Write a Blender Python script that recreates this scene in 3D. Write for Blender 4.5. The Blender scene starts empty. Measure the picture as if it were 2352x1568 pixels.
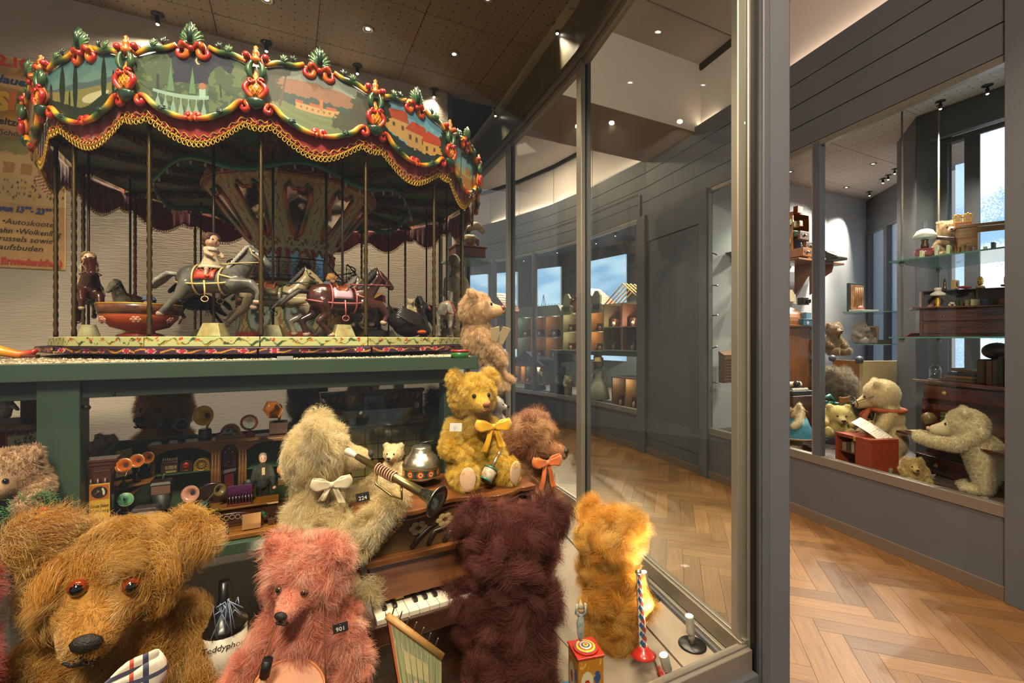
import bpy,math,random
import numpy as np
from mathutils import Vector,Matrix,Euler
random.seed(7)
rng=np.random.default_rng(7)
SC=bpy.context.scene
COL=SC.collection
PI=math.pi
CH=1.40
F=1045.3
cam=bpy.data.objects.new('camera',bpy.data.cameras.new('camera'))
COL.objects.link(cam)
cam.location=(0,0,CH)
cam.rotation_euler=(PI/2,0,0)
cam.data.lens=16.0
cam.data.sensor_width=36.0
cam.data.shift_y=-4.0/2352
cam.data.clip_start=0.02
SC.camera=cam
w=bpy.data.worlds.new('world');SC.world=w;w.use_nodes=True
w.node_tree.nodes['Background'].inputs[0].default_value=(0.62,0.60,0.60,1)
w.node_tree.nodes['Background'].inputs[1].default_value=0.16
SC.view_settings.view_transform='Standard'
SC.view_settings.look='None'
SC.view_settings.exposure=1.9
SC.view_settings.gamma=1.0
SC.view_settings.use_curve_mapping=False
SC.cycles.use_denoising=True
SC.cycles.use_adaptive_sampling=True
SC.cycles.adaptive_threshold=0.03
SC.cycles.max_bounces=6
SC.cycles.diffuse_bounces=2
SC.cycles.glossy_bounces=2
SC.cycles.transmission_bounces=4
SC.cycles.transparent_max_bounces=12
SC.cycles.caustics_reflective=False
SC.cycles.caustics_refractive=False
SC.cycles.sample_clamp_indirect=4.0
WARM=(1.0,0.80,0.56);NEUT=(1.0,0.90,0.78);COOL=(0.62,0.80,1.0)
EX,EY=0.897,0.4414
VROT=math.atan2(EY,EX)
def uu(px):return(px-1176)/F
def W(px,py,Y):return Vector((uu(px)*Y,Y,CH+(780-py)/F*Y))
def VP(px,py,c):
 Y=c/(EX-EY*uu(px));return W(px,py,Y)
def SV(s,c,z=0.0):return Vector((s*EX-c*EY,s*EY+c*EX,z))
def sv(px,c):
 p=VP(px,780,c);return p.x*EX+p.y*EY
def zv(px,py,c):return VP(px,py,c).z
def at_z(px,py,z):
 Y=(z-CH)*F/(780-py);return W(px,py,Y)
def lin(c):
 if isinstance(c,str):
  c=c.lstrip('#');c=tuple(int(c[i:i+2],16)/255 for i in(0,2,4))
 return tuple((x/12.92 if x<=0.04045 else((x+0.055)/1.055)**2.4)for x in c[:3])+(1,)
_MATS={}
def _new(name):
 m=bpy.data.materials.new(name);m.use_nodes=True
 nt=m.node_tree;b=nt.nodes['Principled BSDF']
 return m,nt,b
def N(nt,t,**kw):
 n=nt.nodes.new(t)
 for k,v in kw.items():setattr(n,k,v)
 return n
def mat(name,col='#888888',rough=0.5,metal=0.0,var=0.0,scale=8.0,bump=0.0,bscale=60.0,emit=0.0,ecol=None,sheen=0.0,coat=0.0,stretch=(1,1,1),spec=0.5,col2=None,trans=0.0,sss=0.0):
 if name in _MATS:return _MATS[name]
 m,nt,b=_new(name);L=nt.links
 b.inputs['Base Color'].default_value=lin(col)
 b.inputs['Roughness'].default_value=rough
 b.inputs['Metallic'].default_value=metal
 b.inputs['Specular IOR Level'].default_value=spec
 b.inputs['Coat Weight'].default_value=coat
 b.inputs['Coat Roughness'].default_value=0.12
 b.inputs['Sheen Weight'].default_value=sheen
 b.inputs['Transmission Weight'].default_value=trans
 if emit:
  b.inputs['Emission Color'].default_value=lin(ecol or col);b.inputs['Emission Strength'].default_value=emit
 tc=N(nt,'ShaderNodeTexCoord');mp=N(nt,'ShaderNodeMapping');mp.inputs['Scale'].default_value=stretch
 L.new(tc.outputs['Object'],mp.inputs['Vector'])
 if var or col2:
  nz=N(nt,'ShaderNodeTexNoise');nz.inputs['Scale'].default_value=scale;nz.inputs['Detail'].default_value=5
  nz.inputs['Roughness'].default_value=0.6
  L.new(mp.outputs[0],nz.inputs['Vector'])
  cr=N(nt,'ShaderNodeValToRGB');c=lin(col)
  c2=lin(col2)if col2 else None
  cr.color_ramp.elements[0].position=0.32;cr.color_ramp.elements[1].position=0.68
  if c2:
   cr.color_ramp.elements[0].color=c2;cr.color_ramp.elements[1].color=c
  else:
   cr.color_ramp.elements[0].color=tuple(x*(1-var)for x in c[:3])+(1,)
   cr.color_ramp.elements[1].color=tuple(min(1,x*(1+var))for x in c[:3])+(1,)
  L.new(nz.outputs['Fac'],cr.inputs[0]);L.new(cr.outputs[0],b.inputs['Base Color'])
 if bump:
  bn=N(nt,'ShaderNodeTexNoise');bn.inputs['Scale'].default_value=bscale;bn.inputs['Detail'].default_value=3
  L.new(mp.outputs[0],bn.inputs['Vector'])
  bp=N(nt,'ShaderNodeBump');bp.inputs['Strength'].default_value=bump;bp.inputs['Distance'].default_value=0.004
  L.new(bn.outputs['Fac'],bp.inputs['Height']);L.new(bp.outputs[0],b.inputs['Normal'])
 _MATS[name]=m;return m
def wood(name,c1,c2,rough=0.35,axis=0,scale=10.0,coat=0.2):
 st=[6,6,6];st[axis]=0.6
 return mat(name,c1,rough,col2=c2,scale=scale,stretch=tuple(st),coat=coat,bump=0.05,bscale=20)
def vc_mat(name,rough=0.5,coat=0.0,bump=0.0):
 if name in _MATS:return _MATS[name]
 m,nt,b=_new(name)
 a=N(nt,'ShaderNodeAttribute');a.attribute_name='Col'
 nt.links.new(a.outputs['Color'],b.inputs['Base Color'])
 b.inputs['Roughness'].default_value=rough;b.inputs['Coat Weight'].default_value=coat
 _MATS[name]=m;return m
def glass_mat(name,tint=(0.96,0.985,0.97),refl=0.07,rough=0.0):
 if name in _MATS:return _MATS[name]
 m,nt,b=_new(name);nt.nodes.remove(b);L=nt.links
 out=nt.nodes['Material Output']
 tr=N(nt,'ShaderNodeBsdfTransparent');tr.inputs[0].default_value=(*tint,1)
 gl=N(nt,'ShaderNodeBsdfGlossy');gl.inputs['Roughness'].default_value=rough;gl.inputs[0].default_value=(1,1,1,1)
 lw=N(nt,'ShaderNodeLayerWeight');lw.inputs[0].default_value=0.5
 pw=N(nt,'ShaderNodeMath',operation='POWER');pw.inputs[1].default_value=5.0;L.new(lw.outputs['Facing'],pw.inputs[0])
 mu=N(nt,'ShaderNodeMath',operation='MULTIPLY_ADD');mu.inputs[1].default_value=0.7;mu.inputs[2].default_value=refl*0.6
 L.new(pw.outputs[0],mu.inputs[0])
 mx=N(nt,'ShaderNodeMixShader');mu.use_clamp=True
 L.new(mu.outputs[0],mx.inputs[0]);L.new(tr.outputs[0],mx.inputs[1]);L.new(gl.outputs[0],mx.inputs[2])
 L.new(mx.outputs[0],out.inputs['Surface'])
 _MATS[name]=m;return m
def fur_mat(name,rough=0.55):
 if name in _MATS:return _MATS[name]
 m,nt,b=_new(name)
 a=N(nt,'ShaderNodeAttribute');a.attribute_name='fur_color'
 hi=N(nt,'ShaderNodeHairInfo')
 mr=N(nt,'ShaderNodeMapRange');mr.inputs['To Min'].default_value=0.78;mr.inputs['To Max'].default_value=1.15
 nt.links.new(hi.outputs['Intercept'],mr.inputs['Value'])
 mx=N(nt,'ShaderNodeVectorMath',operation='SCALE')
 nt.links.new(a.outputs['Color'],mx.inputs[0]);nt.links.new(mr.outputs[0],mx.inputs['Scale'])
 nt.links.new(mx.outputs[0],b.inputs['Base Color'])
 b.inputs['Roughness'].default_value=rough;b.inputs['Specular IOR Level'].default_value=0.4
 tl=N(nt,'ShaderNodeBsdfTranslucent');nt.links.new(mx.outputs[0],tl.inputs[0])
 ms=N(nt,'ShaderNodeMixShader');ms.inputs[0].default_value=0.3
 nt.links.new(b.outputs[0],ms.inputs[1]);nt.links.new(tl.outputs[0],ms.inputs[2])
 nt.links.new(ms.outputs[0],nt.nodes['Material Output'].inputs['Surface'])
 _MATS[name]=m;return m
class MB:
 def __init__(s,M=None):
  s.v=[];s.f=[];s.sm=[];s.M=M or Matrix();s.c=[];s.cur=None
 def add(s,v,f,sm=True,M=None):
  o=len(s.v);T=s.M@M if M is not None else s.M
  s.v+=[tuple(T@Vector(p))for p in v];s.c+=[s.cur]*len(v)
  s.f+=[tuple(o+i for i in q)for q in f]
  s.sm+=[sm]*len(f)if isinstance(sm,bool)else list(sm)
  return s
 def box(s,c,d,rz=0,M=None,taper=1.0):
  x,y,z=d[0]/2,d[1]/2,d[2]/2
  v=[(-x,-y,-z),(x,-y,-z),(x,y,-z),(-x,y,-z)]+[(-x*taper,-y*taper,z),(x*taper,-y*taper,z),(x*taper,y*taper,z),(-x*taper,y*taper,z)]
  T=Matrix.Translation(c)@Matrix.Rotation(rz,4,'Z')
  if M is not None:T=T@M
  return s.add(v,[(0,3,2,1),(4,5,6,7),(0,1,5,4),(1,2,6,5),(2,3,7,6),(3,0,4,7)],False,T)
 def bb(s,x0,x1,y0,y1,z0,z1):
  return s.box(((x0+x1)/2,(y0+y1)/2,(z0+z1)/2),(x1-x0,y1-y0,z1-z0))
 def lathe(s,prof,n=20,c=(0,0,0),M=None,a0=0,a1=2*PI,sx=1,sy=1):
  full=abs(a1-a0-2*PI)<1e-6;m=n if full else n+1
  v=[]
  for r,z in prof:
   for i in range(m):
    a=a0+(a1-a0)*i/n;v.append((r*math.cos(a)*sx,r*math.sin(a)*sy,z))
  f=[]
  for j in range(len(prof)-1):
   for i in range(n):
    k=(i+1)%m
    f.append((j*m+i,j*m+k,(j+1)*m+k,(j+1)*m+i))
  sm=[True]*len(f)
  if full:
   if prof[0][0]>1e-6:f.append(tuple(range(m-1,-1,-1)));sm.append(False)
   if prof[-1][0]>1e-6:f.append(tuple((len(prof)-1)*m+i for i in range(m)));sm.append(False)
  T=Matrix.Translation(c)
  if M is not None:T=T@M
  return s.add(v,f,sm,T)
 def cyl(s,p,q,r,r2=None,n=10):
  p=Vector(p);q=Vector(q);d=q-p
  if d.length<1e-7:return s
  T=Matrix.Translation(p)@d.to_track_quat('Z','Y').to_matrix().to_4x4()
  return s.lathe([(r,0),(r if r2 is None else r2,d.length)],n,(0,0,0),T)
 def tube(s,path,r,n=8,closed=False,tw=0.0,sq=None):
  P=[Vector(p)for p in path];m=len(P)
  R=r if hasattr(r,'__len__')else[r]*m
  v=[];up=None
  for i in range(m):
   a=P[(i-1)%m]if(closed or i>0)else P[i];b=P[(i+1)%m]if(closed or i<m-1)else P[i]
   t=(b-a).normalized()if(b-a).length>1e-9 else Vector((0,0,1))
   if up is None:up=t.orthogonal().normalized()if abs(t.z)>0.9 else Vector((0,0,1))
   x=t.cross(up)
   if x.length<1e-4:x=t.orthogonal()
   x.normalize();y=x.cross(t).normalized();up=y
   for k in range(n):
    g=2*PI*k/n+tw*i
    rx,ry=(R[i],R[i])if sq is None else(R[i]*sq[0],R[i]*sq[1])
    v.append(P[i]+x*math.cos(g)*rx+y*math.sin(g)*ry)
  f=[]
  for i in range(m if closed else m-1):
   j=(i+1)%m
   for k in range(n):
    f.append((i*n+k,i*n+(k+1)%n,j*n+(k+1)%n,j*n+k))
  sm=[True]*len(f)
  if not closed:
   f.append(tuple(range(n-1,-1,-1)));f.append(tuple((m-1)*n+k for k in range(n)));sm+=[False,False]
  return s.add(v,f,sm)
 def ell(s,c,r,n=14,M=None,m=None):
  if not hasattr(r,'__len__'):r=(r,r,r)
  m=m or max(5,n//2);v=[(0,0,-r[2])]
  for j in range(1,m):
   t=-PI/2+PI*j/m
   for i in range(n):
    a=2*PI*i/n;v.append((r[0]*math.cos(t)*math.cos(a),r[1]*math.cos(t)*math.sin(a),r[2]*math.sin(t)))
  v.append((0,0,r[2]));f=[]
  for i in range(n):f.append((0,1+(i+1)%n,1+i))
  for j in range(m-2):
   for i in range(n):
    f.append((1+j*n+i,1+j*n+(i+1)%n,1+(j+1)*n+(i+1)%n,1+(j+1)*n+i))
  o=1+(m-2)*n
  for i in range(n):f.append((o+i,o+(i+1)%n,len(v)-1))
  T=Matrix.Translation(c)
  if M is not None:T=T@M
  return s.add(v,f,True,T)
 def ctube(s,path,r,cols,n=7,**kw):
  """Tube whose colour runs through cols (hex) along its length."""
  o=len(s.v);s.tube(path,r,n,**kw);m=len(path);C=np.array([rgb(c)for c in cols]);x=np.linspace(0,1,len(C))
  for i in range(m):
   t=i/(m-1);c=tuple(np.interp(t,x,C[:,k])for k in range(3))
   for k in range(n):s.c[o+i*n+k]=c
  return s
 def prism(s,poly,h0,h1,M=None):
  n=len(poly)
  a=sum(poly[i][0]*poly[(i+1)%n][1]-poly[(i+1)%n][0]*poly[i][1]for i in range(n))
  if a<0:poly=poly[::-1]
  v=[(x,y,h0)for x,y in poly]+[(x,y,h1)for x,y in poly]
  f=[tuple(range(n-1,-1,-1)),tuple(range(n,2*n))]+[(i,(i+1)%n,n+(i+1)%n,n+i)for i in range(n)]
  return s.add(v,f,False,M)
 def grid(s,fn,nu,nv,sm=True,cu=False):
  v=[fn(i/nu,j/nv)for j in range(nv+1)for i in range(nu+(0 if cu else 1))];m=nu+(0 if cu else 1)
  f=[(j*m+i,j*m+(i+1)%m,(j+1)*m+(i+1)%m,(j+1)*m+i)for j in range(nv)for i in range(nu)]
  return s.add(v,f,sm)
 def build(s,name,material=None,parent=None,bev=0.0,solid=0.0,M=None):
  me=bpy.data.meshes.new(name);me.from_pydata(s.v,[],s.f)
  me.polygons.foreach_set('use_smooth',s.sm)
  if material is not None:me.materials.append(material)
  if any(c is not None for c in s.c):
   a=me.color_attributes.new('Col','FLOAT_COLOR','POINT')
   a.data.foreach_set('color',np.array([lin(c if c is not None else '#888888')for c in s.c],np.float32).ravel())
  me.update()
  o=bpy.data.objects.new(name,me);COL.objects.link(o);o.parent=parent
  if M is not None:o.matrix_basis=M
  if solid:
   md=o.modifiers.new('solid','SOLIDIFY');md.thickness=solid;md.offset=0
  if bev:
   md=o.modifiers.new('bevel','BEVEL');md.width=bev;md.segments=2;md.limit_method='ANGLE'
  return o
RX=lambda a:Matrix.Rotation(a,4,'X')
RY=lambda a:Matrix.Rotation(a,4,'Y')
RZ=lambda a:Matrix.Rotation(a,4,'Z')
TR=lambda x,y,z:Matrix.Translation((x,y,z))
XZ=Matrix(((1,0,0,0),(0,0,-1,0),(0,1,0,0),(0,0,0,1)))
def tag(o,label=None,cat=None,group=None,kind=None):
 if label:o['label']=label
 if cat:o['category']=cat
 if group:o['group']=group
 if kind:o['kind']=kind
 return o
def thing(name,label,cat,loc=(0,0,0),rz=0.0,group=None,scale=1.0):
 o=bpy.data.objects.new(name,None);COL.objects.link(o)
 o.location=loc;o.rotation_euler=(0,0,rz);o.scale=(scale,)*3
 o.empty_display_size=0.05
 return tag(o,label,cat,group)
def struct(name,loc=(0,0,0),rz=0.0):
 o=bpy.data.objects.new(name,None);COL.objects.link(o);o.location=loc;o.rotation_euler=(0,0,rz)
 return tag(o,kind='structure')
def copy_tree(o,parent=None):
 c=o.copy();COL.objects.link(c);c.parent=parent
 for ch in list(o.children):copy_tree(ch,c)
 return c
def box(name,m,parent,c,d,rz=0,bev=0.0,M=None,taper=1.0):
 return MB().box(c,d,rz,M,taper).build(name,m,parent,bev)
def text(name,s,size,m,parent,M,ext=0.0004,shear=0.0,align='LEFT',sx=1.0,off=0.0):
 cu=bpy.data.curves.new(name,'FONT');cu.body=s;cu.size=size;cu.extrude=ext;cu.shear=shear
 cu.align_x=align;cu.resolution_u=2;cu.offset=off;cu.materials.append(m)
 q=bpy.data.objects.new(name+'_tmp',cu);COL.objects.link(q)
 dg=bpy.context.evaluated_depsgraph_get();me=bpy.data.meshes.new_from_object(q.evaluated_get(dg),depsgraph=dg);me.name=name
 bpy.data.objects.remove(q)
 if not me.materials:me.materials.append(m)
 o=bpy.data.objects.new(name,me);COL.objects.link(o);o.parent=parent
 o.matrix_basis=M@Matrix.Diagonal((sx,1,1,1));return o
def paint(name,fn,nu,nv,place,m,parent,solid=0.0):
 """A sheet carrying flat print: fn(u, v) -> rgb in 0..1; place(u, v) -> point."""
 u,v=np.meshgrid(np.linspace(0,1,nu+1),np.linspace(0,1,nv+1))
 u=u.ravel();v=v.ravel();c=np.asarray(fn(u,v),float).clip(0,1)
 c=np.where(c<=0.04045,c/12.92,((c+0.055)/1.055)**2.4)
 o=MB().grid(place,nu,nv).build(name,m,parent,solid=solid)
 a=o.data.color_attributes.new('Col','FLOAT_COLOR','POINT')
 a.data.foreach_set('color',np.concatenate([c,np.ones((len(c),1))],1).astype(np.float32).ravel())
 return o
def rgb(h):h=h.lstrip('#');return np.array([int(h[i:i+2],16)/255 for i in(0,2,4)])
def vnoise(x,y,seed=0):
 def h(i,j):
  t=np.sin(i*127.1+j*311.7+seed*74.7)*43758.5453;return t-np.floor(t)
 xi,yi=np.floor(x),np.floor(y);xf,yf=x-xi,y-yi;xf=xf*xf*(3-2*xf);yf=yf*yf*(3-2*yf)
 return(h(xi,yi)*(1-xf)+h(xi+1,yi)*xf)*(1-yf)+(h(xi,yi+1)*(1-xf)+h(xi+1,yi+1)*xf)*yf
def fbm(x,y,seed=0):return 0.5*vnoise(x,y,seed)+0.3*vnoise(2.1*x,2.1*y,seed+1)+0.2*vnoise(4.3*x,4.3*y,seed+2)
def mixc(c,mask,col):return c*(1-mask[:,None])+np.asarray(col)*mask[:,None]
def remesh(name,mb,voxel,material,parent=None,smooth=6,adapt=0.0):
 """One continuous skin round overlapping closed shapes."""
 o=mb.build(name+'_tmp');r=o.modifiers.new('r','REMESH');r.mode='VOXEL';r.voxel_size=voxel;r.adaptivity=adapt
 if smooth:
  sm=o.modifiers.new('s','SMOOTH');sm.factor=0.5;sm.iterations=smooth
 dg=bpy.context.evaluated_depsgraph_get();ev=o.evaluated_get(dg)
 me=bpy.data.meshes.new_from_object(ev,depsgraph=dg);me.name=name
 bpy.data.objects.remove(o)
 me.polygons.foreach_set('use_smooth',[True]*len(me.polygons))
 me.materials.clear();me.materials.append(material)
 n=bpy.data.objects.new(name,me);COL.objects.link(n);n.parent=parent
 return n
def light_spot(name,loc,target,power,col=WARM,angle=60,blend=0.6,size=0.02,parent=None):
 l=bpy.data.lights.new(name,'SPOT');l.energy=power;l.color=col;l.spot_size=math.radians(angle);l.spot_blend=blend;l.shadow_soft_size=size
 o=bpy.data.objects.new(name,l);COL.objects.link(o);o.location=loc
 o.rotation_euler=(Vector(target)-Vector(loc)).to_track_quat('-Z','Y').to_euler()
 return o
def light_area(name,loc,target,power,col=WARM,size=0.5,sy=None):
 l=bpy.data.lights.new(name,'AREA');l.energy=power;l.color=col;l.size=size
 if sy:l.shape='RECTANGLE';l.size_y=sy
 o=bpy.data.objects.new(name,l);COL.objects.link(o);o.location=loc
 o.rotation_euler=(Vector(target)-Vector(loc)).to_track_quat('-Z','Y').to_euler()
 return o
light_area('corridor_light_behind',(-0.2,-1.3,4.1),(-0.5,1.4,1.2),80,(1.0,0.80,0.60),0.8)
light_spot('corridor_light_near',(1.75,1.9,4.28),(1.85,1.95,0),105,(1.0,0.76,0.53),72,0.8,0.08)
light_spot('corridor_light_mid',(0.95,4.6,3.58),(1.0,4.3,0),62,(1.0,0.77,0.54),92,0.8,0.06)
light_area('corridor_light_end',(0.1,6.9,4.28),(0.15,7.0,0),13,(1.0,0.78,0.55),0.4)
for k,(p,q,pw)in enumerate((((2.70,2.42),(2.31,3.85),0.4),((2.08,4.6),(1.76,5.6),0.5),((1.70,5.7),(0.72,7.6),0.9),((0.7,7.65),(-0.4,8.9),0.9))):
 mid=Vector(((p[0]+q[0])/2,(p[1]+q[1])/2,3.68));ln=math.hypot(q[0]-p[0],q[1]-p[1])
 l=light_area('cove_light',mid,mid+Vector((-0.25,-0.1,1)),pw,(1.0,0.80,0.60),ln,0.05)
 l.rotation_euler=(PI-0.25,0,math.atan2(q[1]-p[1],q[0]-p[0]))
# the room
VF=0.42
SILL=0.51;OPEN=2.90;VC=3.22;PLANK_TOP=3.65;CEIL=4.33
m_grey=mat('wall_grey','#56585c',0.55,var=0.04,scale=3,bump=0.12,bscale=500)
m_grey_d=mat('wall_grey_panel','#4f5155',0.5,bump=0.12,bscale=500)
m_alu=mat('aluminium','#958d80',0.42,metal=0.55)
m_alu_d=mat('aluminium_dark','#8d867a',0.4,metal=0.6)
m_black=mat('black_rubber','#0d0d0e',0.5)
m_white=mat('white_wall','#c9bdb4',0.8,bump=0.1,bscale=300)
m_ceil=mat('corridor_ceiling','#bcaea6',0.85,bump=0.1,bscale=400)
m_base=mat('baseboard_brown','#6a5b4c',0.5)
m_glass=glass_mat('pane_glass',refl=0.03)
m_glass_f=glass_mat('pane_glass_front',(0.96,0.98,0.965),refl=0.026)
def perforated(name,col):
 m,nt,b=_new(name);L=nt.links
 b.inputs['Roughness'].default_value=0.7
 tc=N(nt,'ShaderNodeTexCoord');cols=None
 facs=[]
 for sp,r,off in((0.066,0.0052,0.0),(0.033,0.0021,0.0165)):
  mp=N(nt,'ShaderNodeMapping');mp.inputs['Location'].default_value=(off/sp,off/sp,0)
  mp.inputs['Scale'].default_value=(1/sp,1/sp,0);L.new(tc.outputs['Object'],mp.inputs[0])
  fr=N(nt,'ShaderNodeVectorMath',operation='FRACTION');L.new(mp.outputs[0],fr.inputs[0])
  sb=N(nt,'ShaderNodeVectorMath',operation='SUBTRACT');sb.inputs[1].default_value=(0.5,0.5,0);L.new(fr.outputs[0],sb.inputs[0])
  ln=N(nt,'ShaderNodeVectorMath',operation='LENGTH');L.new(sb.outputs[0],ln.inputs[0])
  lt=N(nt,'ShaderNodeMath',operation='LESS_THAN');lt.inputs[1].default_value=r/sp;L.new(ln.outputs['Value'],lt.inputs[0])
  facs.append(lt)
 mx=N(nt,'ShaderNodeMath',operation='MAXIMUM');L.new(facs[0].outputs[0],mx.inputs[0]);L.new(facs[1].outputs[0],mx.inputs[1])
 mc=N(nt,'ShaderNodeMix',data_type='RGBA');L.new(mx.outputs[0],mc.inputs[0])
 mc.inputs[6].default_value=lin(col);mc.inputs[7].default_value=lin('#17130f')
 L.new(mc.outputs[2],b.inputs['Base Color'])
 return m
m_perf=perforated('perforated_board','#7a6d58')
m_perf2=perforated('perforated_board_grey','#a9a19b')
def clip(poly,a,b):
 out=[]
 for i in range(len(poly)):
  p,q=poly[i],poly[(i+1)%len(poly)]
  sp=(b[0]-a[0])*(p[1]-a[1])-(b[1]-a[1])*(p[0]-a[0]);sq=(b[0]-a[0])*(q[1]-a[1])-(b[1]-a[1])*(q[0]-a[0])
  if sp>=0:out.append(p)
  if(sp>0 and sq<0)or(sp<0 and sq>0):
   t=sp/(sp-sq);out.append((p[0]+(q[0]-p[0])*t,p[1]+(q[1]-p[1])*t))
 return out
def plan_sc(p):return(p[0]*EX+p[1]*EY,-p[0]*EY+p[1]*EX)
GL=[(0.69,1.34),(0.39,2.47),(-0.01,3.51),(-0.45,4.55),(-1.0,5.6)]
WR=[(3.06,1.0),(2.65,2.42),(2.25,3.85),(2.03,4.5),(1.66,5.65),(1.12,6.8),(0.62,7.6),(0.06,8.3),(-0.5,8.85),(-1.4,9.5)]
def wallpt(px):
 u=uu(px)
 for p,q in zip(WR,WR[1:]):
  a=p[0]-u*p[1];b=q[0]-u*q[1]
  if a*b<=0:t=a/(a-b);return(p[0]+(q[0]-p[0])*t,p[1]+(q[1]-p[1])*t)
 return WR[-1]
def wall_run(px0,px1):
 a,b=wallpt(px0),wallpt(px1)
 mid=[p for p in WR if px1<1176+F*p[0]/p[1]<px0]
 return[a]+mid+[b]
def slab(mb,pts,z0,z1,t0,t1):
 for p,q in zip(pts,pts[1:]):
  d=Vector((q[0]-p[0],q[1]-p[1]));d.normalize();nx,ny=d.y,-d.x
  poly=[(p[0]+nx*t0,p[1]+ny*t0),(q[0]+nx*t0,q[1]+ny*t0),(q[0]+nx*t1,q[1]+ny*t1),(p[0]+nx*t1,p[1]+ny*t1)]
  mb.prism(poly,z0,z1)
 return mb
floor=struct('floor')
MB().bb(-6,6,-3,12,-0.12,-0.011).build('subfloor',mat('subfloor','#3c2a1a',0.8),floor)
def plank_mat():
 m,nt,b=_new('oak_plank');L=nt.links
 oi=N(nt,'ShaderNodeObjectInfo');ge=N(nt,'ShaderNodeNewGeometry')
 ad=N(nt,'ShaderNodeMath',operation='ADD');L.new(oi.outputs['Random'],ad.inputs[0]);L.new(ge.outputs['Random Per Island'],ad.inputs[1])
 fr=N(nt,'ShaderNodeMath',operation='FRACT');L.new(ad.outputs[0],fr.inputs[0])
 cr=N(nt,'ShaderNodeValToRGB');cr.color_ramp.elements[0].color=lin('#684827');cr.color_ramp.elements[1].color=lin('#886136')
 L.new(fr.outputs[0],cr.inputs[0])
 uv=N(nt,'ShaderNodeUVMap');mp=N(nt,'ShaderNodeMapping');mp.inputs['Scale'].default_value=(3,60,1)
 L.new(uv.outputs[0],mp.inputs[0]);cx=N(nt,'ShaderNodeCombineXYZ');L.new(fr.outputs[0],cx.inputs[2])
 va=N(nt,'ShaderNodeVectorMath',operation='MULTIPLY_ADD');va.inputs[1].default_value=(1,1,1)
 sc=N(nt,'ShaderNodeVectorMath',operation='SCALE');sc.inputs['Scale'].default_value=50;L.new(cx.outputs[0],sc.inputs[0])
 L.new(mp.outputs[0],va.inputs[0]);L.new(sc.outputs[0],va.inputs[2])
 nz=N(nt,'ShaderNodeTexNoise');nz.inputs['Scale'].default_value=1.6;nz.inputs['Detail'].default_value=6;nz.inputs['Roughness'].default_value=0.65
 L.new(va.outputs[0],nz.inputs['Vector'])
 mr=N(nt,'ShaderNodeMapRange');mr.inputs['From Min'].default_value=0.3;mr.inputs['From Max'].default_value=0.7;mr.inputs['To Min'].default_value=0.66;mr.inputs['To Max'].default_value=1.2
 L.new(nz.outputs[0],mr.inputs[0])
 mu=N(nt,'ShaderNodeVectorMath',operation='SCALE');L.new(cr.outputs[0],mu.inputs[0]);L.new(mr.outputs[0],mu.inputs['Scale'])
 L.new(mu.outputs[0],b.inputs['Base Color']);b.inputs['Roughness'].default_value=0.42
 return m
m_plank=plank_mat()
PL,PW=0.50,0.10
def plank_mesh(name,quads):
 v=[];f=[]
 for cx,cy,a in quads:
  ca,sa=math.cos(a),math.sin(a);o=len(v);g=0.0008
  for(lx,ly,z)in[(-PL/2+g,-PW/2+g,-0.012),(PL/2-g,-PW/2+g,-0.012),(PL/2-g,PW/2-g,-0.012),(-PL/2+g,PW/2-g,-0.012),(-PL/2+g,-PW/2+g,0),(PL/2-g,-PW/2+g,0),(PL/2-g,PW/2-g,0),(-PL/2+g,PW/2-g,0)]:
   v.append((cx+lx*ca-ly*sa,cy+lx*sa+ly*ca,z))
  f+=[tuple(o+i for i in q)for q in((4,5,6,7),(0,1,5,4),(1,2,6,5),(2,3,7,6),(3,0,4,7))]
 me=bpy.data.meshes.new(name);me.from_pydata(v,[],f);me.materials.append(m_plank)
 uvl=me.uv_layers.new(name='UVMap')
 for p in me.polygons:
  for k,li in enumerate(p.loop_indices):
   i=me.loops[li].vertex_index%8
   uvl.data[li].uv=(PL*(1 if i in(1,2,5,6)else 0),PW*(1 if i in(2,3,6,7)else 0))
 return me
A0=math.atan2(0.332,-0.943)
allp=[]
va_=Vector((math.cos(A0),math.sin(A0)));vb_=Vector((-math.sin(A0),math.cos(A0)))*-1
K=int(PL/PW)
for i in range(-60,61):
 for j in range(-22,23):
  base=va_*(PW*i)+vb_*(PW*i)+(va_*PL-vb_*PL)*j*1.0
  for kind in(0,1):
   if kind==0:c=base+va_*(PL/2)+vb_*(PW/2);a=A0
   else:c=base+vb_*(PW+PL/2-PW)+va_*(-PW/2);a=A0+PI/2
   allp.append((c.x+0.7,c.y+3.0,a))
def in_corridor(x,y):
 if not(1.0<y<9.6)or x>3.4:return False
 px=1176+F*x/y
 if px>2800 or px<1090:return False
 wp=wallpt(min(px,2440))
 if y>wp[1]+0.25:return False
 for p,q in zip(GL,GL[1:]):
  if p[1]<=y<=q[1]:
   return x>p[0]+(q[0]-p[0])*(y-p[1])/(q[1]-p[1])-0.15
 return y<1.4 or x>-1.2
allp=[q for q in allp if in_corridor(q[0],q[1])]
allp.sort(key=lambda q:q[0]**2+q[1]**2)
pm=plank_mesh('plank',[(0,0,0)])
for k,(x,y,a)in enumerate(allp[:300]):
 o=bpy.data.objects.new('plank',pm);COL.objects.link(o);o.parent=floor;o.location=(x,y,0);o.rotation_euler=(0,0,a)
if len(allp)>300:
 o=bpy.data.objects.new('far_planks',plank_mesh('far_planks',allp[300:]));COL.objects.link(o);o.parent=floor;o['kind']='stuff'
wall_right=struct('wall_right')
mb=MB();slab(mb,wall_run(2440,1050),0.0,SILL-0.06,0.0,0.04)
mb.build('lower_panel',m_grey,wall_right)
mb=MB();slab(mb,wall_run(2440,1050),0.0,0.075,-0.012,0.0)
tag(mb.build('baseboard_right',m_base,None,0.002),kind='structure')
NPL=4
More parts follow.
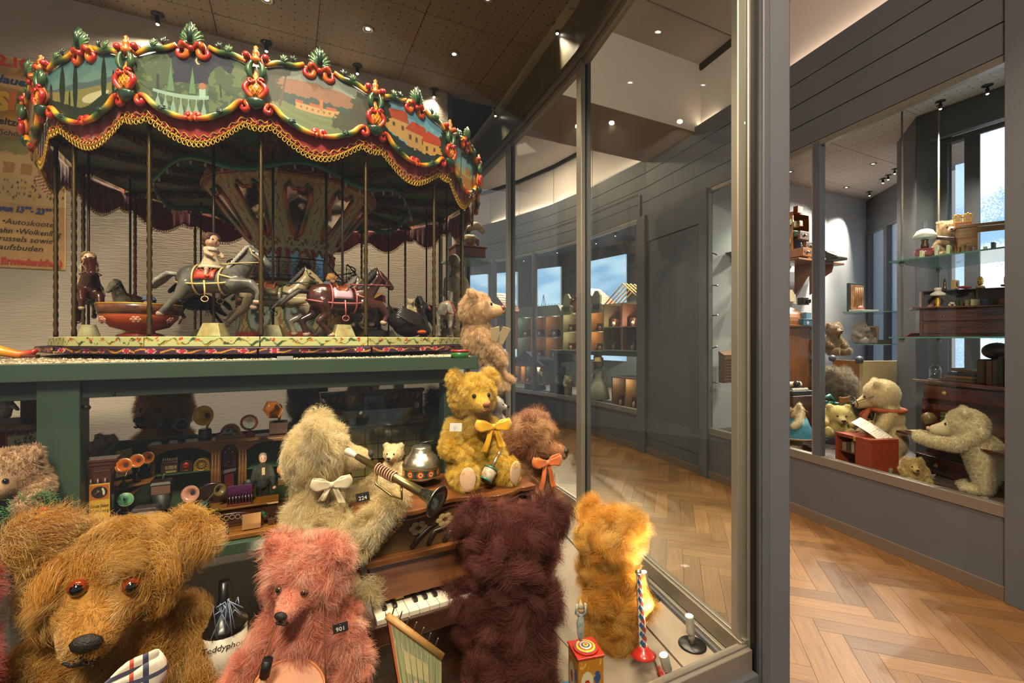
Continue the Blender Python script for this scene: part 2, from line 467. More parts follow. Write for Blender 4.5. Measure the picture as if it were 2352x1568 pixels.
for k in range(NPL):
 z0=OPEN+0.035+k*(PLANK_TOP-OPEN-0.035)/NPL;z1=OPEN+0.035+(k+1)*(PLANK_TOP-OPEN-0.035)/NPL-0.006
 run=wall_run(2440,1050)
 for p,q in zip(run,run[1:]):
  slab(MB(),[p,q],z0,z1,0.0,0.03).build('plank',m_grey,wall_right,0.002)
slab(MB(),wall_run(2440,1050),OPEN,PLANK_TOP-0.01,0.02,0.05).build('plank_backing',m_black,wall_right)
slab(MB(),wall_run(2440,1050),PLANK_TOP-0.02,CEIL-0.03,0.10,0.16).build('upper_wall',m_white,wall_right)
slab(MB(),wall_run(2440,1050),CEIL-0.06,CEIL,0.07,0.13).build('shadow_gap',mat('shadow_gap','#1b1613',0.8),wall_right)
def opening(pxa,pxb,mull):
 run=wall_run(pxa,pxb)
 slab(MB(),run,SILL-0.065,SILL,-0.008,0.05).build('sill_rail',m_alu_d,wall_right,0.003)
 slab(MB(),run,OPEN-0.012,OPEN+0.03,-0.004,0.045).build('head_rail',m_alu_d,wall_right,0.003)
 for a,b,dz in mull:
  slab(MB(),[wallpt(a),wallpt(b)],SILL-0.06,OPEN+0.02,-0.006,0.05).build('mullion',m_grey_d,wall_right,0.003)
  slab(MB(),[wallpt(b+1),wallpt(b-dz)],SILL-0.02,OPEN,-0.003,0.04).build('mullion_frame',m_alu,wall_right,0.002)
 for p,q in zip(run,run[1:]):
  slab(MB(),[p,q],SILL,OPEN-0.01,0.012,0.018).build('pane',m_glass,wall_right)
opening(2316,1628,[(1884,1868,3)])
opening(1466,1060,[(1345,1330,2),(1229,1223,1),(1137,1131,1)])
for a,b in((2440,2315),(1628,1610),(1485,1466)):
 slab(MB(),[wallpt(a),wallpt(b)],0.0,OPEN+0.04 if a<2000 else PLANK_TOP,-0.03,0.05).build('pier',m_grey,wall_right,0.004)
slab(MB(),wall_run(1612,1483),SILL-0.10,OPEN-0.30,0.005,0.05).build('door_panel',m_grey_d,wall_right,0.004)
slab(MB(),wall_run(1612,1483),OPEN-0.30+0.012,OPEN+0.035,-0.002,0.05).build('door_head',m_grey,wall_right,0.004)
slab(MB(),wall_run(1612,1483),SILL-0.30,SILL-0.112,-0.004,0.05).build('door_foot',m_grey,wall_right,0.004)
slab(MB(),[wallpt(1630),wallpt(1626)],SILL,OPEN,-0.01,0.03).build('jamb_frame',m_alu,wall_right,0.002)
ceiling_c=struct('ceiling_corridor')
MB().bb(-3,6,-2.0,12,CEIL,CEIL+0.06).build('board',m_ceil,ceiling_c)
for cc in(2.2,3.0):
 mb=MB(RZ(VROT));mb.bb(-2,4,cc,cc+0.01,CEIL-0.004,CEIL);mb.build('joint',mat('ceiling_joint','#6d625b',0.9),ceiling_c)
beam=MB(RZ(VROT));beam.bb(1.6,5.2,3.467,4.34,3.60,CEIL)
tag(beam.build('beam_ceiling',m_ceil,None,0.004),kind='structure')
wall_vit=struct('wall_vitrine')
FL=[(0.69-EX*3.2,1.34-EY*3.2),(0.69,1.34)]
slab(MB(),FL,0.0,VF+0.02,0.0,0.04).build('plinth',m_grey,wall_vit)
slab(MB(),GL,0.0,VF+0.02,-0.04,0.0).build('plinth',m_grey,wall_vit)
for z0,z1,a,b,mm in((0.40,0.452,-0.03,0.012,m_alu),(0.455,SILL,-0.018,0.02,m_alu_d),(SILL,SILL+0.006,-0.006,0.008,m_alu)):
 slab(MB(),GL,z0,z1,a,b).build('bottom_rail',mm,wall_vit,0.002)
for z0,z1,a,b,mm in((0.38,0.432,-0.035,0.03,m_alu_d),(0.436,0.50,-0.02,0.02,m_alu),(0.50,0.505,-0.008,0.006,m_alu_d)):
 slab(MB(),FL,z0,z1,a,b).build('bottom_rail',mm,wall_vit,0.002)
for z0,z1,a,b,mm in((OPEN-0.02,OPEN+0.012,-0.012,0.02,m_alu),(OPEN+0.016,OPEN+0.05,-0.03,0.03,m_alu_d)):
 slab(MB(),GL,z0,z1,a,b).build('top_rail',mm,wall_vit,0.002)
slab(MB(),GL,OPEN+0.05,PLANK_TOP,-0.05,0.03).build('fascia',mat('fascia_dark','#55503f',0.35),wall_vit)
slab(MB(),GL,VC-0.04,VC,-0.085,-0.05).build('ceiling_edge',mat('ceiling_edge','#9a8f78',0.6),wall_vit)
for p,q in zip(GL,GL[1:]):
 slab(MB(),[p,q],SILL,OPEN-0.01,-0.003,0.003).build('pane',m_glass,wall_vit)
slab(MB(),FL,0.50,3.4,-0.003,0.003).build('pane',m_glass_f,wall_vit)
for(x,y),wdt in((GL[1],0.05),(GL[2],0.05),(GL[3],0.045)):
 po=struct('trim_post',(x,y,0),math.radians(18));po.name='trim_1'
 MB().bb(-wdt*0.62,-wdt*0.12,-0.03,0.03,SILL,OPEN).build('post_inner',m_alu,po,0.003)
 MB().bb(-wdt*0.12,wdt*0.1,-0.022,0.022,SILL,OPEN).build('post_gasket',m_black,po)
 MB().bb(wdt*0.1,wdt*0.55,-0.03,0.03,SILL-0.03,OPEN).build('post_outer',m_grey_d,po,0.003)
co=struct('trim_4')
MB().box((0.684,1.372,1.9),(0.030,0.04,3.1)).build('post_inner',m_alu,co,0.004)
MB().box((0.705,1.362,1.9),(0.022,0.04,3.0)).build('post_ridge',m_alu_d,co,0.004)
MB().box((0.7055,1.335,1.9),(0.006,0.03,3.0)).build('post_gasket',m_black,co)
MB().box((0.7545,1.345,1.9),(0.087,0.085,3.8)).build('pillar',m_grey,co,0.006)
MB().box((0.724,1.343,1.9),(0.022,0.10,3.8)).build('pillar_edge',m_grey_d,co,0.004)
fv=struct('floor_vitrine')
m_vfl=mat('vitrine_floor','#8a7c6d',0.6,var=0.05,scale=5)
cen=plan_sc((0.0,2.0))
gl_sc=[plan_sc(p)for p in GL]
def vit_poly(s0,s1,c0,c1,inset=0.0):
 poly=[(s0,c0),(s1,c0),(s1,c1),(s0,c1)]
 for p,q in zip(gl_sc,gl_sc[1:]):
  d=Vector((q[0]-p[0],q[1]-p[1])).normalized();n=Vector((-d.y,d.x))*inset
  poly=clip(poly,(p[0]+n.x,p[1]+n.y),(q[0]+n.x,q[1]+n.y))
  if len(poly)<3:return None
 return poly
for s0,s1 in((-2.2,-0.6),(-0.597,0.40),(0.403,0.80),(0.803,1.5)):
 pl=vit_poly(s0,s1,0.90,3.3,0.17)
 if pl:MB(RZ(VROT)).prism(pl,VF-0.03,VF).build('floor_board',m_vfl,fv,0.0015)
for p,q in zip(GL,GL[1:]):
 slab(MB(),[p,q],VF-0.03,VF+0.006,-0.168,-0.02).build('edge_board',m_vfl,fv,0.0015)
MB(RZ(VROT)).prism(vit_poly(-2.3,1.6,0.9,3.3,0.01),VF-0.06,VF-0.031).build('floor_base',m_black,fv)
ceiling_v=struct('ceiling_vitrine',(0,0,0),VROT)
T=0.533
for i in range(-5,4):
 for j in range(-4,4):
  s0=0.155+i*T;c0=2.49+j*0.525
  pl=vit_poly(s0+0.002,s0+T-0.002,c0+0.002,min(c0+0.523,3.26),0.08)
  if pl and c0<3.2:MB().prism(pl,VC,VC+0.02).build('tile',m_perf,ceiling_v)
MB().prism(vit_poly(-2.6,1.9,0.6,5.2,0.0),VC+0.021,VC+0.04).build('ceiling_deck',m_black,ceiling_v)
def wallpaper():
 m,nt,b=_new('ribbed_wallpaper');L=nt.links
 b.inputs['Base Color'].default_value=lin('#b3a797');b.inputs['Roughness'].default_value=0.8
 tc=N(nt,'ShaderNodeTexCoord');mp=N(nt,'ShaderNodeMapping');mp.inputs['Scale'].default_value=(12,1,110)
 L.new(tc.outputs['Object'],mp.inputs[0]);nz=N(nt,'ShaderNodeTexNoise');nz.inputs['Scale'].default_value=1.5;nz.inputs['Detail'].default_value=3
 L.new(mp.outputs[0],nz.inputs['Vector']);bp=N(nt,'ShaderNodeBump');bp.inputs['Strength'].default_value=0.55;bp.inputs['Distance'].default_value=0.006
 L.new(nz.outputs[0],bp.inputs['Height']);L.new(bp.outputs[0],b.inputs['Normal'])
 return m
wb=struct('wall_back',(0,0,0),VROT)
BWC=3.23
SEND=sv(1027,BWC)
MB().bb(-2.6,SEND,BWC,BWC+0.08,0,VC+0.02).build('wallpaper',wallpaper(),wb)
MB().bb(SEND,SEND+0.035,BWC-0.01,BWC+0.09,0,VC).build('wall_end',m_grey_d,wb,0.003)
tag(MB(RZ(VROT)).bb(-2.62,-2.56,0.7,BWC,0,VC).build('wall_left',m_white,None),kind='structure')
VR0=(1.98,4.72);VR1=(4.70,5.99)
fr_=struct('floor_study');poly=[(2.98,1.4),(2.66,2.45),(2.27,3.86),(2.06,4.5),VR0,VR1,(4.42,4.9),(4.6,3.0),(4.6,1.4)]
MB().prism(poly,0.40,0.462).build('floor_board',mat('study_floor','#4a403a',0.6),fr_)
wbk=struct('wall_study_back')
slab(MB(),[VR0,VR1],0.4,VC+0.05,0.0,-0.06).build('plaster',mat('study_plaster','#b9b7b8',0.75,bump=0.05,bscale=200),wbk)
cs=struct('ceiling_study',(0,0,0),VROT)
psc=[plan_sc(p)for p in poly]
def convex_clip(quad,hull):
 out=quad
 for i in range(len(hull)):
  out=clip(out,hull[i],hull[(i+1)%len(hull)])
  if len(out)<3:return None
 return out
hull_cs=[plan_sc(p)for p in((3.05,1.4),(4.75,1.4),(4.75,6.05),VR0,(2.05,4.5),(2.27,3.85),(2.67,2.42))]
for i in range(-1,9):
 for j in range(-2,7):
  s0=2.9+i*0.62;c0=0.62+j*0.62
  q=convex_clip([(s0+0.002,c0+0.002),(s0+0.618,c0+0.002),(s0+0.618,c0+0.618),(s0+0.002,c0+0.618)],hull_cs)
  if q:MB().prism(q,VC,VC+0.02).build('tile',m_perf2,cs)
MB().prism(hull_cs,VC+0.021,VC+0.04).build('ceiling_deck',m_black,cs)
wsr=struct('wall_study_right')
slab(MB(),[VR1,(4.42,4.9)],OPEN-0.1,VC,0.0,0.05).build('fascia',m_grey,wsr,0.004)
slab(MB(),[VR1,(4.42,4.9)],OPEN-0.125,OPEN-0.105,-0.01,0.05).build('fascia',m_alu_d,wsr)
for t0,t1 in((0.0,0.10),(0.42,0.48),(0.84,1.0)):
 L0=Vector(VR1+(0,));L1=Vector((4.42,4.9,0));a=L0.lerp(L1,t0);b=L0.lerp(L1,t1)
 slab(MB(),[(a.x,a.y),(b.x,b.y)],0.4,OPEN-0.12,0.0,0.06).build('frame_post',m_grey_d,wsr,0.004)
slab(MB(),[(4.85,6.0),(4.55,4.9)],0.4,OPEN,0.1,0.13).build('frosted_pane',mat('frosted_dim','#8d9cb4',0.5,emit=0.05,ecol='#a9bfe0'),wsr)
MB().prism([(3.30,3.72),(3.50,3.62),(3.78,4.1),(3.55,4.2)],0.4,VC).build('pier',m_grey,wsr,0.006)
slab(MB(),[(3.30,3.72),(3.86,2.56)],2.99,VC,-0.0,-0.06).build('fascia',m_grey,wsr,0.004)
win=struct('window_1')
G0=Vector((3.44,3.66));Gd=Vector((0.4414,-0.897))
def gp(t,off=0.0):p=G0+Gd*t+Vector((0.897,0.4414))*off;return(p.x,p.y)
def window_emission(name,hi,lo,s,sc=(1,1,1)):
 m,nt,b=_new(name);L=nt.links;nt.nodes.remove(b)
 em=N(nt,'ShaderNodeEmission');em.inputs[1].default_value=s
 tc=N(nt,'ShaderNodeTexCoord');mp=N(nt,'ShaderNodeMapping');mp.inputs['Scale'].default_value=(0.6,0.6,2.2);mp.inputs['Rotation'].default_value=(0.15,0,0)
 L.new(tc.outputs['Object'],mp.inputs[0]);nz=N(nt,'ShaderNodeTexNoise');nz.inputs['Scale'].default_value=1.3;nz.inputs['Detail'].default_value=1
 L.new(mp.outputs[0],nz.inputs['Vector'])
 n2=N(nt,'ShaderNodeTexNoise');n2.inputs['Scale'].default_value=90;n2.inputs['Detail'].default_value=2;L.new(tc.outputs['Object'],n2.inputs['Vector'])
 ad=N(nt,'ShaderNodeMath',operation='MULTIPLY_ADD');ad.inputs[1].default_value=0.35;L.new(n2.outputs[0],ad.inputs[0]);L.new(nz.outputs[0],ad.inputs[2])
 cr=N(nt,'ShaderNodeValToRGB');cr.color_ramp.elements[0].position=0.58;cr.color_ramp.elements[1].position=0.74
 cr.color_ramp.elements[0].color=lin(lo);cr.color_ramp.elements[1].color=lin(hi)
 L.new(ad.outputs[0],cr.inputs[0]);L.new(cr.outputs[0],em.inputs[0]);L.new(em.outputs[0],nt.nodes['Material Output'].inputs[0])
 return m
m_day=window_emission('daylit_frosted_glass','#ffffff','#8fb6e6',0.42)
m_day2=window_emission('daylit_far_glass','#c2daf4','#90b6e0',0.36)
slab(MB(),[gp(0.24),gp(1.6)],0.5,2.965,0.0,-0.012).build('pane',m_day,win)
slab(MB(),[gp(0.06,0.1),gp(0.15,0.1)],0.5,2.8,0.0,-0.012).build('pane',m_day2,win)
for a,b,o0 in((-0.02,0.05,0.02),(0.15,0.24,0.03)):
 slab(MB(),[gp(a),gp(b)],0.45,2.99,0.01,-0.05).build('frame',m_grey_d,win,0.004)
slab(MB(),[gp(-0.02),gp(1.6)],2.955,2.995,0.015,-0.05).build('frame',m_grey,win,0.003)
FB=[(3.2,6.0),(2.6,7.6),(1.9,8.9),(1.1,9.9),(0.1,10.7),(-1.2,11.4)]
ff=struct('floor_far_vitrine')
fp=[wallpt(1466),wallpt(1348),wallpt(1261),wallpt(1183),wallpt(1117),WR[-1]]
MB().prism(fp+FB[::-1],0.40,0.462).build('floor_board',mat('far_floor','#4a403a',0.6),ff)
MB().prism(fp+FB[::-1],VC,VC+0.03).build('ceiling_board',mat('far_ceiling','#3c342f',0.7),ff)
wf=struct('wall_far')
slab(MB(),FB,3.0,VC,0.0,0.05).build('upper_panel',mat('far_panel','#57534f',0.6),wf)
slab(MB(),FB,0.4,1.0,0.0,0.05).build('lower_panel',m_grey_d,wf)
slab(MB(),[wallpt(1466),FB[0]],0.4,VC,0.0,0.05).build('side_panel',m_grey_d,wf)
def fbpt(px):
 u=uu(px)
 for p,q in zip(FB,FB[1:]):
  a=p[0]-u*p[1];b=q[0]-u*q[1]
  if a*b<=0:t=a/(a-b);return(p[0]+(q[0]-p[0])*t,p[1]+(q[1]-p[1])*t)
for k,(a,b,c)in enumerate(((1465,1440,0),(1435,1345,1),(1340,1290,0),(1285,1235,1),(1228,1190,0),(1185,1140,1),(1136,1122,0),(1118,1080,1))):
 m=m_day2 if c else m_grey
 slab(MB(),[fbpt(a),fbpt(b)],1.0,3.0,0.0,0.04).build('window_pane' if c else 'wall_panel',m,wf)
# lamps of the place, then unseen fill lamps added low in the case
m_lampblk=mat('lamp_black','#141414',0.35)
m_lampalu=mat('lamp_nickel','#8c8579',0.3,metal=0.9)
m_glow=mat('lamp_glow','#ffffff',0.4,emit=2.6,ecol='#fff2dc')
PK={'ceiling spotlights in the carousel case':1.75,'ceiling spotlights in the study case':3.8,'spotlights in the doll house case':6.0}
def ceiling_spot(px,py,label,aim=None,power=0.0,stem=0.055,zc=VC,col=WARM,angle=60,blend=0.7,group='ceiling spotlights in the carousel case',sc=1.0,tilt=(0,0)):
 p=at_z(px,py,zc)
 t=thing('ceiling_spotlight',label,'spotlight',(p.x,p.y,zc),0,group,sc)
 if stem:
  MB().lathe([(0.0,0.0),(0.030,0.0),(0.032,-0.003),(0.010,-0.008),(0.0,-0.008)][::-1],20).build('mounting_disc',m_lampblk,t)
  q=Vector((tilt[0],tilt[1],-1)).normalized()
  MB().cyl((0,0,-0.006),q*0.03,0.006).build('stem',m_lampblk,t)
  MB().cyl(q*0.022,q*stem,0.011,0.011,14).build('lamp_body',m_lampblk,t)
  MB().ell(q*(stem+0.001),(0.009,0.009,0.006),10).build('bulb',m_glow,t)
  lp=Vector((p.x,p.y,zc))+q*(stem+0.016)
 else:
  MB().lathe([(0.034,0.0),(0.036,-0.004),(0.028,-0.007),(0.014,-0.004),(0.013,0.001)],22).build('trim_ring',m_lampalu,t)
  MB().lathe([(0.013,-0.002),(0.0,-0.002)],14).build('bulb',m_glow,t)
  lp=Vector((p.x,p.y,zc-0.012))
 if power:light_spot('spot_light',lp,aim,power*PK.get(group,1.0),col,angle,blend,0.014)
 return t
CEN=Vector((-0.99,2.076,1.36))
ceiling_spot(362,33,'black stub spotlight above the poster wall, leftmost on the perforated ceiling',SV(-0.9,2.75,1.9),14,angle=140,blend=1.0)
ceiling_spot(612,97,'black stub spotlight above the night garden painting of the carousel',SV(-0.5,2.75,1.6),12,angle=140,blend=1.0)
ceiling_spot(821,150,'black stub spotlight above the mountain castle painting of the carousel',SV(0.1,2.75,1.2),12,angle=140,blend=1.0)
ceiling_spot(997,205,'black stub spotlight near the end of the papered wall',SV(0.5,2.6,1.0),2.5,angle=140,blend=1.0)
ceiling_spot(1280,55,'black stub spotlight along the dark fascia, nearest the camera',(0.05,1.42,0.9),16,angle=60)
ceiling_spot(1212,170,'black stub spotlight along the dark fascia, second from the near end',(-0.05,1.75,1.2),12,angle=60)
ceiling_spot(1138,250,'black stub spotlight along the dark fascia, third from the near end',(-0.35,2.2,1.2),12,angle=60)
ceiling_spot(1101,320,'black stub spotlight along the dark fascia, farthest along it',(-0.3,3.3,1.6),9,angle=60)
ceiling_spot(845,66,'recessed nickel downlight above the middle of the carousel',(-0.75,2.3,1.0),8,stem=0,angle=110)
ceiling_spot(1043,124,'recessed nickel downlight beside the shadow on the ceiling',(-0.35,2.5,1.0),7,stem=0,angle=100)
ceiling_spot(612,-2,'recessed nickel downlight cut by the top edge over the carousel',(-0.9,1.8,1.2),16,stem=0,angle=110)
ceiling_spot(1120,-4,'recessed nickel downlight cut by the top edge over the piano',(0.0,1.5,0.9),14,stem=0,angle=70)
for k,(s,c,tg,pw,an)in enumerate(((-0.75,1.02,(-0.70,0.95,1.0),9,50),(-0.10,1.02,(-0.40,1.10,0.9),13,50),(0.45,1.02,(0.0,1.25,0.9),16,50),(0.95,1.1,(0.32,1.45,0.7),15,46),(-0.3,1.12,(-0.95,1.55,2.1),12,70),(0.35,1.12,(-0.5,1.65,2.0),12,70),(-1.2,1.2,(-1.5,1.5,1.6),9,70))):
 p=SV(s,c,VC)
 t=thing('ceiling_spotlight','black stub spotlight over the front glass above '+['the huge golden bear','the pink bear','the burgundy bear','the floor lamps','the cream bear','the piano','the picture edge'][k],'spotlight',p,0,'ceiling spotlights over the front glass')
 MB().lathe([(0.0,-0.008),(0.010,-0.008),(0.032,-0.003),(0.030,0.0),(0.0,0.0)],20).build('mounting_disc',m_lampblk,t)
 MB().cyl((0,0,-0.006),(0,0,-0.055),0.010,n=14).build('lamp_body',m_lampblk,t)
 MB().ell((0,0,-0.056),(0.009,0.009,0.006),10).build('bulb',m_glow,t)
 light_spot('spot_light',p-Vector((0,0,0.075)),tg,pw*2.0,WARM,an,0.7,0.014)
def floor_lamp(px,py,label,aim,power,h=0.085,z=None,lean=(0,0),cap='#b9b4ac',disc=True):
 p=at_z(px,py,VF+0.006)
 t=thing('floor_spotlight',label,'spotlight',p,0.3,'small lamps standing on the case floor')
 if disc:MB().lathe([(0.042,0.0),(0.043,0.003),(0.040,0.007),(0.0,0.008)],26).build('base_disc',m_lampblk,t)
 else:MB().box((0,0,0.004),(0.11,0.02,0.008)).build('base_bar',m_lampblk,t,0.002)
 d=Vector((lean[0],lean[1],1)).normalized()
 MB().cyl((0,0,0.004),d*(h*0.45),0.010,n=14).build('socket',mat('lamp_silver','#a39d95',0.35,metal=0.7),t)
 MB().cyl(d*(h*0.42),d*h,0.0135,n=16).build('lamp_body',mat('lamp_silver_light',cap,0.35,metal=0.55),t,0.001)
 MB().cyl(d*h,d*(h+0.001),0.011,n=14).build('lens',m_glow if power else mat('lamp_lens','#d8d4cc',0.4),t)
 if power:light_spot('spot_light',p+t.rotation_euler.to_matrix()@(d*(h+0.02)),aim,power,WARM,44,0.25,0.012)
floor_lamp(1590,1482,'silver lamp on a black disc, nearest the corner post',None,0,h=0.098,lean=(-0.12,0))
floor_lamp(1490,1372,'silver lamp on a black disc, behind the red and blue horn',(0.30,1.42,0.75),0.02,h=0.10,lean=(-0.2,0.05))
floor_lamp(1440,1345,'small black lamp base beside the arm of the golden bear',None,0,h=0.04,lean=(0.1,0),cap='#2a2927')
floor_lamp(1540,1562,'silver lamp on a black bar at the foot of the front glass',(-0.02,2.62,3.2),14,h=0.075,lean=(-0.25,0.1),disc=False)
G2='ceiling spotlights in the study case'
for k,(px,py,st,aim,pw,lab)in enumerate(((2160,232,0.06,(3.0,3.0,1.2),12,'black stub spotlight left of the lamp nearest the window'),(2268,196,0.06,(3.1,2.75,0.8),14,'black stub spotlight nearest the daylit window'),(2112,285,0.055,(2.9,3.4,1.0),14,'black stub spotlight beside the grey pier'),(2105,350,0.05,(2.85,3.6,1.0),14,'black stub spotlight below the one beside the grey pier'),(2055,388,0.05,(2.6,4.0,0.9),12,'black stub spotlight, uppermost of the close trio'),(2040,402,0.05,(3.2,5.1,1.5),12,'black stub spotlight, middle of the close trio'),(2028,410,0.05,(3.0,5.2,2.0),12,'black stub spotlight, lowest of the close trio'),(1997,440,0.05,(3.5,5.3,1.3),14,'black stub spotlight near the corner of the plaster wall'),(2014,276,0,(2.7,3.4,0.6),12,'recessed downlight touching the head rail of the study case'),(2005,376,0,(3.0,4.3,0.7),12,'recessed downlight left of the close trio of lamps'),(1815,394,0,(2.4,4.4,0.7),12,'recessed downlight above the wall shelf'),(1944,430,0,(3.3,5.0,1.2),10,'recessed downlight near the back wall of the study case'))):
 ceiling_spot(px,py,lab,aim,pw,st,VC,NEUT,75,0.7,G2)
for k,(px,py,aim)in enumerate(((1413,535,(1.9,7.0,1.5)),(1369,553,(1.5,7.4,1.4)),(1280,575,(1.0,8.2,1.4)),(1203,594,(0.4,8.9,1.4)))):
 lab=['nearest the dark door panel','second from the dark door panel','above the gabled doll house','above the blue doll house'][k]
 p=at_z(px,py,VC);ceiling_spot(px,py,'tiny spotlight in the doll house case, '+lab,aim,16,0.05,VC,(1,0.84,0.62),90,0.7,'spotlights in the doll house case')
ul=thing('strip_light','slim strip light fixed under the back of the green table','lamp',SV(-0.25,2.45,CH-0.10),VROT)  # out-of-sight strip added to brighten the wall below the table
MB().bb(-0.5,0.5,-0.02,0.02,0,0.02).build('housing',m_lampalu,ul,0.002)
MB().bb(-0.49,0.49,-0.015,0.015,-0.003,0).build('diffuser',mat('strip_glow','#fff4e2',0.5,emit=1.5),ul)
under_table=light_area('strip_light_glow',SV(-0.25,2.47,CH-0.11),SV(-0.25,3.3,0.9),0.9,NEUT,1.0,0.03)
under_table.rotation_euler=(math.radians(52),0,VROT)
for k,(px,c,z,aim,pw)in enumerate(((470,1.16,0.60,(420,960,2.0),16),(590,1.20,0.62,(860,1000,1.7),9),(130,1.16,0.60,(60,1060,1.6),4))):  # unseen lamps added to brighten the goods low in the case
 p=VP(px,780,c);p.z=VF
 t=thing('floor_spotlight','silver lamp standing low '+['between the golden and pink bears','behind the pink bear','behind the huge golden bear'][k],'spotlight',p,0,'small lamps standing on the case floor')
 MB().lathe([(0.042,0.0),(0.043,0.003),(0.040,0.007),(0.0,0.008)],26).build('base_disc',m_lampblk,t)
 MB().cyl((0,0,0.006),(0,0,z-VF-0.03),0.006).build('stem',m_lampalu,t)
 MB().cyl((0,0,z-VF-0.035),(0,0.01,z-VF),0.0135,n=16).build('lamp_body',m_lampalu,t)
 MB().ell((0,0.01,z-VF),0.011,10).build('lens',m_glow,t)
 light_spot('spot_light',Vector((p.x,p.y+0.02,z+0.02)),VP(*aim),pw,WARM,75,0.8,0.012)
# teddy bears
def limb(mb,pts,sub=3):
 """Tapering limb through (point, radius) stations."""
 for(p,r),(q,s)in zip(pts,pts[1:]):
  p=Vector(p);q=Vector(q);n=max(2,int((q-p).length/(0.45*min(r,s)))+1)
  for i in range(n+1):
   t=i/n;mb.ell(p.lerp(q,t),r+(s-r)*t,10)
FURN,FURR=1.7,0.62
def fur(body,parent,count,length,radius,cols,seed=1,cell=None,droop=0.35,lift=0.55,curl=0.25,short=(),bare=(),npt=5,name='fur',flow=None,tip=0.25,jitter=0.5):
 """Mohair: clumped, curling strands rooted on the body. short: (centre, radius, factor) regions of trimmed pile."""
 R=np.random.default_rng(seed);me=body.data;count=int(count*FURN);radius*=FURR
 me.calc_loop_triangles();nt=len(me.loop_triangles)
 tri=np.empty(nt*3,np.int32);me.loop_triangles.foreach_get('vertices',tri);tri=tri.reshape(-1,3)
 V=np.empty(len(me.vertices)*3,np.float32);me.vertices.foreach_get('co',V);V=V.reshape(-1,3).astype(float)
 NR=np.empty(len(me.vertices)*3,np.float32);me.vertices.foreach_get('normal',NR);NR=NR.reshape(-1,3).astype(float)
 A,B,C=V[tri[:,0]],V[tri[:,1]],V[tri[:,2]]
 ar=np.linalg.norm(np.cross(B-A,C-A),axis=1);idx=R.choice(nt,count,p=ar/ar.sum())
 r1=np.sqrt(R.random(count));r2=R.random(count);w=np.stack([1-r1,r1*(1-r2),r1*r2],1)
 P=A[idx]*w[:,:1]+B[idx]*w[:,1:2]+C[idx]*w[:,2:]
 n=NR[tri[idx,0]]*w[:,:1]+NR[tri[idx,1]]*w[:,1:2]+NR[tri[idx,2]]*w[:,2:];n/=np.linalg.norm(n,axis=1)[:,None]+1e-9
 L=length*(0.65+0.7*R.random(count));keep=np.ones(count,bool)
 dr=np.ones(count)
 for c,rr,f in short:
  d=np.linalg.norm(P-np.array(c),axis=1);k=np.clip((d/rr-0.75)/0.5,0,1);k=k*k*(3-2*k);L*=f+(1-f)*k;dr*=0.3+0.7*k
 for c,rr in bare:keep&=np.linalg.norm(P-np.array(c),axis=1)>rr
 P,n,L,dr=P[keep],n[keep],L[keep],dr[keep];m=len(P)
 cell=cell or length*0.7
 q=np.floor((P+R.normal(0,cell*0.18,P.shape))/cell).astype(np.int64);key=q[:,0]*73856093^q[:,1]*19349663^q[:,2]*83492791
 un,inv=np.unique(key,return_inverse=True);K=len(un)
 cd=R.normal(0,1,(K,3));ph=R.random(K)*6.28;fq=2.0+3.0*R.random(K);cs=R.choice([-1.0,1.0],K)
 cent=np.zeros((K,3));np.add.at(cent,inv,P);cnt=np.bincount(inv,minlength=K);cent/=cnt[:,None]
 g=np.array([0,0,-1.0])if flow is None else np.array(flow,float)
 tang=g-(n@g)[:,None]*n
 sw=np.stack([np.sin(P[:,1]*14/max(length*20,.3)+1),np.sin(P[:,2]*11/max(length*20,.3)+2),np.sin(P[:,0]*13/max(length*20,.3))],1)*0.35
 d0=n*lift+tang*droop*1.2*dr[:,None]+(cd[inv]*jitter+sw)*dr[:,None]*0.8+R.normal(0,0.12,P.shape)
 dn=(d0*n).sum(1);d0+=n*np.clip(0.12-dn,0,None)[:,None]*1.5
 d0/=np.linalg.norm(d0,axis=1)[:,None]
 sd=np.cross(d0,n+0.01);sd/=np.linalg.norm(sd,axis=1)[:,None]+1e-9
 up=np.cross(sd,d0)
 S=np.linspace(0,1,npt);pts=np.empty((m,npt,3))
 a=ph[inv]+R.normal(0,0.25,m)
 for k,s in enumerate(S):
  cu=curl*L*s*dr
  pp=P+d0*(L*s)[:,None]+sd*(cu*np.sin(a+fq[inv]*s*cs[inv]))[:,None]+up*(cu*np.cos(a+fq[inv]*s*cs[inv]))[:,None]
  pp+=g*(0.35*droop*L*s*s*dr)[:,None]
  pull=tip*s*s
  tgt=cent[inv]+d0*(L*s)[:,None]*1.0
  pts[:,k]=pp*(1-pull)+(tgt+(pp-P-d0*(L*s)[:,None]))*pull
 cu=bpy.data.hair_curves.new(name);cu.add_curves([npt]*m)
 cu.attributes['position'].data.foreach_set('vector',pts.astype(np.float32).ravel())
 ra=cu.attributes.get('radius')or cu.attributes.new('radius','FLOAT','POINT')
 prof=np.interp(S,[0,0.5,1],[1.0,0.85,0.25]);ra.data.foreach_set('value',(np.tile(prof,m)*radius).astype(np.float32))
 ca=cu.attributes.new('fur_color','FLOAT_COLOR','CURVE')
 cc=np.array([lin(c)[:3]for c in cols]);pk=(np.floor(R.random(K)*len(cc)).astype(int))[inv]
 alt=R.integers(0,len(cc),m);pk=np.where(R.random(m)<0.45,alt,pk)
 col=cc[pk]*(0.85+0.3*R.random(m))[:,None]
 ca.data.foreach_set('color',np.concatenate([col,np.ones((m,1))],1).astype(np.float32).ravel())
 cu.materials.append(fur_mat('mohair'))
 o=bpy.data.objects.new(name,cu);COL.objects.link(o);o.parent=parent;o['kind']='stuff'
 return o
m_eye_b=mat('eye_black','#0b0908',0.08,coat=0.6)
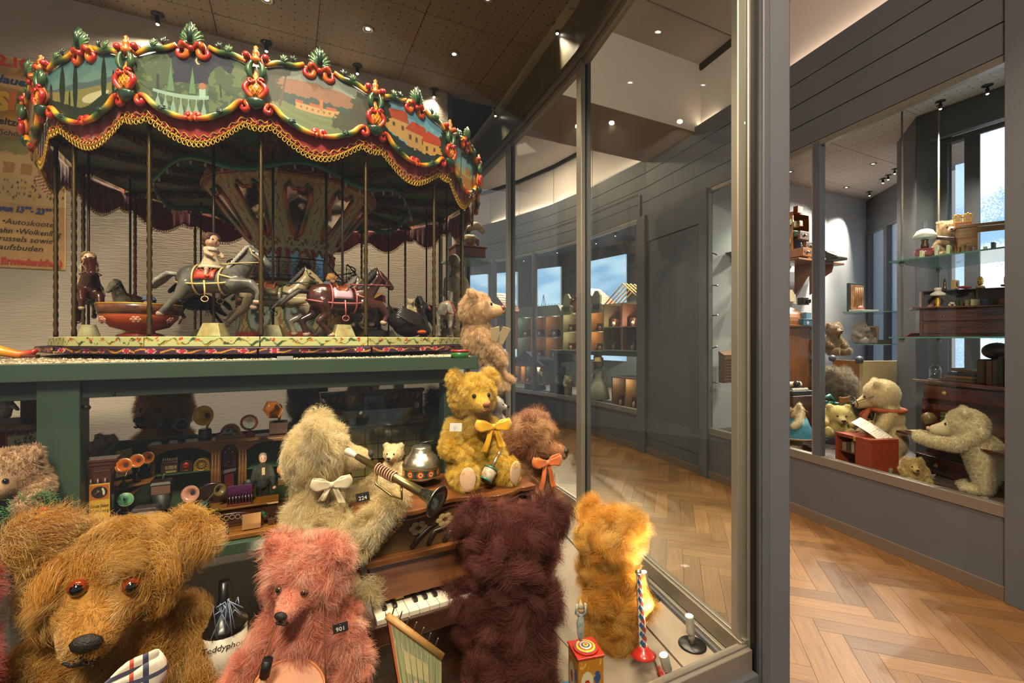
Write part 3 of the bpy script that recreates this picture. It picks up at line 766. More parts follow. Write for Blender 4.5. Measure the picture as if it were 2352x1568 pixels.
m_nose=mat('nose_thread','#17110d',0.55,bump=0.6,bscale=400)
SIT=dict(torso=[((0,0.05,1.05),(1.02,0.88,1.1)),((0,0,2.0),(0.82,0.72,0.85))],head=(0,-0.12,3.45),arms=[[((0.72,-0.05,2.3),.40),((1.12,-0.45,1.65),.36),((1.0,-1.05,1.25),.30)],[((-0.72,-0.05,2.3),.40),((-1.12,-0.45,1.65),.36),((-1.0,-1.05,1.25),.30)]],legs=[[((0.55,-0.25,0.48),.50),((0.85,-1.5,0.42),.40)],[((-0.55,-0.25,0.48),.50),((-0.85,-1.5,0.42),.40)]],feet=[((0.9,-1.75,0.55),(0.34,0.24,0.52)),((-0.9,-1.75,0.55),(0.34,0.24,0.52))])
STAND=dict(torso=[((0,0.05,2.5),(0.98,0.85,1.05)),((0,0,3.45),(0.82,0.72,0.85))],head=(0,-0.12,4.85),arms=[[((0.72,-0.05,3.75),.38),((1.15,-0.3,2.9),.36),((1.15,-0.85,2.45),.30)],[((-0.72,-0.05,3.75),.38),((-1.15,-0.3,2.9),.36),((-1.15,-0.85,2.45),.30)]],legs=[[((0.45,0,1.8),.52),((0.5,0,0.35),.38)],[((-0.45,0,1.8),.52),((-0.5,0,0.35),.38)]],feet=[((0.5,-0.3,0.24),(0.36,0.62,0.24)),((-0.5,-0.3,0.24),(0.36,0.62,0.24))])
def bear(label,loc,r,pose,col,cols=None,face=0.0,yaw=0.0,pitch=0.0,roll=0.0,nfur=0,flen=0.3,frad=0.0004,group=None,name='teddy_bear',seed=1,eye='#0b0908',eye_r=0.10,iris=None,nosecol=None,muz=(0.46,0.32,0.62),muzcol=None,ear=0.38,earx=0.74,vox=None,furkw=None,eyez=0.12,nose_s=1.0,snub=-0.22,pads=None,soles=False):
 loc=Vector(loc);rz=math.radians(face)+math.atan2(-loc.x,loc.y)
 t=thing(name,label,'teddy bear',loc,rz,group)
 Hm=TR(*[x*r for x in pose['head']])@RZ(math.radians(yaw))@RX(math.radians(pitch))@RY(math.radians(roll))
 mb=MB()
 S3=lambda p:Vector(p)*r
 for c,e in pose['torso']:mb.ell(S3(c),[x*r for x in e],18)
 for l in pose.get('arms',[])+pose.get('legs',[]):limb(mb,[(S3(p),q*r)for p,q in l])
 for f in pose.get('feet',[]):
  mb.ell(S3(f[0]),[x*r for x in f[1]],14,f[2]if len(f)>2 else None)
 h0=Vector(pose['head']);t1=Vector(pose['torso'][-1][0]);limb(mb,[(S3(t1),.62*r),(S3(h0),.7*r)])
 mb.M=Hm
 mb.ell((0,0,0),(r,.95*r,.92*r),22)
 ml=muz[2];tipm=Vector((0,-(.78+ml*.62)*r,(snub-.06)*r))
 limb(mb,[((0,-.45*r,snub*.8*r),muz[0]*1.15*r),(tipm,muz[1]*r)])
 for s in(-1,1):
  mb.ell((s*earx*r,.02*r,.74*r),(ear*r,.2*r,ear*r*1.02),14,RY(s*0.5)@RZ(-s*0.35))
  mb.ell((s*earx*.85*r,.0,.55*r),(ear*.6*r,.2*r,ear*.6*r),10)
 body=remesh('body',mb,vox or r/11,mat('hide_'+col.lstrip('#'),col,0.9,var=0.12,scale=30,sheen=0.2),t,4)
 hp=lambda p:Hm@Vector(p)
 ex=.34*r
 for s in(-1,1):
  y=-math.sqrt(max(.05,1-(ex/r)**2-eyez**2))*.95*r
  MB().ell(hp((s*ex,y*0.965,eyez*r)),eye_r*r,14).build('eye',m_eye_b if not iris else mat('eye_'+iris,iris,0.12,coat=0.8),t)
  if iris:
   e=bpy.data.objects[-1]if False else None
   d=(Hm.to_3x3()@Vector((s*.12,-1,.22))).normalized()
   MB().ell(hp((s*ex,y*0.965,eyez*r))+d*eye_r*r*.30,eye_r*r*.80,12).build('pupil',m_eye_b,t)
 nm=mat('nose_'+nosecol,nosecol,0.6,bump=0.5,bscale=300)if nosecol else m_nose
 nv=tipm+Vector((0,-muz[1]*r*.86,muz[1]*r*.34))
 MB().ell(hp(nv),(muz[1]*.62*r*nose_s,muz[1]*.35*r*nose_s,muz[1]*.40*r*nose_s),12,Hm.to_3x3().to_4x4()).build('nose',nm,t)
 a=tipm+Vector((0,-muz[1]*r*1.0,0.0));yy=lambda x,z:-math.sqrt(max(0.02,1-(x**2+z**2)))
 pth=[tipm+Vector((x*muz[1]*r,yy(x,z)*muz[1]*r*1.04,z*muz[1]*r))for x,z in((-.55,-.42),(-.3,-.55),(0,-.42),(0,-.1),(0,-.42),(.3,-.55),(.55,-.42))]
 MB(Hm).tube(pth,0.035*r,5).build('mouth',nm,t)
 if pads or soles:
  for f in pose.get('feet',[]):
   c=S3(f[0]);e=f[1];k=min(range(3),key=lambda i:e[i]);ax=Vector((0,0,0))
   M=f[2]if len(f)>2 else Matrix()
   d=[0,0,0];d[k]=-1
   off=M.to_3x3()@(Vector(d)*e[k]*r*0.92)
   sz=[x*r*.80 for x in e];sz[k]=e[k]*r*.25
   MB().ell(c+off,sz,16,M).build('foot_pad',mat('pad_'+(pads or '#c9a27c'),pads or '#c9a27c',0.85,bump=0.3,bscale=300),t)
 if nfur:
  kw=dict(furkw or{})
  sh=[(tuple(hp((0,-(.62+ml*.4)*r,snub*r))),(.56+ml*.25)*r,0.16)]+[(tuple(hp((s*ex,-.9*r,eyez*r))),.26*r,0.35)for s in(-1,1)]
  br=[(tuple(hp(nv)),muz[1]*.40*r*nose_s)]+[(tuple(hp((s*ex,-.9*r,eyez*r))),eye_r*r*1.25)for s in(-1,1)]
  if pads or soles:
   for f in pose.get('feet',[]):
    c=S3(f[0]);e=f[1];k=min(range(3),key=lambda i:e[i]);d=[0,0,0];d[k]=-1
    M=f[2]if len(f)>2 else Matrix();br.append((tuple(c+M.to_3x3()@(Vector(d)*e[k]*r*1.15)),.33*r))
  fur(body,t,nfur,flen*r,frad,cols or[col],seed,short=sh+kw.pop('short',[]),bare=br,**kw)
 t['head_matrix']=0
 del t['head_matrix']
 return t,Hm
def P_(base,**kw):
 d=dict(base);d.update(kw);return d
def on(px,c,z):
 p=VP(px,780,c);return Vector((p.x,p.y,z))
def onY(px,Y,z):p=W(px,780,Y);return Vector((p.x,p.y,z))
def ribbon_bow(t,M,w,mname,colr,loops=True,tails=(1,1),coln=None):
 """Tied bow: two loops, knot, two tails; lies in the local xz plane facing -y."""
 m=mat(mname,colr,0.35,sheen=0.3,var=0.05)if coln is None else coln
 for s in(-1,1):
  def fn(u,v,s=s):
   a=u*2*PI;k=0.5-0.5*math.cos(a);wd=w*(0.16+0.44*math.sin(min(1.0,k*1.15)*PI/2))
   return M@Vector((s*w*k*(1.0-0.12*(2*v-1)**2),-w*0.05-w*0.26*math.sin(a)*(0.4+0.6*k),(v-0.5)*wd+w*0.10*k+0.02*w*math.sin(5*a+v*3)))
  MB().grid(fn,24,6).build('bow_loop',m,t,solid=0.0012)
  if tails:
   def ft(u,v,s=s):
    x=s*w*(0.08+0.42*u)+(v-0.5)*w*(0.22+0.14*u);z=-w*1.15*u*tails[0 if s<0 else 1];y=-0.05*w-0.10*w*math.sin(u*5+s)*u
    return M@Vector((x,y+0.04*w*math.sin(v*6),z))
   MB().grid(ft,14,5).build('bow_tail',m,t,solid=0.0012)
 MB(M).ell((0,-0.08*w,0),(0.13*w,0.12*w,0.16*w),12).build('bow_knot',m,t)
def number_tag(label,s,M,w=0.026,bg='#2a2a2b',fg='#e8e6e0',hole=True):
 t=thing('number_tag',label,'tag',M.to_translation(),0);R=M.to_3x3().to_4x4();t.matrix_basis=M
 h=w*0.68
 MB().box((0,0,0),(w,0.0012,h)).build('card',mat('tag_'+bg,bg,0.4),t,0.0003)
 text('lettering',s,h*0.62,mat('tag_ink_'+fg,fg,0.5),t,TR(0,-0.0009,-h*0.30)@RX(PI/2),0.0001,align='CENTER')
 MB().ell((0,-0.0012,h*0.34),0.0008,8).build('pin_head',m_alu,t)
 return t
GOLDS=['#c99a4e','#d8b06a','#b5812f','#e0c088','#c4862c']
c=1.13;L=on(258,c,VF);r=0.106
hz=zv(240,1338,c-0.03)-VF
p=P_(STAND,torso=[((0.15,0.25,1.0),(1.25,1.0,1.3)),((0.1,0.15,(hz/r)-1.55),(1.0,0.85,0.9))],head=(-0.02,-0.1,hz/r),arms=[[((0.95,0.1,hz/r-1.45),.5),((1.45,-0.1,hz/r-2.3),.45),((1.3,-0.5,0.8),.36)],[((-0.95,0.1,hz/r-1.45),.5),((-1.5,-0.1,hz/r-2.3),.45),((-1.3,-0.5,0.8),.36)]],legs=[],feet=[((0.6,-0.3,0.35),(0.5,0.5,0.35)),((-0.6,-0.3,0.35),(0.5,0.5,0.35))])
big,Hm=bear('huge shaggy golden teddy bear with amber eyes and plaid bow',L,r,p,'#a8742c',GOLDS,face=-2,yaw=-8,pitch=10,roll=14,nfur=90000,flen=0.25,frad=0.00042,seed=3,iris='#7c2c12',eye_r=0.14,muz=(0.56,0.40,0.50),ear=0.50,earx=0.98,nose_s=0.85,eyez=0.36,snub=-0.22,furkw=dict(curl=0.5,droop=0.3,cell=0.05,jitter=0.75,npt=6,tip=0.35))
def plaid():
 m,nt,b=_new('plaid_ribbon');Lk=nt.links
 tc=N(nt,'ShaderNodeTexCoord');sx=N(nt,'ShaderNodeSeparateXYZ');Lk.new(tc.outputs['Object'],sx.inputs[0])
 prev=None;base=lin('#d9cbb8')
 for axis,sp,wd,ph,colr in((0,0.05,0.10,0.1,'#3a3c52'),(0,0.05,0.07,0.45,'#b8482c'),(2,0.06,0.08,0.2,'#4a4c60'),(2,0.06,0.06,0.6,'#c05838')):
  mu=N(nt,'ShaderNodeMath',operation='MULTIPLY_ADD');mu.inputs[1].default_value=1/sp;mu.inputs[2].default_value=ph;Lk.new(sx.outputs[axis],mu.inputs[0])
  fr=N(nt,'ShaderNodeMath',operation='FRACT');Lk.new(mu.outputs[0],fr.inputs[0])
  lt=N(nt,'ShaderNodeMath',operation='LESS_THAN');lt.inputs[1].default_value=wd*1.6;Lk.new(fr.outputs[0],lt.inputs[0])
  mx=N(nt,'ShaderNodeMix',data_type='RGBA');Lk.new(lt.outputs[0],mx.inputs[0])
  if prev is None:mx.inputs[6].default_value=base
  else:Lk.new(prev,mx.inputs[6])
  mx.inputs[7].default_value=lin(colr);prev=mx.outputs[2]
 Lk.new(prev,b.inputs['Base Color']);b.inputs['Roughness'].default_value=0.6
 return m
bl=big.matrix_basis.inverted()if False else None
ribbon_bow(big,TR(-0.02,-0.165,hz-0.128),0.100,'x','#fff',coln=plaid(),tails=(1.3,1.3))
c=1.03;r=0.071;L=on(708,c,VF);hz=zv(708,1312,c)-VF;H=hz/r
p=P_(STAND,torso=[((0,0.1,H-3.0),(0.95,0.8,1.2)),((0,0,H-1.75),(0.85,0.72,0.9)),((0,0.1,1.2),(0.9,0.8,1.2))],head=(0.02,-0.1,H),arms=[[((0.8,0,H-1.5),.46),((1.25,-0.25,H-2.5),.42),((1.1,-0.55,H-3.5),.34)],[((-0.85,0,H-1.5),.46),((-1.45,-0.25,H-2.5),.42),((-1.75,-0.75,H-3.35),.34)]],legs=[[((0.45,-.1,1.0),.5),((0.6,-0.8,0.4),.42)],[((-0.45,-.1,1.0),.5),((-0.6,-0.8,0.4),.42)]],feet=[])
pink,Hm=bear('pink mohair teddy bear with black nose and a toy drum',L,r,p,'#c87860',['#de9078','#e8ac94','#cf7262','#f0c6b0','#e08a70'],face=-16,yaw=-12,pitch=10,roll=4,nfur=60000,flen=0.36,frad=0.00034,seed=5,iris='#6b4a28',eye_r=0.11,muz=(0.46,0.28,0.62),ear=0.42,earx=0.85,muzcol='#a9805a',furkw=dict(curl=0.35,droop=0.5,cell=0.02,npt=5))
th=on(0,1,0)
def in_world(t,p):
 return Vector(t.location)+t.rotation_euler.to_matrix()@Vector(p)
Rm=lambda t:t.rotation_euler.to_matrix().to_4x4()
number_tag('black number tag reading 901 on the shoulder of the pink bear','901',TR(*W(782,1441,0.86))@RZ(0.34)@RY(-0.10),0.027)
dp=on(662,0.965,zv(662,1600,0.965));rz=math.atan2(-dp.x,dp.y)
dr=thing('toy_drum','small toy drum with tan rim hung from the pink bear','drum',dp-Vector((0,0,0.05)),rz-0.2)
M=TR(0,-0.02,0.045)@RX(math.radians(38))
MB(M).lathe([(0.070,-0.045),(0.070,0.02)],32).build('shell',mat('drum_shell','#b9512c',0.4),dr)
MB(M).lathe([(0.0,0.022),(0.069,0.022)][::-1],32).build('drum_skin',mat('drum_skin','#dcd8cc',0.5,var=0.08),dr)
MB(M).lathe([(0.070,0.012),(0.074,0.014),(0.074,0.028),(0.070,0.030),(0.0685,0.024)],32).build('rim',mat('drum_rim','#b0642f',0.4),dr)
MB(M).lathe([(0.070,-0.047),(0.074,-0.045),(0.074,-0.032),(0.070,-0.030)],32).build('rim',_MATS['drum_rim'],dr)
m_str=mat('leather_cord','#6d4526',0.7)
for s,q in((-1,(648,1400)),(1,(742,1378))):
 a=in_world(dr,M@Vector((s*0.072,0,0.02)));b=VP(q[0],q[1],0.955)
 inv=dr.matrix_basis.inverted()if False else Matrix.LocRotScale(dr.location,dr.rotation_euler,None).inverted()
 MB().tube([inv@a,inv@(a.lerp(b,.5)+Vector((0,0,-0.004))),inv@b],0.0013,6).build('strap',m_str,dr)
st=thing('drumstick','black and wooden drumstick beside the arm of the pink bear','drumstick',VP(598,1560,0.95),0)
MB().cyl((0,0,-0.03),(0.006,0.002,0.004),0.006).build('handle',mat('stick_wood','#b78a5c',0.5),st)
MB().cyl((0.006,0.002,0.004),(0.012,0.004,0.035),0.009).build('grip',m_black,st)
c=1.07;r=0.094;L=on(1180,c,VF);hz=zv(1168,1262,c)-VF;H=hz/r
p=P_(STAND,torso=[((0,0,2.0),(1.02,0.85,1.3)),((0,0,H-1.6),(0.95,0.78,0.9)),((0,0,H-2.4),(0.95,0.8,0.9))],head=(0.0,-0.15,H),arms=[[((0.85,-0.1,H-1.55),.46),((0.95,-0.7,H-2.0),.40),((0.5,-1.2,H-1.7),.34)],[((-0.7,-0.1,H-1.55),.46),((-0.75,-0.9,H-1.9),.40),((-0.4,-1.35,H-1.6),.34)]],legs=[[((0.45,0,1.2),.58),((0.5,0,0.35),.45)],[((-0.45,0,1.2),.58),((-0.5,0,0.35),.45)]])
p['arms'][0]=[((0.8,-0.1,H-1.75),.44),((1.25,-0.35,H-1.9),.38),((1.55,-0.45,H-1.35),.30)]
burg,Hm=bear('shaggy burgundy teddy bear seen from behind at the toy piano',L,r,p,'#3a1814',['#5c2a26','#6e3a32','#481d1a','#80493e','#5e2e2a'],face=186,yaw=4,pitch=8,nfur=75000,flen=0.40,frad=0.0004,seed=8,ear=0.56,earx=0.98,furkw=dict(curl=0.55,droop=0.45,cell=0.03,jitter=0.8,npt=6,tip=0.35))
c=1.17;L=on(1400,c,VF);r=0.082;hz=zv(1384,1238,c)-VF;H=hz/r
p=P_(STAND,torso=[((0,0,2.1),(0.86,0.78,1.1)),((0,0,H-1.5),(0.80,0.7,0.85))],head=(0.02,-0.05,H),arms=[[((0.7,0,H-1.3),.38),((0.9,-0.5,H-1.9),.33),((0.8,-1.0,H-2.1),.28)],[((-0.7,0,H-1.35),.40),((-1.05,-0.05,H-2.0),.36),((-1.15,-0.5,H-2.5),.30)]],legs=[[((0.4,0,1.4),.50),((0.45,0,0.35),.38)],[((-0.4,0,1.4),.50),((-0.45,0,0.35),.38)]])
bear('bright golden curly teddy bear with its back turned, by the corner post',L,r,p,'#a86e1c',['#d89a38','#e4b454','#c07c1e','#edc878','#cf8d2a'],face=150,yaw=0,pitch=10,nfur=52000,flen=0.42,frad=0.00036,seed=11,ear=0.42,earx=0.85,furkw=dict(curl=0.55,droop=0.3,cell=0.03,jitter=0.8,npt=6,tip=0.35))
c=1.30;r=0.084;L=on(725,c,VF);hz=zv(748,1040,c)-VF;H=hz/r
p=P_(STAND,torso=[((-0.3,0.1,H-3.4),(1.1,0.9,1.3)),((-0.2,0,H-1.9),(0.95,0.8,1.0)),((-0.3,0.1,1.3),(1.0,0.8,1.4))],head=(0.0,-0.1,H),arms=[[((0.5,-0.5,H-1.7),.44),((0.75,-1.3,H-1.95),.40),((0.65,-2.0,H-1.2),.36)],[((-0.7,-0.4,H-1.8),.46),((-0.95,-1.3,H-2.4),.44),((-0.85,-2.1,H-1.6),.40),((-0.8,-2.5,H-1.25),.32)]],legs=[[((0.5,-0.1,H-3.9),.6),((0.7,-1.4,H-4.3),.48)],[((-0.5,-0.1,H-3.9),.6),((-0.9,-1.5,H-4.0),.5)]],feet=[])
cream,Hm=bear('cream mohair teddy bear in profile holding out its arm',L,r,p,'#b29a6a',['#dcc896','#e8d9b4','#c9b078','#efe4c6','#cdb684'],face=78,yaw=6,pitch=-2,nfur=60000,flen=0.28,frad=0.00036,seed=14,ear=0.52,earx=0.85,muz=(0.5,.34,.75),furkw=dict(curl=0.35,droop=0.5,cell=0.025))
number_tag('black number tag reading 224 on the arm of the cream bear','224',TR(*W(833,1141,1.07))@RZ(0.30)@RY(-0.12),0.030)
Mi=Matrix.LocRotScale(cream.location,cream.rotation_euler,None).inverted()
ribbon_bow(cream,Mi@TR(*VP(762,1112,1.20))@RZ(0.4),0.048,'cream_silk','#cfc0a0',tails=(0.7,0.9))
PTZ=CH-0.437
c=1.33;r=0.070;L=on(1085,c,PTZ);hz=zv(1083,908,c)-PTZ;H=hz/r
p=P_(SIT,torso=[((0,0.1,1.2),(1.08,0.9,1.2)),((0,0,H-1.45),(0.85,0.74,0.9))],head=(0,-0.1,H),arms=[[((0.8,-0.1,H-1.35),.36),((1.0,-0.4,H-2.3),.34),((1.2,-1.0,H-2.75),.28)],[((-0.8,-0.1,H-1.35),.40),((-1.05,-0.6,H-2.2),.36),((-0.35,-1.1,H-2.35),.30)]],legs=[[((0.6,-0.3,0.55),.52),((1.35,-0.9,0.48),.44)],[((-0.55,-0.3,0.55),.54),((-0.45,-1.3,0.46),.46)]],feet=[((1.6,-1.05,0.6),(0.42,0.28,0.62),RZ(0.7)),((-0.25,-1.62,0.58),(0.42,0.28,0.64))])
yel,Hm=bear('bright yellow teddy bear with a yellow bow sitting on the piano',L,r,p,'#b08a20',['#d2ac3c','#e0be58','#bf9428','#e8cf7a'],face=2,yaw=24,pitch=2,nfur=60000,flen=0.17,frad=0.0003,seed=17,nosecol='#8a4a2c',ear=0.44,earx=0.84,pads='#cfa98a',muz=(0.46,.30,.55),furkw=dict(curl=0.15,droop=0.2,lift=0.8,cell=0.012,npt=4))
ribbon_bow(yel,TR(0.06,-0.070,hz-0.085)@RZ(0.15),0.056,'yellow_silk','#e0a422',tails=(1.2,1.0))
number_tag('white number tag reading 81 on the arm of the yellow bear','81',TR(*VP(1047,981,1.225))@RZ(0.2)@RY(0.05),0.034,'#d8d4cc','#b8b4ac')
r=0.084;L=onY(1212,1.66,VF);hz=W(1212,1015,1.64).z-VF;H=hz/r
p=P_(STAND,torso=[((0,0,2.4),(0.95,0.85,1.5)),((0,0,H-1.6),(0.85,0.75,0.9)),((0,0,H-2.8),(0.95,0.85,1.2))],head=(0,-0.1,H),arms=[[((0.8,0,H-1.5),.4),((1.1,-0.5,H-2.5),.36),((1.0,-1.1,H-3.2),.30)],[((-0.8,0,H-1.5),.4),((-1.1,-0.5,H-2.5),.36),((-1.0,-1.1,H-3.2),.30)]])
cin,Hm=bear('cinnamon brown tipped teddy bear in profile with an orange bow',L,r,p,'#9c6a44',['#b07f55','#c4986c','#8f5436','#d2ac80','#7d4230'],face=78,yaw=0,pitch=6,nfur=52000,flen=0.46,frad=0.00038,seed=21,ear=0.42,earx=0.8,muz=(0.48,.34,.85),muzcol='#b98a50',furkw=dict(curl=0.4,droop=0.35,cell=0.03,jitter=0.7,npt=6,tip=0.35))
Mi=Matrix.LocRotScale(cin.location,cin.rotation_euler,None).inverted()
ribbon_bow(cin,Mi@TR(*W(1256,1062,1.57))@RZ(0.5),0.060,'orange_silk','#cf6a34',tails=(1.5,1.3))
TZ=CH-0.057
r=0.066;Y8=1.66;L=onY(1100,Y8,TZ);hz=W(1087,712,Y8).z-TZ;H=hz/r
p=P_(SIT,torso=[((0,0.1,1.0),(0.9,0.8,1.05)),((0,0.0,H-1.5),(0.78,0.68,0.85))],head=(0,0.12,H),arms=[[((0.7,-0.1,H-1.3),.34),((0.8,-0.75,H-2.1),.32),((0.8,-1.25,H-2.6),.27)],[((-0.7,-0.1,H-1.3),.34),((-0.95,-0.8,H-2.2),.32),((-0.95,-1.35,H-2.8),.27)]],legs=[[((0.5,-0.3,0.5),.46),((0.6,-0.9,-0.5),.40),((0.62,-1.1,-1.3),.32)],[((-0.5,-0.3,0.5),.48),((-0.55,-0.75,-0.7),.42),((-0.6,-0.85,-1.55),.34)]],feet=[((-0.62,-1.15,-1.7),(0.32,0.56,0.30)),((0.62,-1.4,-1.4),(0.32,0.56,0.30))])
bear('beige teddy bear sitting on the corner of the carousel table',L,r,p,'#b3916a',['#c9a982','#d8bd98','#b08d66'],face=84,yaw=0,pitch=-12,nfur=36000,flen=0.16,frad=0.0003,seed=25,nosecol='#8a4a2c',ear=0.40,furkw=dict(droop=0.2,lift=0.8,cell=0.012,npt=4,curl=0.1))
pp=thing('letter','folded cream letter in the paws of the beige bear','letter',W(1147,768,1.60),0.5)
for s in(-1,1):MB(RX(0.5)@RY(s*0.25)).box((s*0.016,0,0),(0.034,0.0008,0.066)).build('sheet',mat('letter_paper','#d9c7a0',0.8),pp)
def small(label,px,py,c,r,face,col,cols,pose=SIT,n=9000,fl=0.16,z=None,yaw=0,pitch=0,seed=40,Y=None,**kw):
 """A bear given by where its head shows; its base lies below it."""
 p=W(px,py,Y)if Y else VP(px,py,c)
 return bear(label,(p.x,p.y,p.z-pose['head'][2]*r),r,pose,col,cols,face=face,yaw=yaw,pitch=pitch,nfur=n,flen=fl,frad=kw.pop('frad',0.00045),seed=seed,furkw=dict(droop=0.25,lift=0.8,npt=4,curl=0.12),vox=kw.pop('vox',r/8),**kw)
small('large brown teddy bear peering from behind the toy gramophone shop',385,940,2.25,0.098,-34,'#a8763c',['#bb8648','#cf9c60','#a0703a'],n=16000,seed=31)
small('tan teddy bear half hidden behind the striped toy shop',832,893,2.2,0.070,50,'#a98058',['#b98d62','#c9a27a'],n=9000,seed=32)
small('pale grey teddy bear in the shade behind the table leg',705,930,2.25,0.085,20,'#8d8478',['#a59c90','#b8b0a4','#857c70'],n=10000,seed=33)
small('pink beige little bear tucked behind the shop pillar, lower of two',205,1040,1.75,0.034,-20,'#c09a84',['#caa692','#d6b8a4'],n=5000,seed=34)
small('beige little bear resting on the shop roof edge, upper of two',245,1022,1.85,0.034,-50,'#b08a72',['#b99880','#c9ac94'],n=5000,seed=35)
LIE=P_(SIT,torso=[((0,1.4,0.8),(0.9,1.2,0.8)),((0,0.5,0.9),(0.75,0.8,0.7))],head=(0,-0.3,1.25),arms=[[((0.7,0.2,0.9),.4),((1.1,-0.7,0.6),.36),((1.0,-1.6,0.35),.30)],[((-0.7,0.2,0.9),.4),((-1.0,-0.7,0.6),.36),((-0.9,-1.6,0.35),.30)]],legs=[[((.5,2.0,.6),.45),((.9,2.9,.4),.4)],[((-.5,2.0,.6),.45),((-.9,2.9,.4),.4)]],feet=[])
small('light brown teddy bear lying on pine twigs at the picture edge',28,1085,1.42,0.060,-24,'#a08060',['#b39272','#c2a684','#957450'],pose=LIE,n=16000,seed=36,pitch=10)
small('tiny light brown bear beside the dark table leg',85,1128,1.38,0.026,-30,'#967658',['#a48466','#b39474'],n=5000,seed=37)
small('cream little bear with a pale bib at the miniature desk',905,1040,1.42,0.030,-20,'#c4ac80',['#d4bf96','#e0cfaa'],n=6000,seed=38,fl=0.12)
small('dark brown teddy bear hidden behind the yellow bear',1022,940,1.62,0.070,160,'#2f2a1c',['#4a4430','#3a3424','#5a5238'],n=14000,seed=39,fl=0.35)
small('black and white toy dog face peeking behind the yellow bear',1140,930,1.62,0.030,80,'#d8d2c8',['#e0dad0'],n=3000,seed=44,nose_s=1.6)
small('rose red teddy bear cut by the picture edge',-135,1370,1.03,0.058,-60,'#8c2c28',['#b0443c','#c46a5c','#d89284'],n=16000,seed=45,fl=0.4,pose=P_(STAND,head=(0,-0.1,4.85)))
# carousel
CR=math.radians(25.5);CD=2.30
CC=Vector((-CD*math.sin(CR),CD*math.cos(CR),TZ))
car=thing('carousel','painted toy carousel with scalloped velvet canopy, horses and twisted brass poles','carousel',CC,CR)
NP=16;DP=2*PI/NP;PH0=math.radians(-6.7)
RCAN=0.835;ZD=0.067
def pol(r,a,z):return Vector((r*math.sin(a),-r*math.cos(a),z))
m_vc=vc_mat('painted_enamel',0.28,0.5)
m_vcm=vc_mat('painted_matt',0.5)
m_velvet=mat('red_velvet','#8f1418',0.8,sheen=0.6,bump=0.3,bscale=120)
m_gold=mat('gold_braid','#c79a3a',0.4,metal=0.55)
m_brass=mat('dark_brass','#6e5a38',0.32,metal=0.9)
m_pole=mat('dark_pole','#3c3026',0.4,metal=0.6)
m_green_r=mat('green_enamel','#2f7a4c',0.35)
RED,ORG,YEL,GRN,DGR='#a3211a','#cf6a1c','#d9a024','#3b5a30','#1e3526'
MB().lathe([(0.0,ZD-0.004),(0.772,ZD-0.004),(0.772,ZD-0.03),(0.0,ZD-0.03)],64).build('deck',mat('deck_brown','#3a2018',0.6),car)
MB().lathe([(0.70,0.0),(0.70,0.03)],48).build('base_ring',m_black,car)
def vine(u,v,seed,bg,n):
 c=np.tile(rgb(bg),(len(u),1));x=u*n
 w=0.5+0.26*np.sin(x*PI*2.0+seed)+0.08*np.sin(x*PI*5+seed*2)
 th=0.10+0.07*np.sin(x*PI*3+seed)
 c=mixc(c,(np.abs(v-w)<th).astype(float)*(vnoise(x*6,v*2,seed)>0.25),rgb('#2f4420'))
 c=mixc(c,((np.abs(v-w+0.05)<th*0.45)*(vnoise(x*4,v*0,seed+5)>0.4)).astype(float),rgb('#b58a1c'))
 for k in range(n):
  cx=(k+0.5+0.25*math.sin(seed+k*2.3))/n
  d=np.hypot((u-cx)*n*1.6,(v-0.72)*1.0)
  c=mixc(c,((d<0.22)*(vnoise(u*n*14,v*9,seed+k)>0.55)).astype(float),rgb('#a82a22'))
 return c
def rose(u,v,seed,n):
 c=np.tile(rgb('#33162c'),(len(u),1));x=u*n
 w=0.5+0.25*np.sin(x*PI*2+seed)
 c=mixc(c,((np.abs(v-w)<0.11)*(vnoise(x*3,v,seed)>0.2)).astype(float),rgb('#b07a22'))
 for k in range(n):
  cx=(k+0.5+0.15*math.sin(k*3+seed))/n;d=np.hypot((u-cx)*n*2.2,(v-0.5))
  c=mixc(c,(d<0.38).astype(float),rgb('#d8b8b8'));c=mixc(c,(d<0.24).astype(float),rgb('#9c2030'))
  c=mixc(c,(np.abs(d-0.3)<0.04).astype(float),rgb('#7a1828'))
 return c
RG=0.79;RP=0.815
for k in range(NP):
 a=PH0+k*DP;a2=a+DP;front=math.cos(a+DP/2)>-0.2
 p,q=pol(RG,a+0.002,0),pol(RG,a2-0.002,0);nrm=pol(1,(a+a2)/2,0)
 if front:
  o=paint('rim_panel',lambda u,v,k=k:vine(u,v,k*1.7,'#a9ad74',5),110,12,lambda u,v:p.lerp(q,u)+Vector((0,0,ZD-0.030+0.029*v)),m_vcm,car,solid=0.004)
 else:MB().grid(lambda u,v:p.lerp(q,u)+Vector((0,0,ZD-0.030+0.029*v)),2,1).build('rim_panel',mat('rim_green','#a9ad74',0.5),car,solid=0.004)
 p2,q2=pol(RP+(0.006 if k%2 else 0),a+0.003,0),pol(RP+(0.006 if k%2 else 0),a2-0.003,0)
 if front:paint('step_panel',lambda u,v,k=k:rose(u,v,k*2.1,4),100,10,lambda u,v:p2.lerp(q2,u)+Vector((0,0,0.016+0.019*v)),m_vcm,car,solid=0.004)
 else:MB().grid(lambda u,v:p2.lerp(q2,u)+Vector((0,0,0.016+0.019*v)),2,1).build('step_panel',mat('step_purple','#33162c',0.5),car,solid=0.004)
MB().lathe([(0.70,0.031),(0.795,0.035),(0.81,0.036),(0.81,0.031),(0.70,0.028)],64,a0=0).build('step_deck',mat('step_purple','#33162c',0.5),car)
ztop=lambda t:0.826+0.046*np.sin(np.pi*np.clip(t,0,1))**1.6
zbot=lambda t:0.728-0.062*np.sin(np.pi*np.clip(t,0,1))**1.3
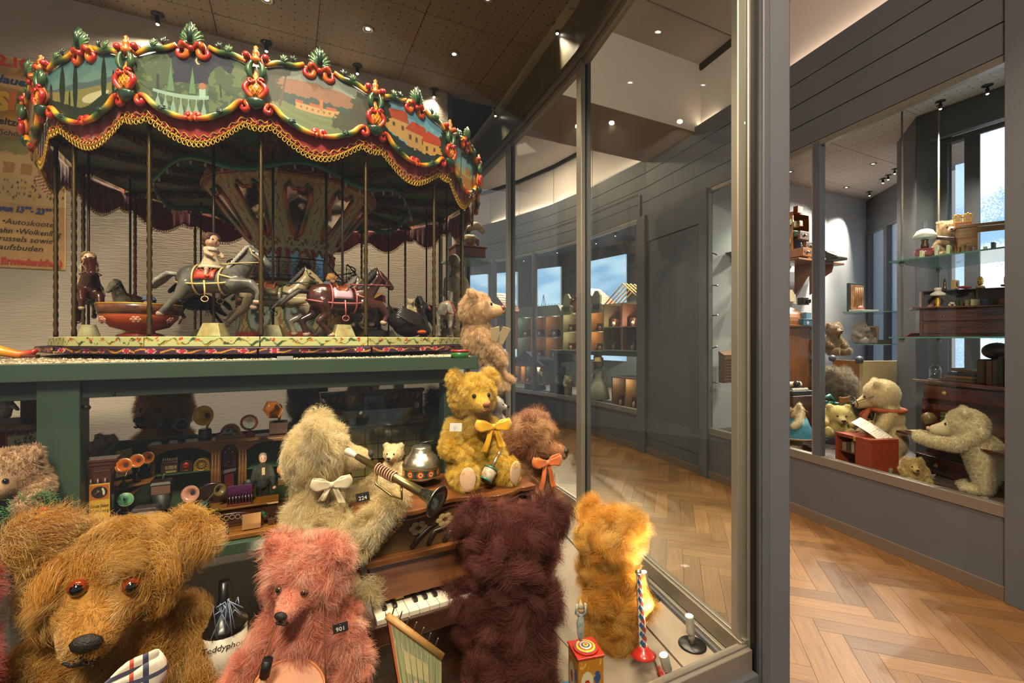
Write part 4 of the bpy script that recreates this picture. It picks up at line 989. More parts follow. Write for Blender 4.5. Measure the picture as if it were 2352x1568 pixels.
def P_cypress(u,v):
 sky=v[:,None]*rgb('#4f7f86')+(1-v[:,None])*rgb('#8a9a7c');c=sky
 c=mixc(c,(v<0.52+0.10*fbm(u*5,v*0,3)).astype(float),rgb('#4d6468'));c=mixc(c,(v<0.48).astype(float),rgb('#83804a'))
 c=mixc(c,(np.hypot((u-.62)/.16,(v-.33)/.07)<1).astype(float),rgb('#c3bd96'))
 c=mixc(c,(v<0.22+0.25*fbm(u*6+2,v*0,6)*np.abs(u-.45)*2.2).astype(float),rgb('#1f2f20'))
 for x,h,w_ in((.22,.95,.035),(.38,.90,.03),(.72,.92,.032),(.83,.72,.018),(.31,.5,.012),(.08,.7,.02)):
  ww=w_*np.sin(np.clip((v-.15)/(h-.15),0,1)*PI)**0.6;c=mixc(c,((np.abs(u-x)<ww)*(v<h)*(v>.15)).astype(float),rgb('#17291f'))
  c=mixc(c,((np.abs(u-x)<0.004)*(v<.3)).astype(float),rgb('#2c2418'))
 return c
def P_night(u,v):
 c=np.tile(rgb('#0f1a34'),(len(u),1));n=fbm(u*14,v*8,2)
 st=(vnoise(u*90,v*45,9)>0.985)*(v>.5);c=mixc(c,st.astype(float),rgb('#d8d4a8'))
 tree=(np.hypot((u-.12)/.22,(v-.72)/.38)+0.4*(n-.5)<1)|(np.hypot((u-.95)/.16,(v-.62)/.45)+.4*(n-.5)<1)|(np.hypot((u-.72)/.11,(v-.55)/.2)+.5*(n-.5)<1)
 c=mixc(c,(v<.42+.1*fbm(u*9,u*0,4)).astype(float),rgb('#2f4a34'));c=mixc(c,tree.astype(float),rgb('#41583a'))
 c=mixc(c,((n>.55)*(tree|(v<.5))).astype(float)*.55,rgb('#7a8450'))
 for x,h in((.32,.75),(.49,.72)):c=mixc(c,((np.abs(u-x)<.03*(h-v)/.4)*(v>.35)).astype(float),rgb('#5c8258'))
 c=mixc(c,((np.abs(u-.22)<.012)*(v<.6)*(v>.2)).astype(float),rgb('#1c261c'));c=mixc(c,((np.abs(u-.73+.04*v)<.007)*(v<.5)*(v>.28)).astype(float),rgb('#1c261c'))
 rail=((np.abs(v-.30)<.03)*(u>.18)*(u<.62));c=mixc(c,rail.astype(float),rgb('#8fb0a0'))
 for x in np.arange(.22,.62,.06):c=mixc(c,((np.abs(u-x)<.012+.008*np.sin(v*20))*(v<.28)*(v>.02)).astype(float),rgb('#7fa494'))
 c=mixc(c,((np.abs(u-.57)<.025)*(v>.3)*(v<.42)).astype(float),rgb('#9cc0b0'));c=mixc(c,(np.hypot((u-.57)/.03,(v-.46)/.05)+.5*(n-.5)<1).astype(float),rgb('#a8684c'))
 moon=(np.hypot((u-.535)/1,(v-.80)/2.4)<.021)*(np.hypot((u-.545)/1,(v-.812)/2.4)>.019);c=mixc(c,moon.astype(float),rgb('#e8d890'))
 return c
def P_castle(u,v):
 c=v[:,None]*rgb('#8f9c90')+(1-v[:,None])*rgb('#a0a090')
 c=mixc(c,(v<.78-.12*u+.10*fbm(u*6,u*0,5)).astype(float),rgb('#9a6a4c'));c=mixc(c,(v<.52-.10*u+.10*fbm(u*22,u*0,7)).astype(float),rgb('#2c4a44'))
 c=mixc(c,(v<.36-.06*u).astype(float),rgb('#6f7e50'));c=mixc(c,((v<.30)*(np.sin(v*60+u*9)>.4)).astype(float)*.4,rgb('#8a945c'))
 b=((v>.31)*(v<.42)*(u>.30)*(u<.68));c=mixc(c,b.astype(float),rgb('#c8a060'));r_=((v>.41)*(v<.46)*(u>.30)*(u<.68)*(np.sin(u*44)>-.4));c=mixc(c,r_.astype(float),rgb('#bc5a38'))
 c=mixc(c,((np.abs(u-.52)<.015)*(v>.38)*(v<.54)).astype(float),rgb('#c8783c'));c=mixc(c,(b*(np.sin(u*130)>.5)*(np.sin(v*90)>.1)).astype(float),rgb('#8a5a38'))
 n=fbm(u*20,v*12,8)
 for x,y,rx,ry in((.04,.55,.14,.5),(.92,.6,.12,.38),(.82,.25,.2,.2),(.06,.9,.22,.12)):c=mixc(c,(np.hypot((u-x)/rx,(v-y)/ry)+.8*(n-.5)<1).astype(float)*.92,rgb('#3c4028'))
 c=mixc(c,((np.abs(u-.16-.08*v)<.008)*(v>.2)*(v<.85)).astype(float),rgb('#6a4634'));c=mixc(c,((np.abs(u-.84-.03*v)<.008)*(v>.1)*(v<.7)).astype(float),rgb('#4a3424'))
 return c
def P_village(u,v):
 c=np.tile(rgb('#6fa6bc'),(len(u),1));c=mixc(c,(fbm(u*4,v*4,3)>.58).astype(float)*.5,rgb('#a8c8cc'))
 def house(x0,x1,y0,y1,yr,wc,rc):
  nonlocal c
  c=mixc(c,((u>x0)*(u<x1)*(v>y0)*(v<y1)).astype(float),rgb(wc));k=(v-y1)/(yr-y1)
  c=mixc(c,((k>0)*(k<1)*(u>x0-.03+.10*k)*(u<x1+.03-.04*k)).astype(float),rgb(rc))
  for i in range(3):
   xx=x0+(x1-x0)*(i+.5)/3;c=mixc(c,((np.abs(u-xx)<.016)*(np.abs(v-(y0+(y1-y0)*.65))<.045)).astype(float),rgb('#5a4a38'))
 house(.06,.40,.30,.62,.82,'#c79c5c','#b04a30');house(.40,.66,.22,.52,.70,'#c09658','#b5482c');house(.62,.95,.12,.44,.68,'#d0a050','#bf4a2a')
 n=fbm(u*22,v*14,4);c=mixc(c,(v<.22+.16*n-.1*u).astype(float),rgb('#20302c'));c=mixc(c,(np.hypot((u-.02)/.16,(v-.8)/.5)+.7*(n-.5)<1).astype(float),rgb('#23331f'))
 c=mixc(c,(np.hypot((u-1.0)/.12,(v-.6)/.5)+.7*(n-.5)<1).astype(float),rgb('#23372a'))
 return c
def P_lake(u,v):
 c=np.tile(rgb('#79b4bc'),(len(u),1));n=fbm(u*18,v*12,6)
 c=mixc(c,(v<.42).astype(float),rgb('#b8b878'));c=mixc(c,(v<.25+.1*u).astype(float),rgb('#c08838'))
 c=mixc(c,((u>.55)*(u<.72)*(v>.36)*(v<.52)).astype(float),rgb('#c07c34'))
 for x,y,rx,ry in((.0,.7,.25,.4),(1.0,.75,.2,.4),(.55,.95,.4,.28)):c=mixc(c,(np.hypot((u-x)/rx,(v-y)/ry)+.8*(n-.5)<1).astype(float),rgb('#1f3f2e'))
 for x in(.2,.38,.8):c=mixc(c,(np.abs(u-x-.03*v)<.012).astype(float),rgb('#3c3a24'))
 return c
def P_plain(u,v):
 n=fbm(u*9,v*6,3);return mixc(np.tile(rgb('#a68a62'),(len(u),1)),(n>.5).astype(float),rgb('#6b5a3e'))
paints={-3:P_plain,-2:P_cypress,-1:P_night,0:P_castle,1:P_village,2:P_lake}
apo=RCAN*math.cos(DP/2);half=RCAN*math.sin(DP/2)
def spiral(cx,cz,r,a0,turns,n=14,sgn=1,y=0.0):
 return[(cx+r*(1-.75*i/n)*math.cos(a0+sgn*turns*2*PI*i/n),y,cz+r*(1-.75*i/n)*math.sin(a0+sgn*turns*2*PI*i/n))for i in range(n+1)]
X=lambda t:(t*2-1)*half
def leaf_fan(mb,x,z,L,a0,a1,n,y,col):
 mb.cur=col
 for i in range(n):
  a=a0+(a1-a0)*i/(n-1);l=L*(0.7+0.3*math.sin(PI*(i+.5)/n))
  pts=[(x+math.cos(a)*l*t,y-0.006*math.sin(PI*t),z+math.sin(a)*l*t+0.15*l*t*t)for t in(0,.3,.6,.85,1)]
  mb.tube(pts,[l*.10,l*.17,l*.15,l*.11,l*.03],6)
 mb.cur=None
def top_trim():
 mb=MB();y=-0.008
 for s in(-1,1):
  g=lambda t:X(t)if s<0 else-X(t)
  T=np.linspace(.07,.37,22);path=[(g(t),y,float(ztop(t))+0.004+0.006*math.sin((t-.07)*20))for t in T]
  r=[0.0060+0.0024*math.sin(PI*i/21)for i in range(22)]
  mb.ctube(path,r,[ORG,YEL,GRN,DGR,GRN,YEL,ORG],8)
  e=path[0];mb.ctube([(p[0],p[1]-0.003,p[2])for p in spiral(e[0]+s*-0.010*-1*0,e[2]+0.013,0.012,-PI/2,0.9,12,s)],[0.007]*13,[ORG,RED,RED],7)
  e=path[-1];mb.ctube([(p[0],p[1]-0.004,p[2])for p in spiral(e[0]-s*0.012,e[2]-0.018,0.020,PI/2,0.95,16,s)],list(np.linspace(.010,.007,17)),[YEL,ORG,RED,RED],8)
  mb.ctube([(e[0]-s*0.012+s*-0.008*i,y-0.006,e[2]+0.004-0.008*abs(i-1.5))for i in range(4)],[0.006,.010,.009,.005],[ORG,RED,RED,ORG],7)
  leaf_fan(mb,g(.20),float(ztop(.20))+.006,0.024,PI*.25 if s<0 else PI*.75,PI*.6 if s<0 else PI*.4,4,y-.003,GRN)
  leaf_fan(mb,g(.28),float(ztop(.28))+.006,0.020,PI*.25 if s<0 else PI*.75,PI*.6 if s<0 else PI*.4,3,y-.003,DGR)
 mb.cur=RED;zc=float(ztop(.5));mb.ell((0,y-.008,zc-.016),0.009,10);mb.cur=None
 return mb
def crest():
 mb=MB();zc=float(ztop(.5));y=-0.008
 leaf_fan(mb,0,zc-.006,0.045,PI*.5-1.15,PI*.5+1.15,9,y-.004,GRN)
 leaf_fan(mb,0,zc+.012,0.036,PI*.5-.55,PI*.5+.55,5,y-.009,'#48603c');mb.cur=DGR
 mb.tube([(0,y-.012,zc),(0,y-.014,zc+.03),(0,y-.010,zc+.056)],[.008,.009,.002],7);mb.cur=None
 return mb
def low_trim():
 mb=MB();y=-0.008
 for s in(-1,1):
  g=lambda t:X(t)if s<0 else-X(t)
  T=np.linspace(.09,.465,24);path=[(g(t),y-.002,float(zbot(t))+0.012*math.exp(-((t-.13)/.05)**2))for t in T]
  mb.ctube(path,[0.0062+0.0028*math.sin(PI*i/23)for i in range(24)],[RED,ORG,YEL,GRN,DGR,GRN,YEL,ORG,RED],8)
  e=path[0];mb.ctube([(p[0],p[1]-.004,p[2])for p in spiral(e[0]+s*-.001,e[2]-.013,.013,PI/2,.9,12,-s)],[.008]*13,[ORG,RED,RED],7)
  e=path[-1];mb.ctube([(p[0],p[1]-.004,p[2])for p in spiral(e[0],e[2]+.010,.010,-PI/2,.9,12,-s)],[.007]*13,[ORG,RED,RED],7)
  leaf_fan(mb,g(.24),float(zbot(.24)),.024,-PI*.2 if s<0 else-PI*.8,PI*.02 if s<0 else-PI*1.02,3,y-.005,DGR)
 return mb
def pilaster():
 sh=MB();z0=.742
 sh.cur=ORG;sh.lathe([(0.0,0),(.012,.002),(.0235,.018),(.020,.034),(.010,.056),(.004,.076),(0,.078)],18,(0,-.004,z0-.008),sy=.55);sh.cur=None
 lat=MB();lat.cur=YEL
 for i in range(-3,4):
  for s in(-1,1):
   pts=[]
   for k in range(9):
    z=.004+.06*k/8;x=s*(z-.03)*.55+i*.010;rr=np.interp(z,[0,.018,.034,.056,.076],[.012,.0235,.020,.010,.004])
    if abs(x)<rr*.93:pts.append((x,-.004-.55*math.sqrt(max(0,rr*rr-x*x))-.0005,z0-.008+z))
   if len(pts)>1:lat.tube(pts,.0011,4)
 lat.cur=None
 sc=MB()
 for s in(-1,1):
  sc.ctube([(s*(.008+.018*math.sin(PI*i/12)),-.012,z0-.010+.050*i/12)for i in range(13)],[.005+.003*math.sin(PI*i/12)for i in range(13)],[ORG,RED,RED,ORG],7)
  sc.ctube([(p[0],-.016,p[2])for p in spiral(s*.012,z0+.036,.009,0,.8,9,s)],[.0045]*10,[RED,RED],6)
  sc.ctube([(s*(.008+.010*math.sin(PI*i/8)),-.010,z0+.042+.052*i/8)for i in range(9)],[.004+.005*math.sin(PI*i/8)for i in range(9)],[DGR,GRN,DGR],7)
  sc.cur=RED;sc.ell((s*.024,-.008,z0+.108),.010,10);sc.cur=None
 sc.cur=DGR;sc.lathe([(.004,-.034),(.016,-.026),(.024,-.012),(.020,-.004),(0,-.002)],14,(0,-.006,z0-.006),sy=.6);sc.cur=None
 fi=MB();fi.cur=ORG
 fi.lathe([(.004,0),(.012,.006),(.013,.014),(.006,.020),(.009,.026),(.008,.034),(.004,.040),(.006,.046),(0,.052)],12,(0,-.006,z0+.088));fi.cur=None
 return sh,lat,sc,fi
mt,mc_,ml_=top_trim(),crest(),low_trim();psh,pla,psc_,pfi=pilaster()
proto={}
def shared(key,mbf,name,m,parent,M):
 if key not in proto:o=mbf.build(name,m,parent);proto[key]=o.data
 else:o=bpy.data.objects.new(name,proto[key]);COL.objects.link(o);o.parent=parent
 o.matrix_basis=M;return o
RV=0.818;hv=RV*math.sin(DP/2);av=RV*math.cos(DP/2)
def hem(t):
 b=0.672-0.064*math.sin(PI*min(max((t-.10)/.80,0),1))**1.15
 return b-(0.010*math.sin(PI*(t+.10)/.20)if t<.10 else 0.010*math.sin(PI*(t-.90)/.20)if t>.90 else 0)
val=MB().grid(lambda u,v:((u*2-1)*hv,0.003*math.sin(u*44)*v,0.745+(hem(u)-0.745)*v),40,8)
fri=MB();NL=26
fri.tube([((i/104*2-1)*hv,-0.006,hem(i/104)+0.017+0.0045*math.sin(i*2*PI*NL/2/104))for i in range(105)],0.0017,5)
fri.tube([((i/60*2-1)*hv,-0.006,hem(i/60)+0.003)for i in range(61)],0.0022,5)
for i in range(NL):
 t=(i+.5)/NL;c=Vector(((t*2-1)*hv,-.006,hem(t)-.006))
 fri.tube([c+Vector((.0052*math.cos(a),0.0008*math.sin(3*a),.0062*math.sin(a)))for a in np.linspace(0,2*PI,9)[:-1]],.0017,5,closed=True)
 fri.tube([c+Vector((0,-.001,.005)),c+Vector((.003,-.002,.010)),c+Vector((.006,-.001,.017))],.0016,4)
red_g=MB();
for i in range(NL//2+1):red_g.ell(((i/(NL/2)*2-1)*hv,-.005,hem(min(1,i/(NL/2)))+.011),(.0045,.003,.005),6)
ceil_fn=lambda u,v:None
def P_under(u,v):
 c=np.tile(rgb('#2f5a30'),(len(u),1));n=fbm(u*5,v*9,3);w_=np.abs(u-.5)
 c=mixc(c,((w_>.30+.08*np.sin(v*16))*(w_<.44)).astype(float),rgb('#5a3a1c'))
 c=mixc(c,(np.abs(np.sin(v*9)*.22-(u-.5))<.05).astype(float)*(n>.4),rgb('#6a431c'))
 for x,y in((.5,.25),(.42,.55),(.58,.8)):
  d=np.hypot((u-x)*.32,(v-y)*.45);c=mixc(c,(d<.022).astype(float),rgb('#7a3a2c'))
  c=mixc(c,((d<.06)*(d>.03)*(vnoise(u*40,v*40,5)>.6)).astype(float),rgb('#16261c'))
 return c
gar=MB()
for i in range(34):
 t=i/33;r=.36+.44*t;
 for s in(-1,1):gar.tube([(s*.010+s*.008*math.sin(k*1.3+i),-r+.006*math.cos(k*2+i),.735+.012*t-.006-.018*k/3)for k in range(4)],[.006,.0075,.006,.002],5)
m_garl=mat('brown_garland','#5a3418',0.6,var=0.3,scale=200)
for k in range(NP):
 a=PH0+k*DP;am=a+DP/2;kk=k if k<NP-4 else k-NP
 M=RZ(am)@TR(0,-apo,0)
 fn=paints.get(kk);vis=math.cos(am)>-0.35
 pn=paint('painted_panel',lambda u,v:(fn or P_plain)(u,v)*(.80 if kk else .72),280 if kk in(-2,-1,0,1,2)else 20,130 if fn else 8,lambda u,v:((u*2-1)*half*.995,0,float(zbot(u)*(1-v)+ztop(u)*v)),vc_mat('canvas_paint',.45,.15),car,solid=.006)
 pn.matrix_basis=M
 shared('tt',mt,'top_scroll',m_vc,pn,Matrix());shared('cr',mc_,'crest',m_vc,pn,Matrix());shared('lt',ml_,'bottom_scroll',m_vc,pn,Matrix())
 pl_=shared('ps',psh,'pilaster',m_vc,car,RZ(a)@TR(0,-RCAN-.004,0))
 shared('pl',pla,'lattice',m_vc,pl_,Matrix());shared('pc',psc_,'leaf_scroll',m_vc,pl_,Matrix());shared('pf',pfi,'finial',m_vc,pl_,Matrix())
 Mv=RZ(am)@TR(0,-av,0)
 vv=shared('va',val,'valance',m_velvet,car,Mv)
 if not vv.modifiers:s_=vv.modifiers.new('solid','SOLIDIFY');s_.thickness=.002
 shared('fr',fri,'gold_fringe',m_gold,vv,Matrix());shared('rg',red_g,'fringe_bead',mat('bead_red','#a01c1c',.4),vv,Matrix())
 p0,p1=pol(.80,a,.748),pol(.80,a+DP,.748);q0,q1=pol(.335,a,.735),pol(.335,a+DP,.735)
 paint('ceiling_sector',P_under,24,40,lambda u,v:q0.lerp(q1,u).lerp(p0.lerp(p1,u),v),m_vcm,car)
 shared('ga',gar,'garland',m_garl,car,RZ(a))
MB().lathe([(.80,.79),(.45,.86),(0.05,.90),(0,.90)],48).build('canopy_roof',mat('roof_canvas','#3a2c22',.8),car)
wv=lambda a:.668+.022*math.sin(a*8+1.0)
MB().grid(lambda u,v:pol(.52+.004*(v-.5),u*2*PI,wv(u*2*PI)+.011-.022*v),160,1,cu=True).build('light_ribbon',m_green_r,car,solid=.005)
bulb=MB().lathe([(0,-.018),(.0035,-.014),(.005,-.007),(.003,0)],8)
for i in range(56):
 a=2*PI*i/56;shared('bu',bulb,'bulb',mat('bulb_frosted','#c8c0a8',.2,trans=.3),car,TR(*pol(.52,a,wv(a)-.010)))
NC=10;AC=PH0+math.radians(-9)
def P_flare(u,v):
 c=np.tile(rgb('#c2b283'),(len(u),1));x=(u-.5)
 for s in(-1,1):c=mixc(c,((np.abs(x-s*(.42-.03*np.sin(v*30)))<.012)*(vnoise(v*26,u*9,4)>.45)).astype(float),rgb('#7a4a24'))
 c=mixc(c,((v<.12)*(vnoise(u*16,v*24,3)>.62)).astype(float),rgb('#7a4a24'));c=mixc(c,((v>.9)*(vnoise(u*26,v*30,8)>.5)).astype(float),rgb('#b98a34'))
 return c
fz0,fz1,fr0,fr1=.458,.700,.165,.345
m_mirror=mat('mirror','#b8aea4',.06,metal=1.0)
m_mirb=mat('mirror_blue','#7fa0b4',.15,metal=.3)
for k in range(NC):
 a0=AC+2*PI*k/NC;a1=a0+2*PI/NC;am=(a0+a1)/2
 b0,b1,t0,t1=pol(fr0,a0,fz0),pol(fr0,a1,fz0),pol(fr1,a0,fz1),pol(fr1,a1,fz1)
 S=lambda u,v:b0.lerp(b1,u).lerp(t0.lerp(t1,u),v)
 pn=paint('flare_panel',P_flare,64,64,S,m_vcm,car)
 nrm=(b1-b0).cross(t0-b0).normalized()*1.0
 if nrm.dot(pol(1,am,0))<0:nrm=-nrm
 sh=[(.26,.80),(.34,.86),(.50,.80),(.66,.86),(.74,.80),(.70,.45),(.62,.22),(.5,.14),(.38,.22),(.30,.45)]
 MB().add([S(*p)+nrm*.002 for p in sh],[tuple(range(len(sh)))],False).build('mirror_pane',m_mirror,pn)
 fm=MB()
 for s in(0,1):
  pts=[(.26,.84),(.24,.70),(.29,.45),(.36,.22),(.5,.13)];f=lambda p:(p[0]if s==0 else 1-p[0],p[1])
  fm.ctube([S(*f(p))+nrm*.004 for p in pts],[.006,.009,.008,.009,.006],[RED,ORG,GRN,ORG,RED],6)
  pts=[(.24,.84),(.33,.90),(.42,.82),(.5,.84)];fm.ctube([S(*f(p))+nrm*.005 for p in pts],[.006,.010,.007,.007],[DGR,GRN,ORG,RED],6)
 fm.build('mirror_frame',m_vc,pn)
 c0,c1=pol(fr0,a0,ZD),pol(fr0,a1,ZD);S2=lambda u,v:Vector((*(c0.lerp(c1,u)).xy,ZD+(fz0-ZD)*v))
 MB().grid(S2,1,1,False).build('column_facet',mat('column_cream','#b3a574',.5,var=.1,scale=30),car)
 nr=pol(1,am,0)
 sh=[(.2,.93),(.35,.90),(.5,.96),(.65,.90),(.8,.93),(.72,.75),(.74,.60),(.26,.60),(.28,.75)]
 fm=MB();fp_=bpy.data.objects[-1]if False else None
 MB().add([S2(*p)+nr*.0015 for p in sh],[tuple(range(len(sh)))],False).build('column_mirror',m_mirb,car)
 for s in(0,1):
  f=lambda p:(p[0]if s==0 else 1-p[0],p[1])
  fm.ctube([S2(*f(p))+nr*.003 for p in((.16,.93),(.25,.82),(.22,.7),(.24,.58))],[.008,.006,.006,.005],[RED,ORG,ORG,GRN],6)
  fm.ctube([S2(*f(p))+nr*.003 for p in((.18,.94),(.34,.91),(.5,.97))],[.007,.006,.005],[RED,ORG,GRN],6)
  fm.cur=RED;fm.ell(S2(*f((.14,.95)))+nr*.004,.009,8);fm.ell(S2(*f((.16,.88)))+nr*.004,.008,8);fm.cur=None
 fm.build('column_frame',m_vc,car)
MB().lathe([(.330,.735),(.352,.732),(.352,.700),(.330,.700)],NC*4,a0=0).build('drum_velvet',m_velvet,car)
dg=MB();n_=150
dg.tube([pol(.355,2*PI*i/n_,.712+.005*math.sin(i*2*PI*50/n_))for i in range(n_)],.0018,4,closed=True)
dg.tube([pol(.355,2*PI*i/n_,.700+.002*math.sin(i*2*PI*50/n_))for i in range(n_)],.0024,4,closed=True)
dg.build('drum_braid',m_gold,car)
ZB=.305
MB().lathe([(.10,ZB-.008),(.268,ZB-.008),(.272,ZB),(.10,ZB)],40).build('balcony_floor',mat('balcony_brown','#2e1c16',.5),car)
MB().lathe([(.262,ZB-.032),(.266,ZB-.024),(.258,ZB-.016),(.264,ZB-.008)],40).build('balcony_moulding',mat('carved_gold','#8a6428',.45,metal=.4,bump=.8,bscale=90),car)
def P_base(u,v):
 c=np.tile(rgb('#9c8f62'),(len(u),1));n=9;x=(u*n)%1
 d=np.hypot((x-.5)/.36,(v-.5)/.42);c=mixc(c,(d<1).astype(float),rgb('#8c9488'));c=mixc(c,(np.abs(d-1)<.10).astype(float),rgb('#3a4a30'))
 for a,b in((.4,.5),(.6,.45),(.5,.62),(.5,.35)):
  e=np.hypot((x-a)/.10,(v-b)/.09);c=mixc(c,((e<1)*(vnoise(u*140,v*18,3)>.35)).astype(float),rgb('#1e2c2a'))
 c=mixc(c,((v<.12)*(d>.9)).astype(float),rgb('#8a2a20'));c=mixc(c,((d>1.15)*(vnoise(u*120,v*14,7)>.6)).astype(float),rgb('#7a5426'))
 return c
paint('base_drum',P_base,260,30,lambda u,v:pol(.232,AC+u*2*PI,ZD+(ZB-.03-ZD)*v),m_vcm,car)
m_iron=mat('wrought_iron','#17130f',.45,metal=.6)
rl=MB();A_g0,A_g1=math.radians(24),math.radians(52)
arc=lambda r,z,n=60:[pol(r,A_g1+(2*PI-(A_g1-A_g0))*i/n,z)for i in range(n+1)]
rl.tube(arc(.262,ZB+.082),.0028,6);rl.tube(arc(.262,ZB+.012),.0016,5);rl.tube(arc(.262,ZB+.066),.0014,5)
rl.build('handrail',m_iron,car)
for k in range(18):
 a=A_g1+(2*PI-(A_g1-A_g0))*k/18
 sc=MB();sc.cyl(pol(.262,a,ZB),pol(.262,a,ZB+.082),.0018,n=6);da=(2*PI-(A_g1-A_g0))/18
 for cx,cz,r_,s in((.3,.05,.014,1),(.7,.05,.014,-1),(.3,.025,.011,-1),(.7,.025,.011,1)):
  sc.tube([pol(.262,a+da*cx+p[0]/.262,ZB+p[2])for p in spiral(0,cz,r_,0,1.4,16,s)],.0013,5)
 sc.build('railing_panel',m_iron,car)
AS=math.radians(38);stp=RZ(AS)
for i in range(7):
 z=ZD+(ZB-ZD)*(i+1)/7;y=-(.262+.21*(1-i/7))
 st=paint('stair_step',lambda u,v,i=i:vine(u,v,i*3.1,'#b9a878',4),50,6,lambda u,v:stp@Vector((-.055+.11*u,y,z-.034+.031*v)),m_vcm,car)
 MB(stp).bb(-.058,.058,y-.003,y+.035,z-.004,z).build('stair_tread',mat('tread_purple','#3a1c30',.5),car)
for s in(-1,1):
 MB(stp).prism([(-.262,ZD),(-.475,ZD),(-.47,ZD+.03),(-.262,ZB-.004)],-.002,.002,Matrix(((0,0,1,s*.058),(1,0,0,0),(0,1,0,0),(0,0,0,1)))).build('stringer',mat('stair_brown','#6a4a22',.5,var=.2),car)
 hr=MB(stp);top=[(s*.062,-.262,ZB+.085),(s*.062,-.50,ZD+.10),(s*.062,-.515,ZD+.055)]
 hr.tube(top,.0028,6);hr.tube([(s*.062,-.262,ZB+.03),(s*.062,-.47,ZD+.055)],.0018,5)
 for t in(.25,.5,.75,.98):
  p=Vector(top[0]).lerp(Vector(top[1]),t);hr.cyl(p,p-Vector((0,0,.085)),.0018,n=6)
  hr.tube([(s*.062,p.y+q[0],p.z-.035+q[2])for q in spiral(.02,0,.013,0,1.4,14)],.0014,5)
 hr.build('stair_railing',m_iron,car)
pole=MB().tube([(0,0,ZD+.655*i/70)for i in range(71)],.0072,4,tw=.45)
for k in range(NP):shared('po',pole,'twisted_pole',m_brass,car,TR(*pol(.772,PH0+k*DP,0)))
def horse_mesh(gallop):
 """Unit horse: nose along +x, about 0.27 long; origin under the belly."""
 mb=MB();z=.115
 mb.ell((-.055,0,z+.006),(.050,.036,.042),16);mb.ell((0,0,z),(.075,.033,.036),16);mb.ell((.055,0,z+.004),(.042,.033,.042),16)
 limb(mb,[((.068,0,z+.018),.031),((.098,0,z+.055),.022),((.115,0,z+.082),.017)])
 limb(mb,[((.113,0,z+.086),.018),((.137,0,z+.070),.0135),((.158,0,z+.050),.010)])
 for s in(-1,1):limb(mb,[((.106,s*.009,z+.098),.0045),((.104,s*.011,z+.114),.002)])
 if gallop:
  L=[[(.065,.020,z-.010),(.105,.022,z-.018),(.118,.022,z-.050),(.104,.022,z-.075)],[(.065,-.020,z-.010),(.115,-.022,z-.008),(.140,-.022,z-.034),(.133,-.022,z-.062)],[(-.065,.020,z-.010),(-.095,.022,z-.038),(-.118,.022,z-.050),(-.150,.022,z-.078)],[(-.065,-.020,z-.010),(-.085,-.022,z-.045),(-.108,-.022,z-.066),(-.136,-.022,z-.098)]]
 else:
  L=[[(.065,.020,z-.010),(.100,.022,z-.020),(.118,.022,z-.048),(.100,.022,z-.070)],[(.062,-.020,z-.010),(.110,-.022,z-.010),(.135,-.022,z-.040),(.122,-.022,z-.066)],[(-.065,.020,z-.010),(-.080,.022,z-.045),(-.112,.022,z-.062),(-.098,.022,z-.104)],[(-.062,-.020,z-.010),(-.052,-.022,z-.045),(-.075,-.022,z-.066),(-.040,-.022,z-.106)]]
 for l in L:limb(mb,list(zip(l,(.022,.014,.0095,.0085))))
 for l in L:mb.ell(l[-1],(.011,.009,.008),10)
 return mb,L
HM={}
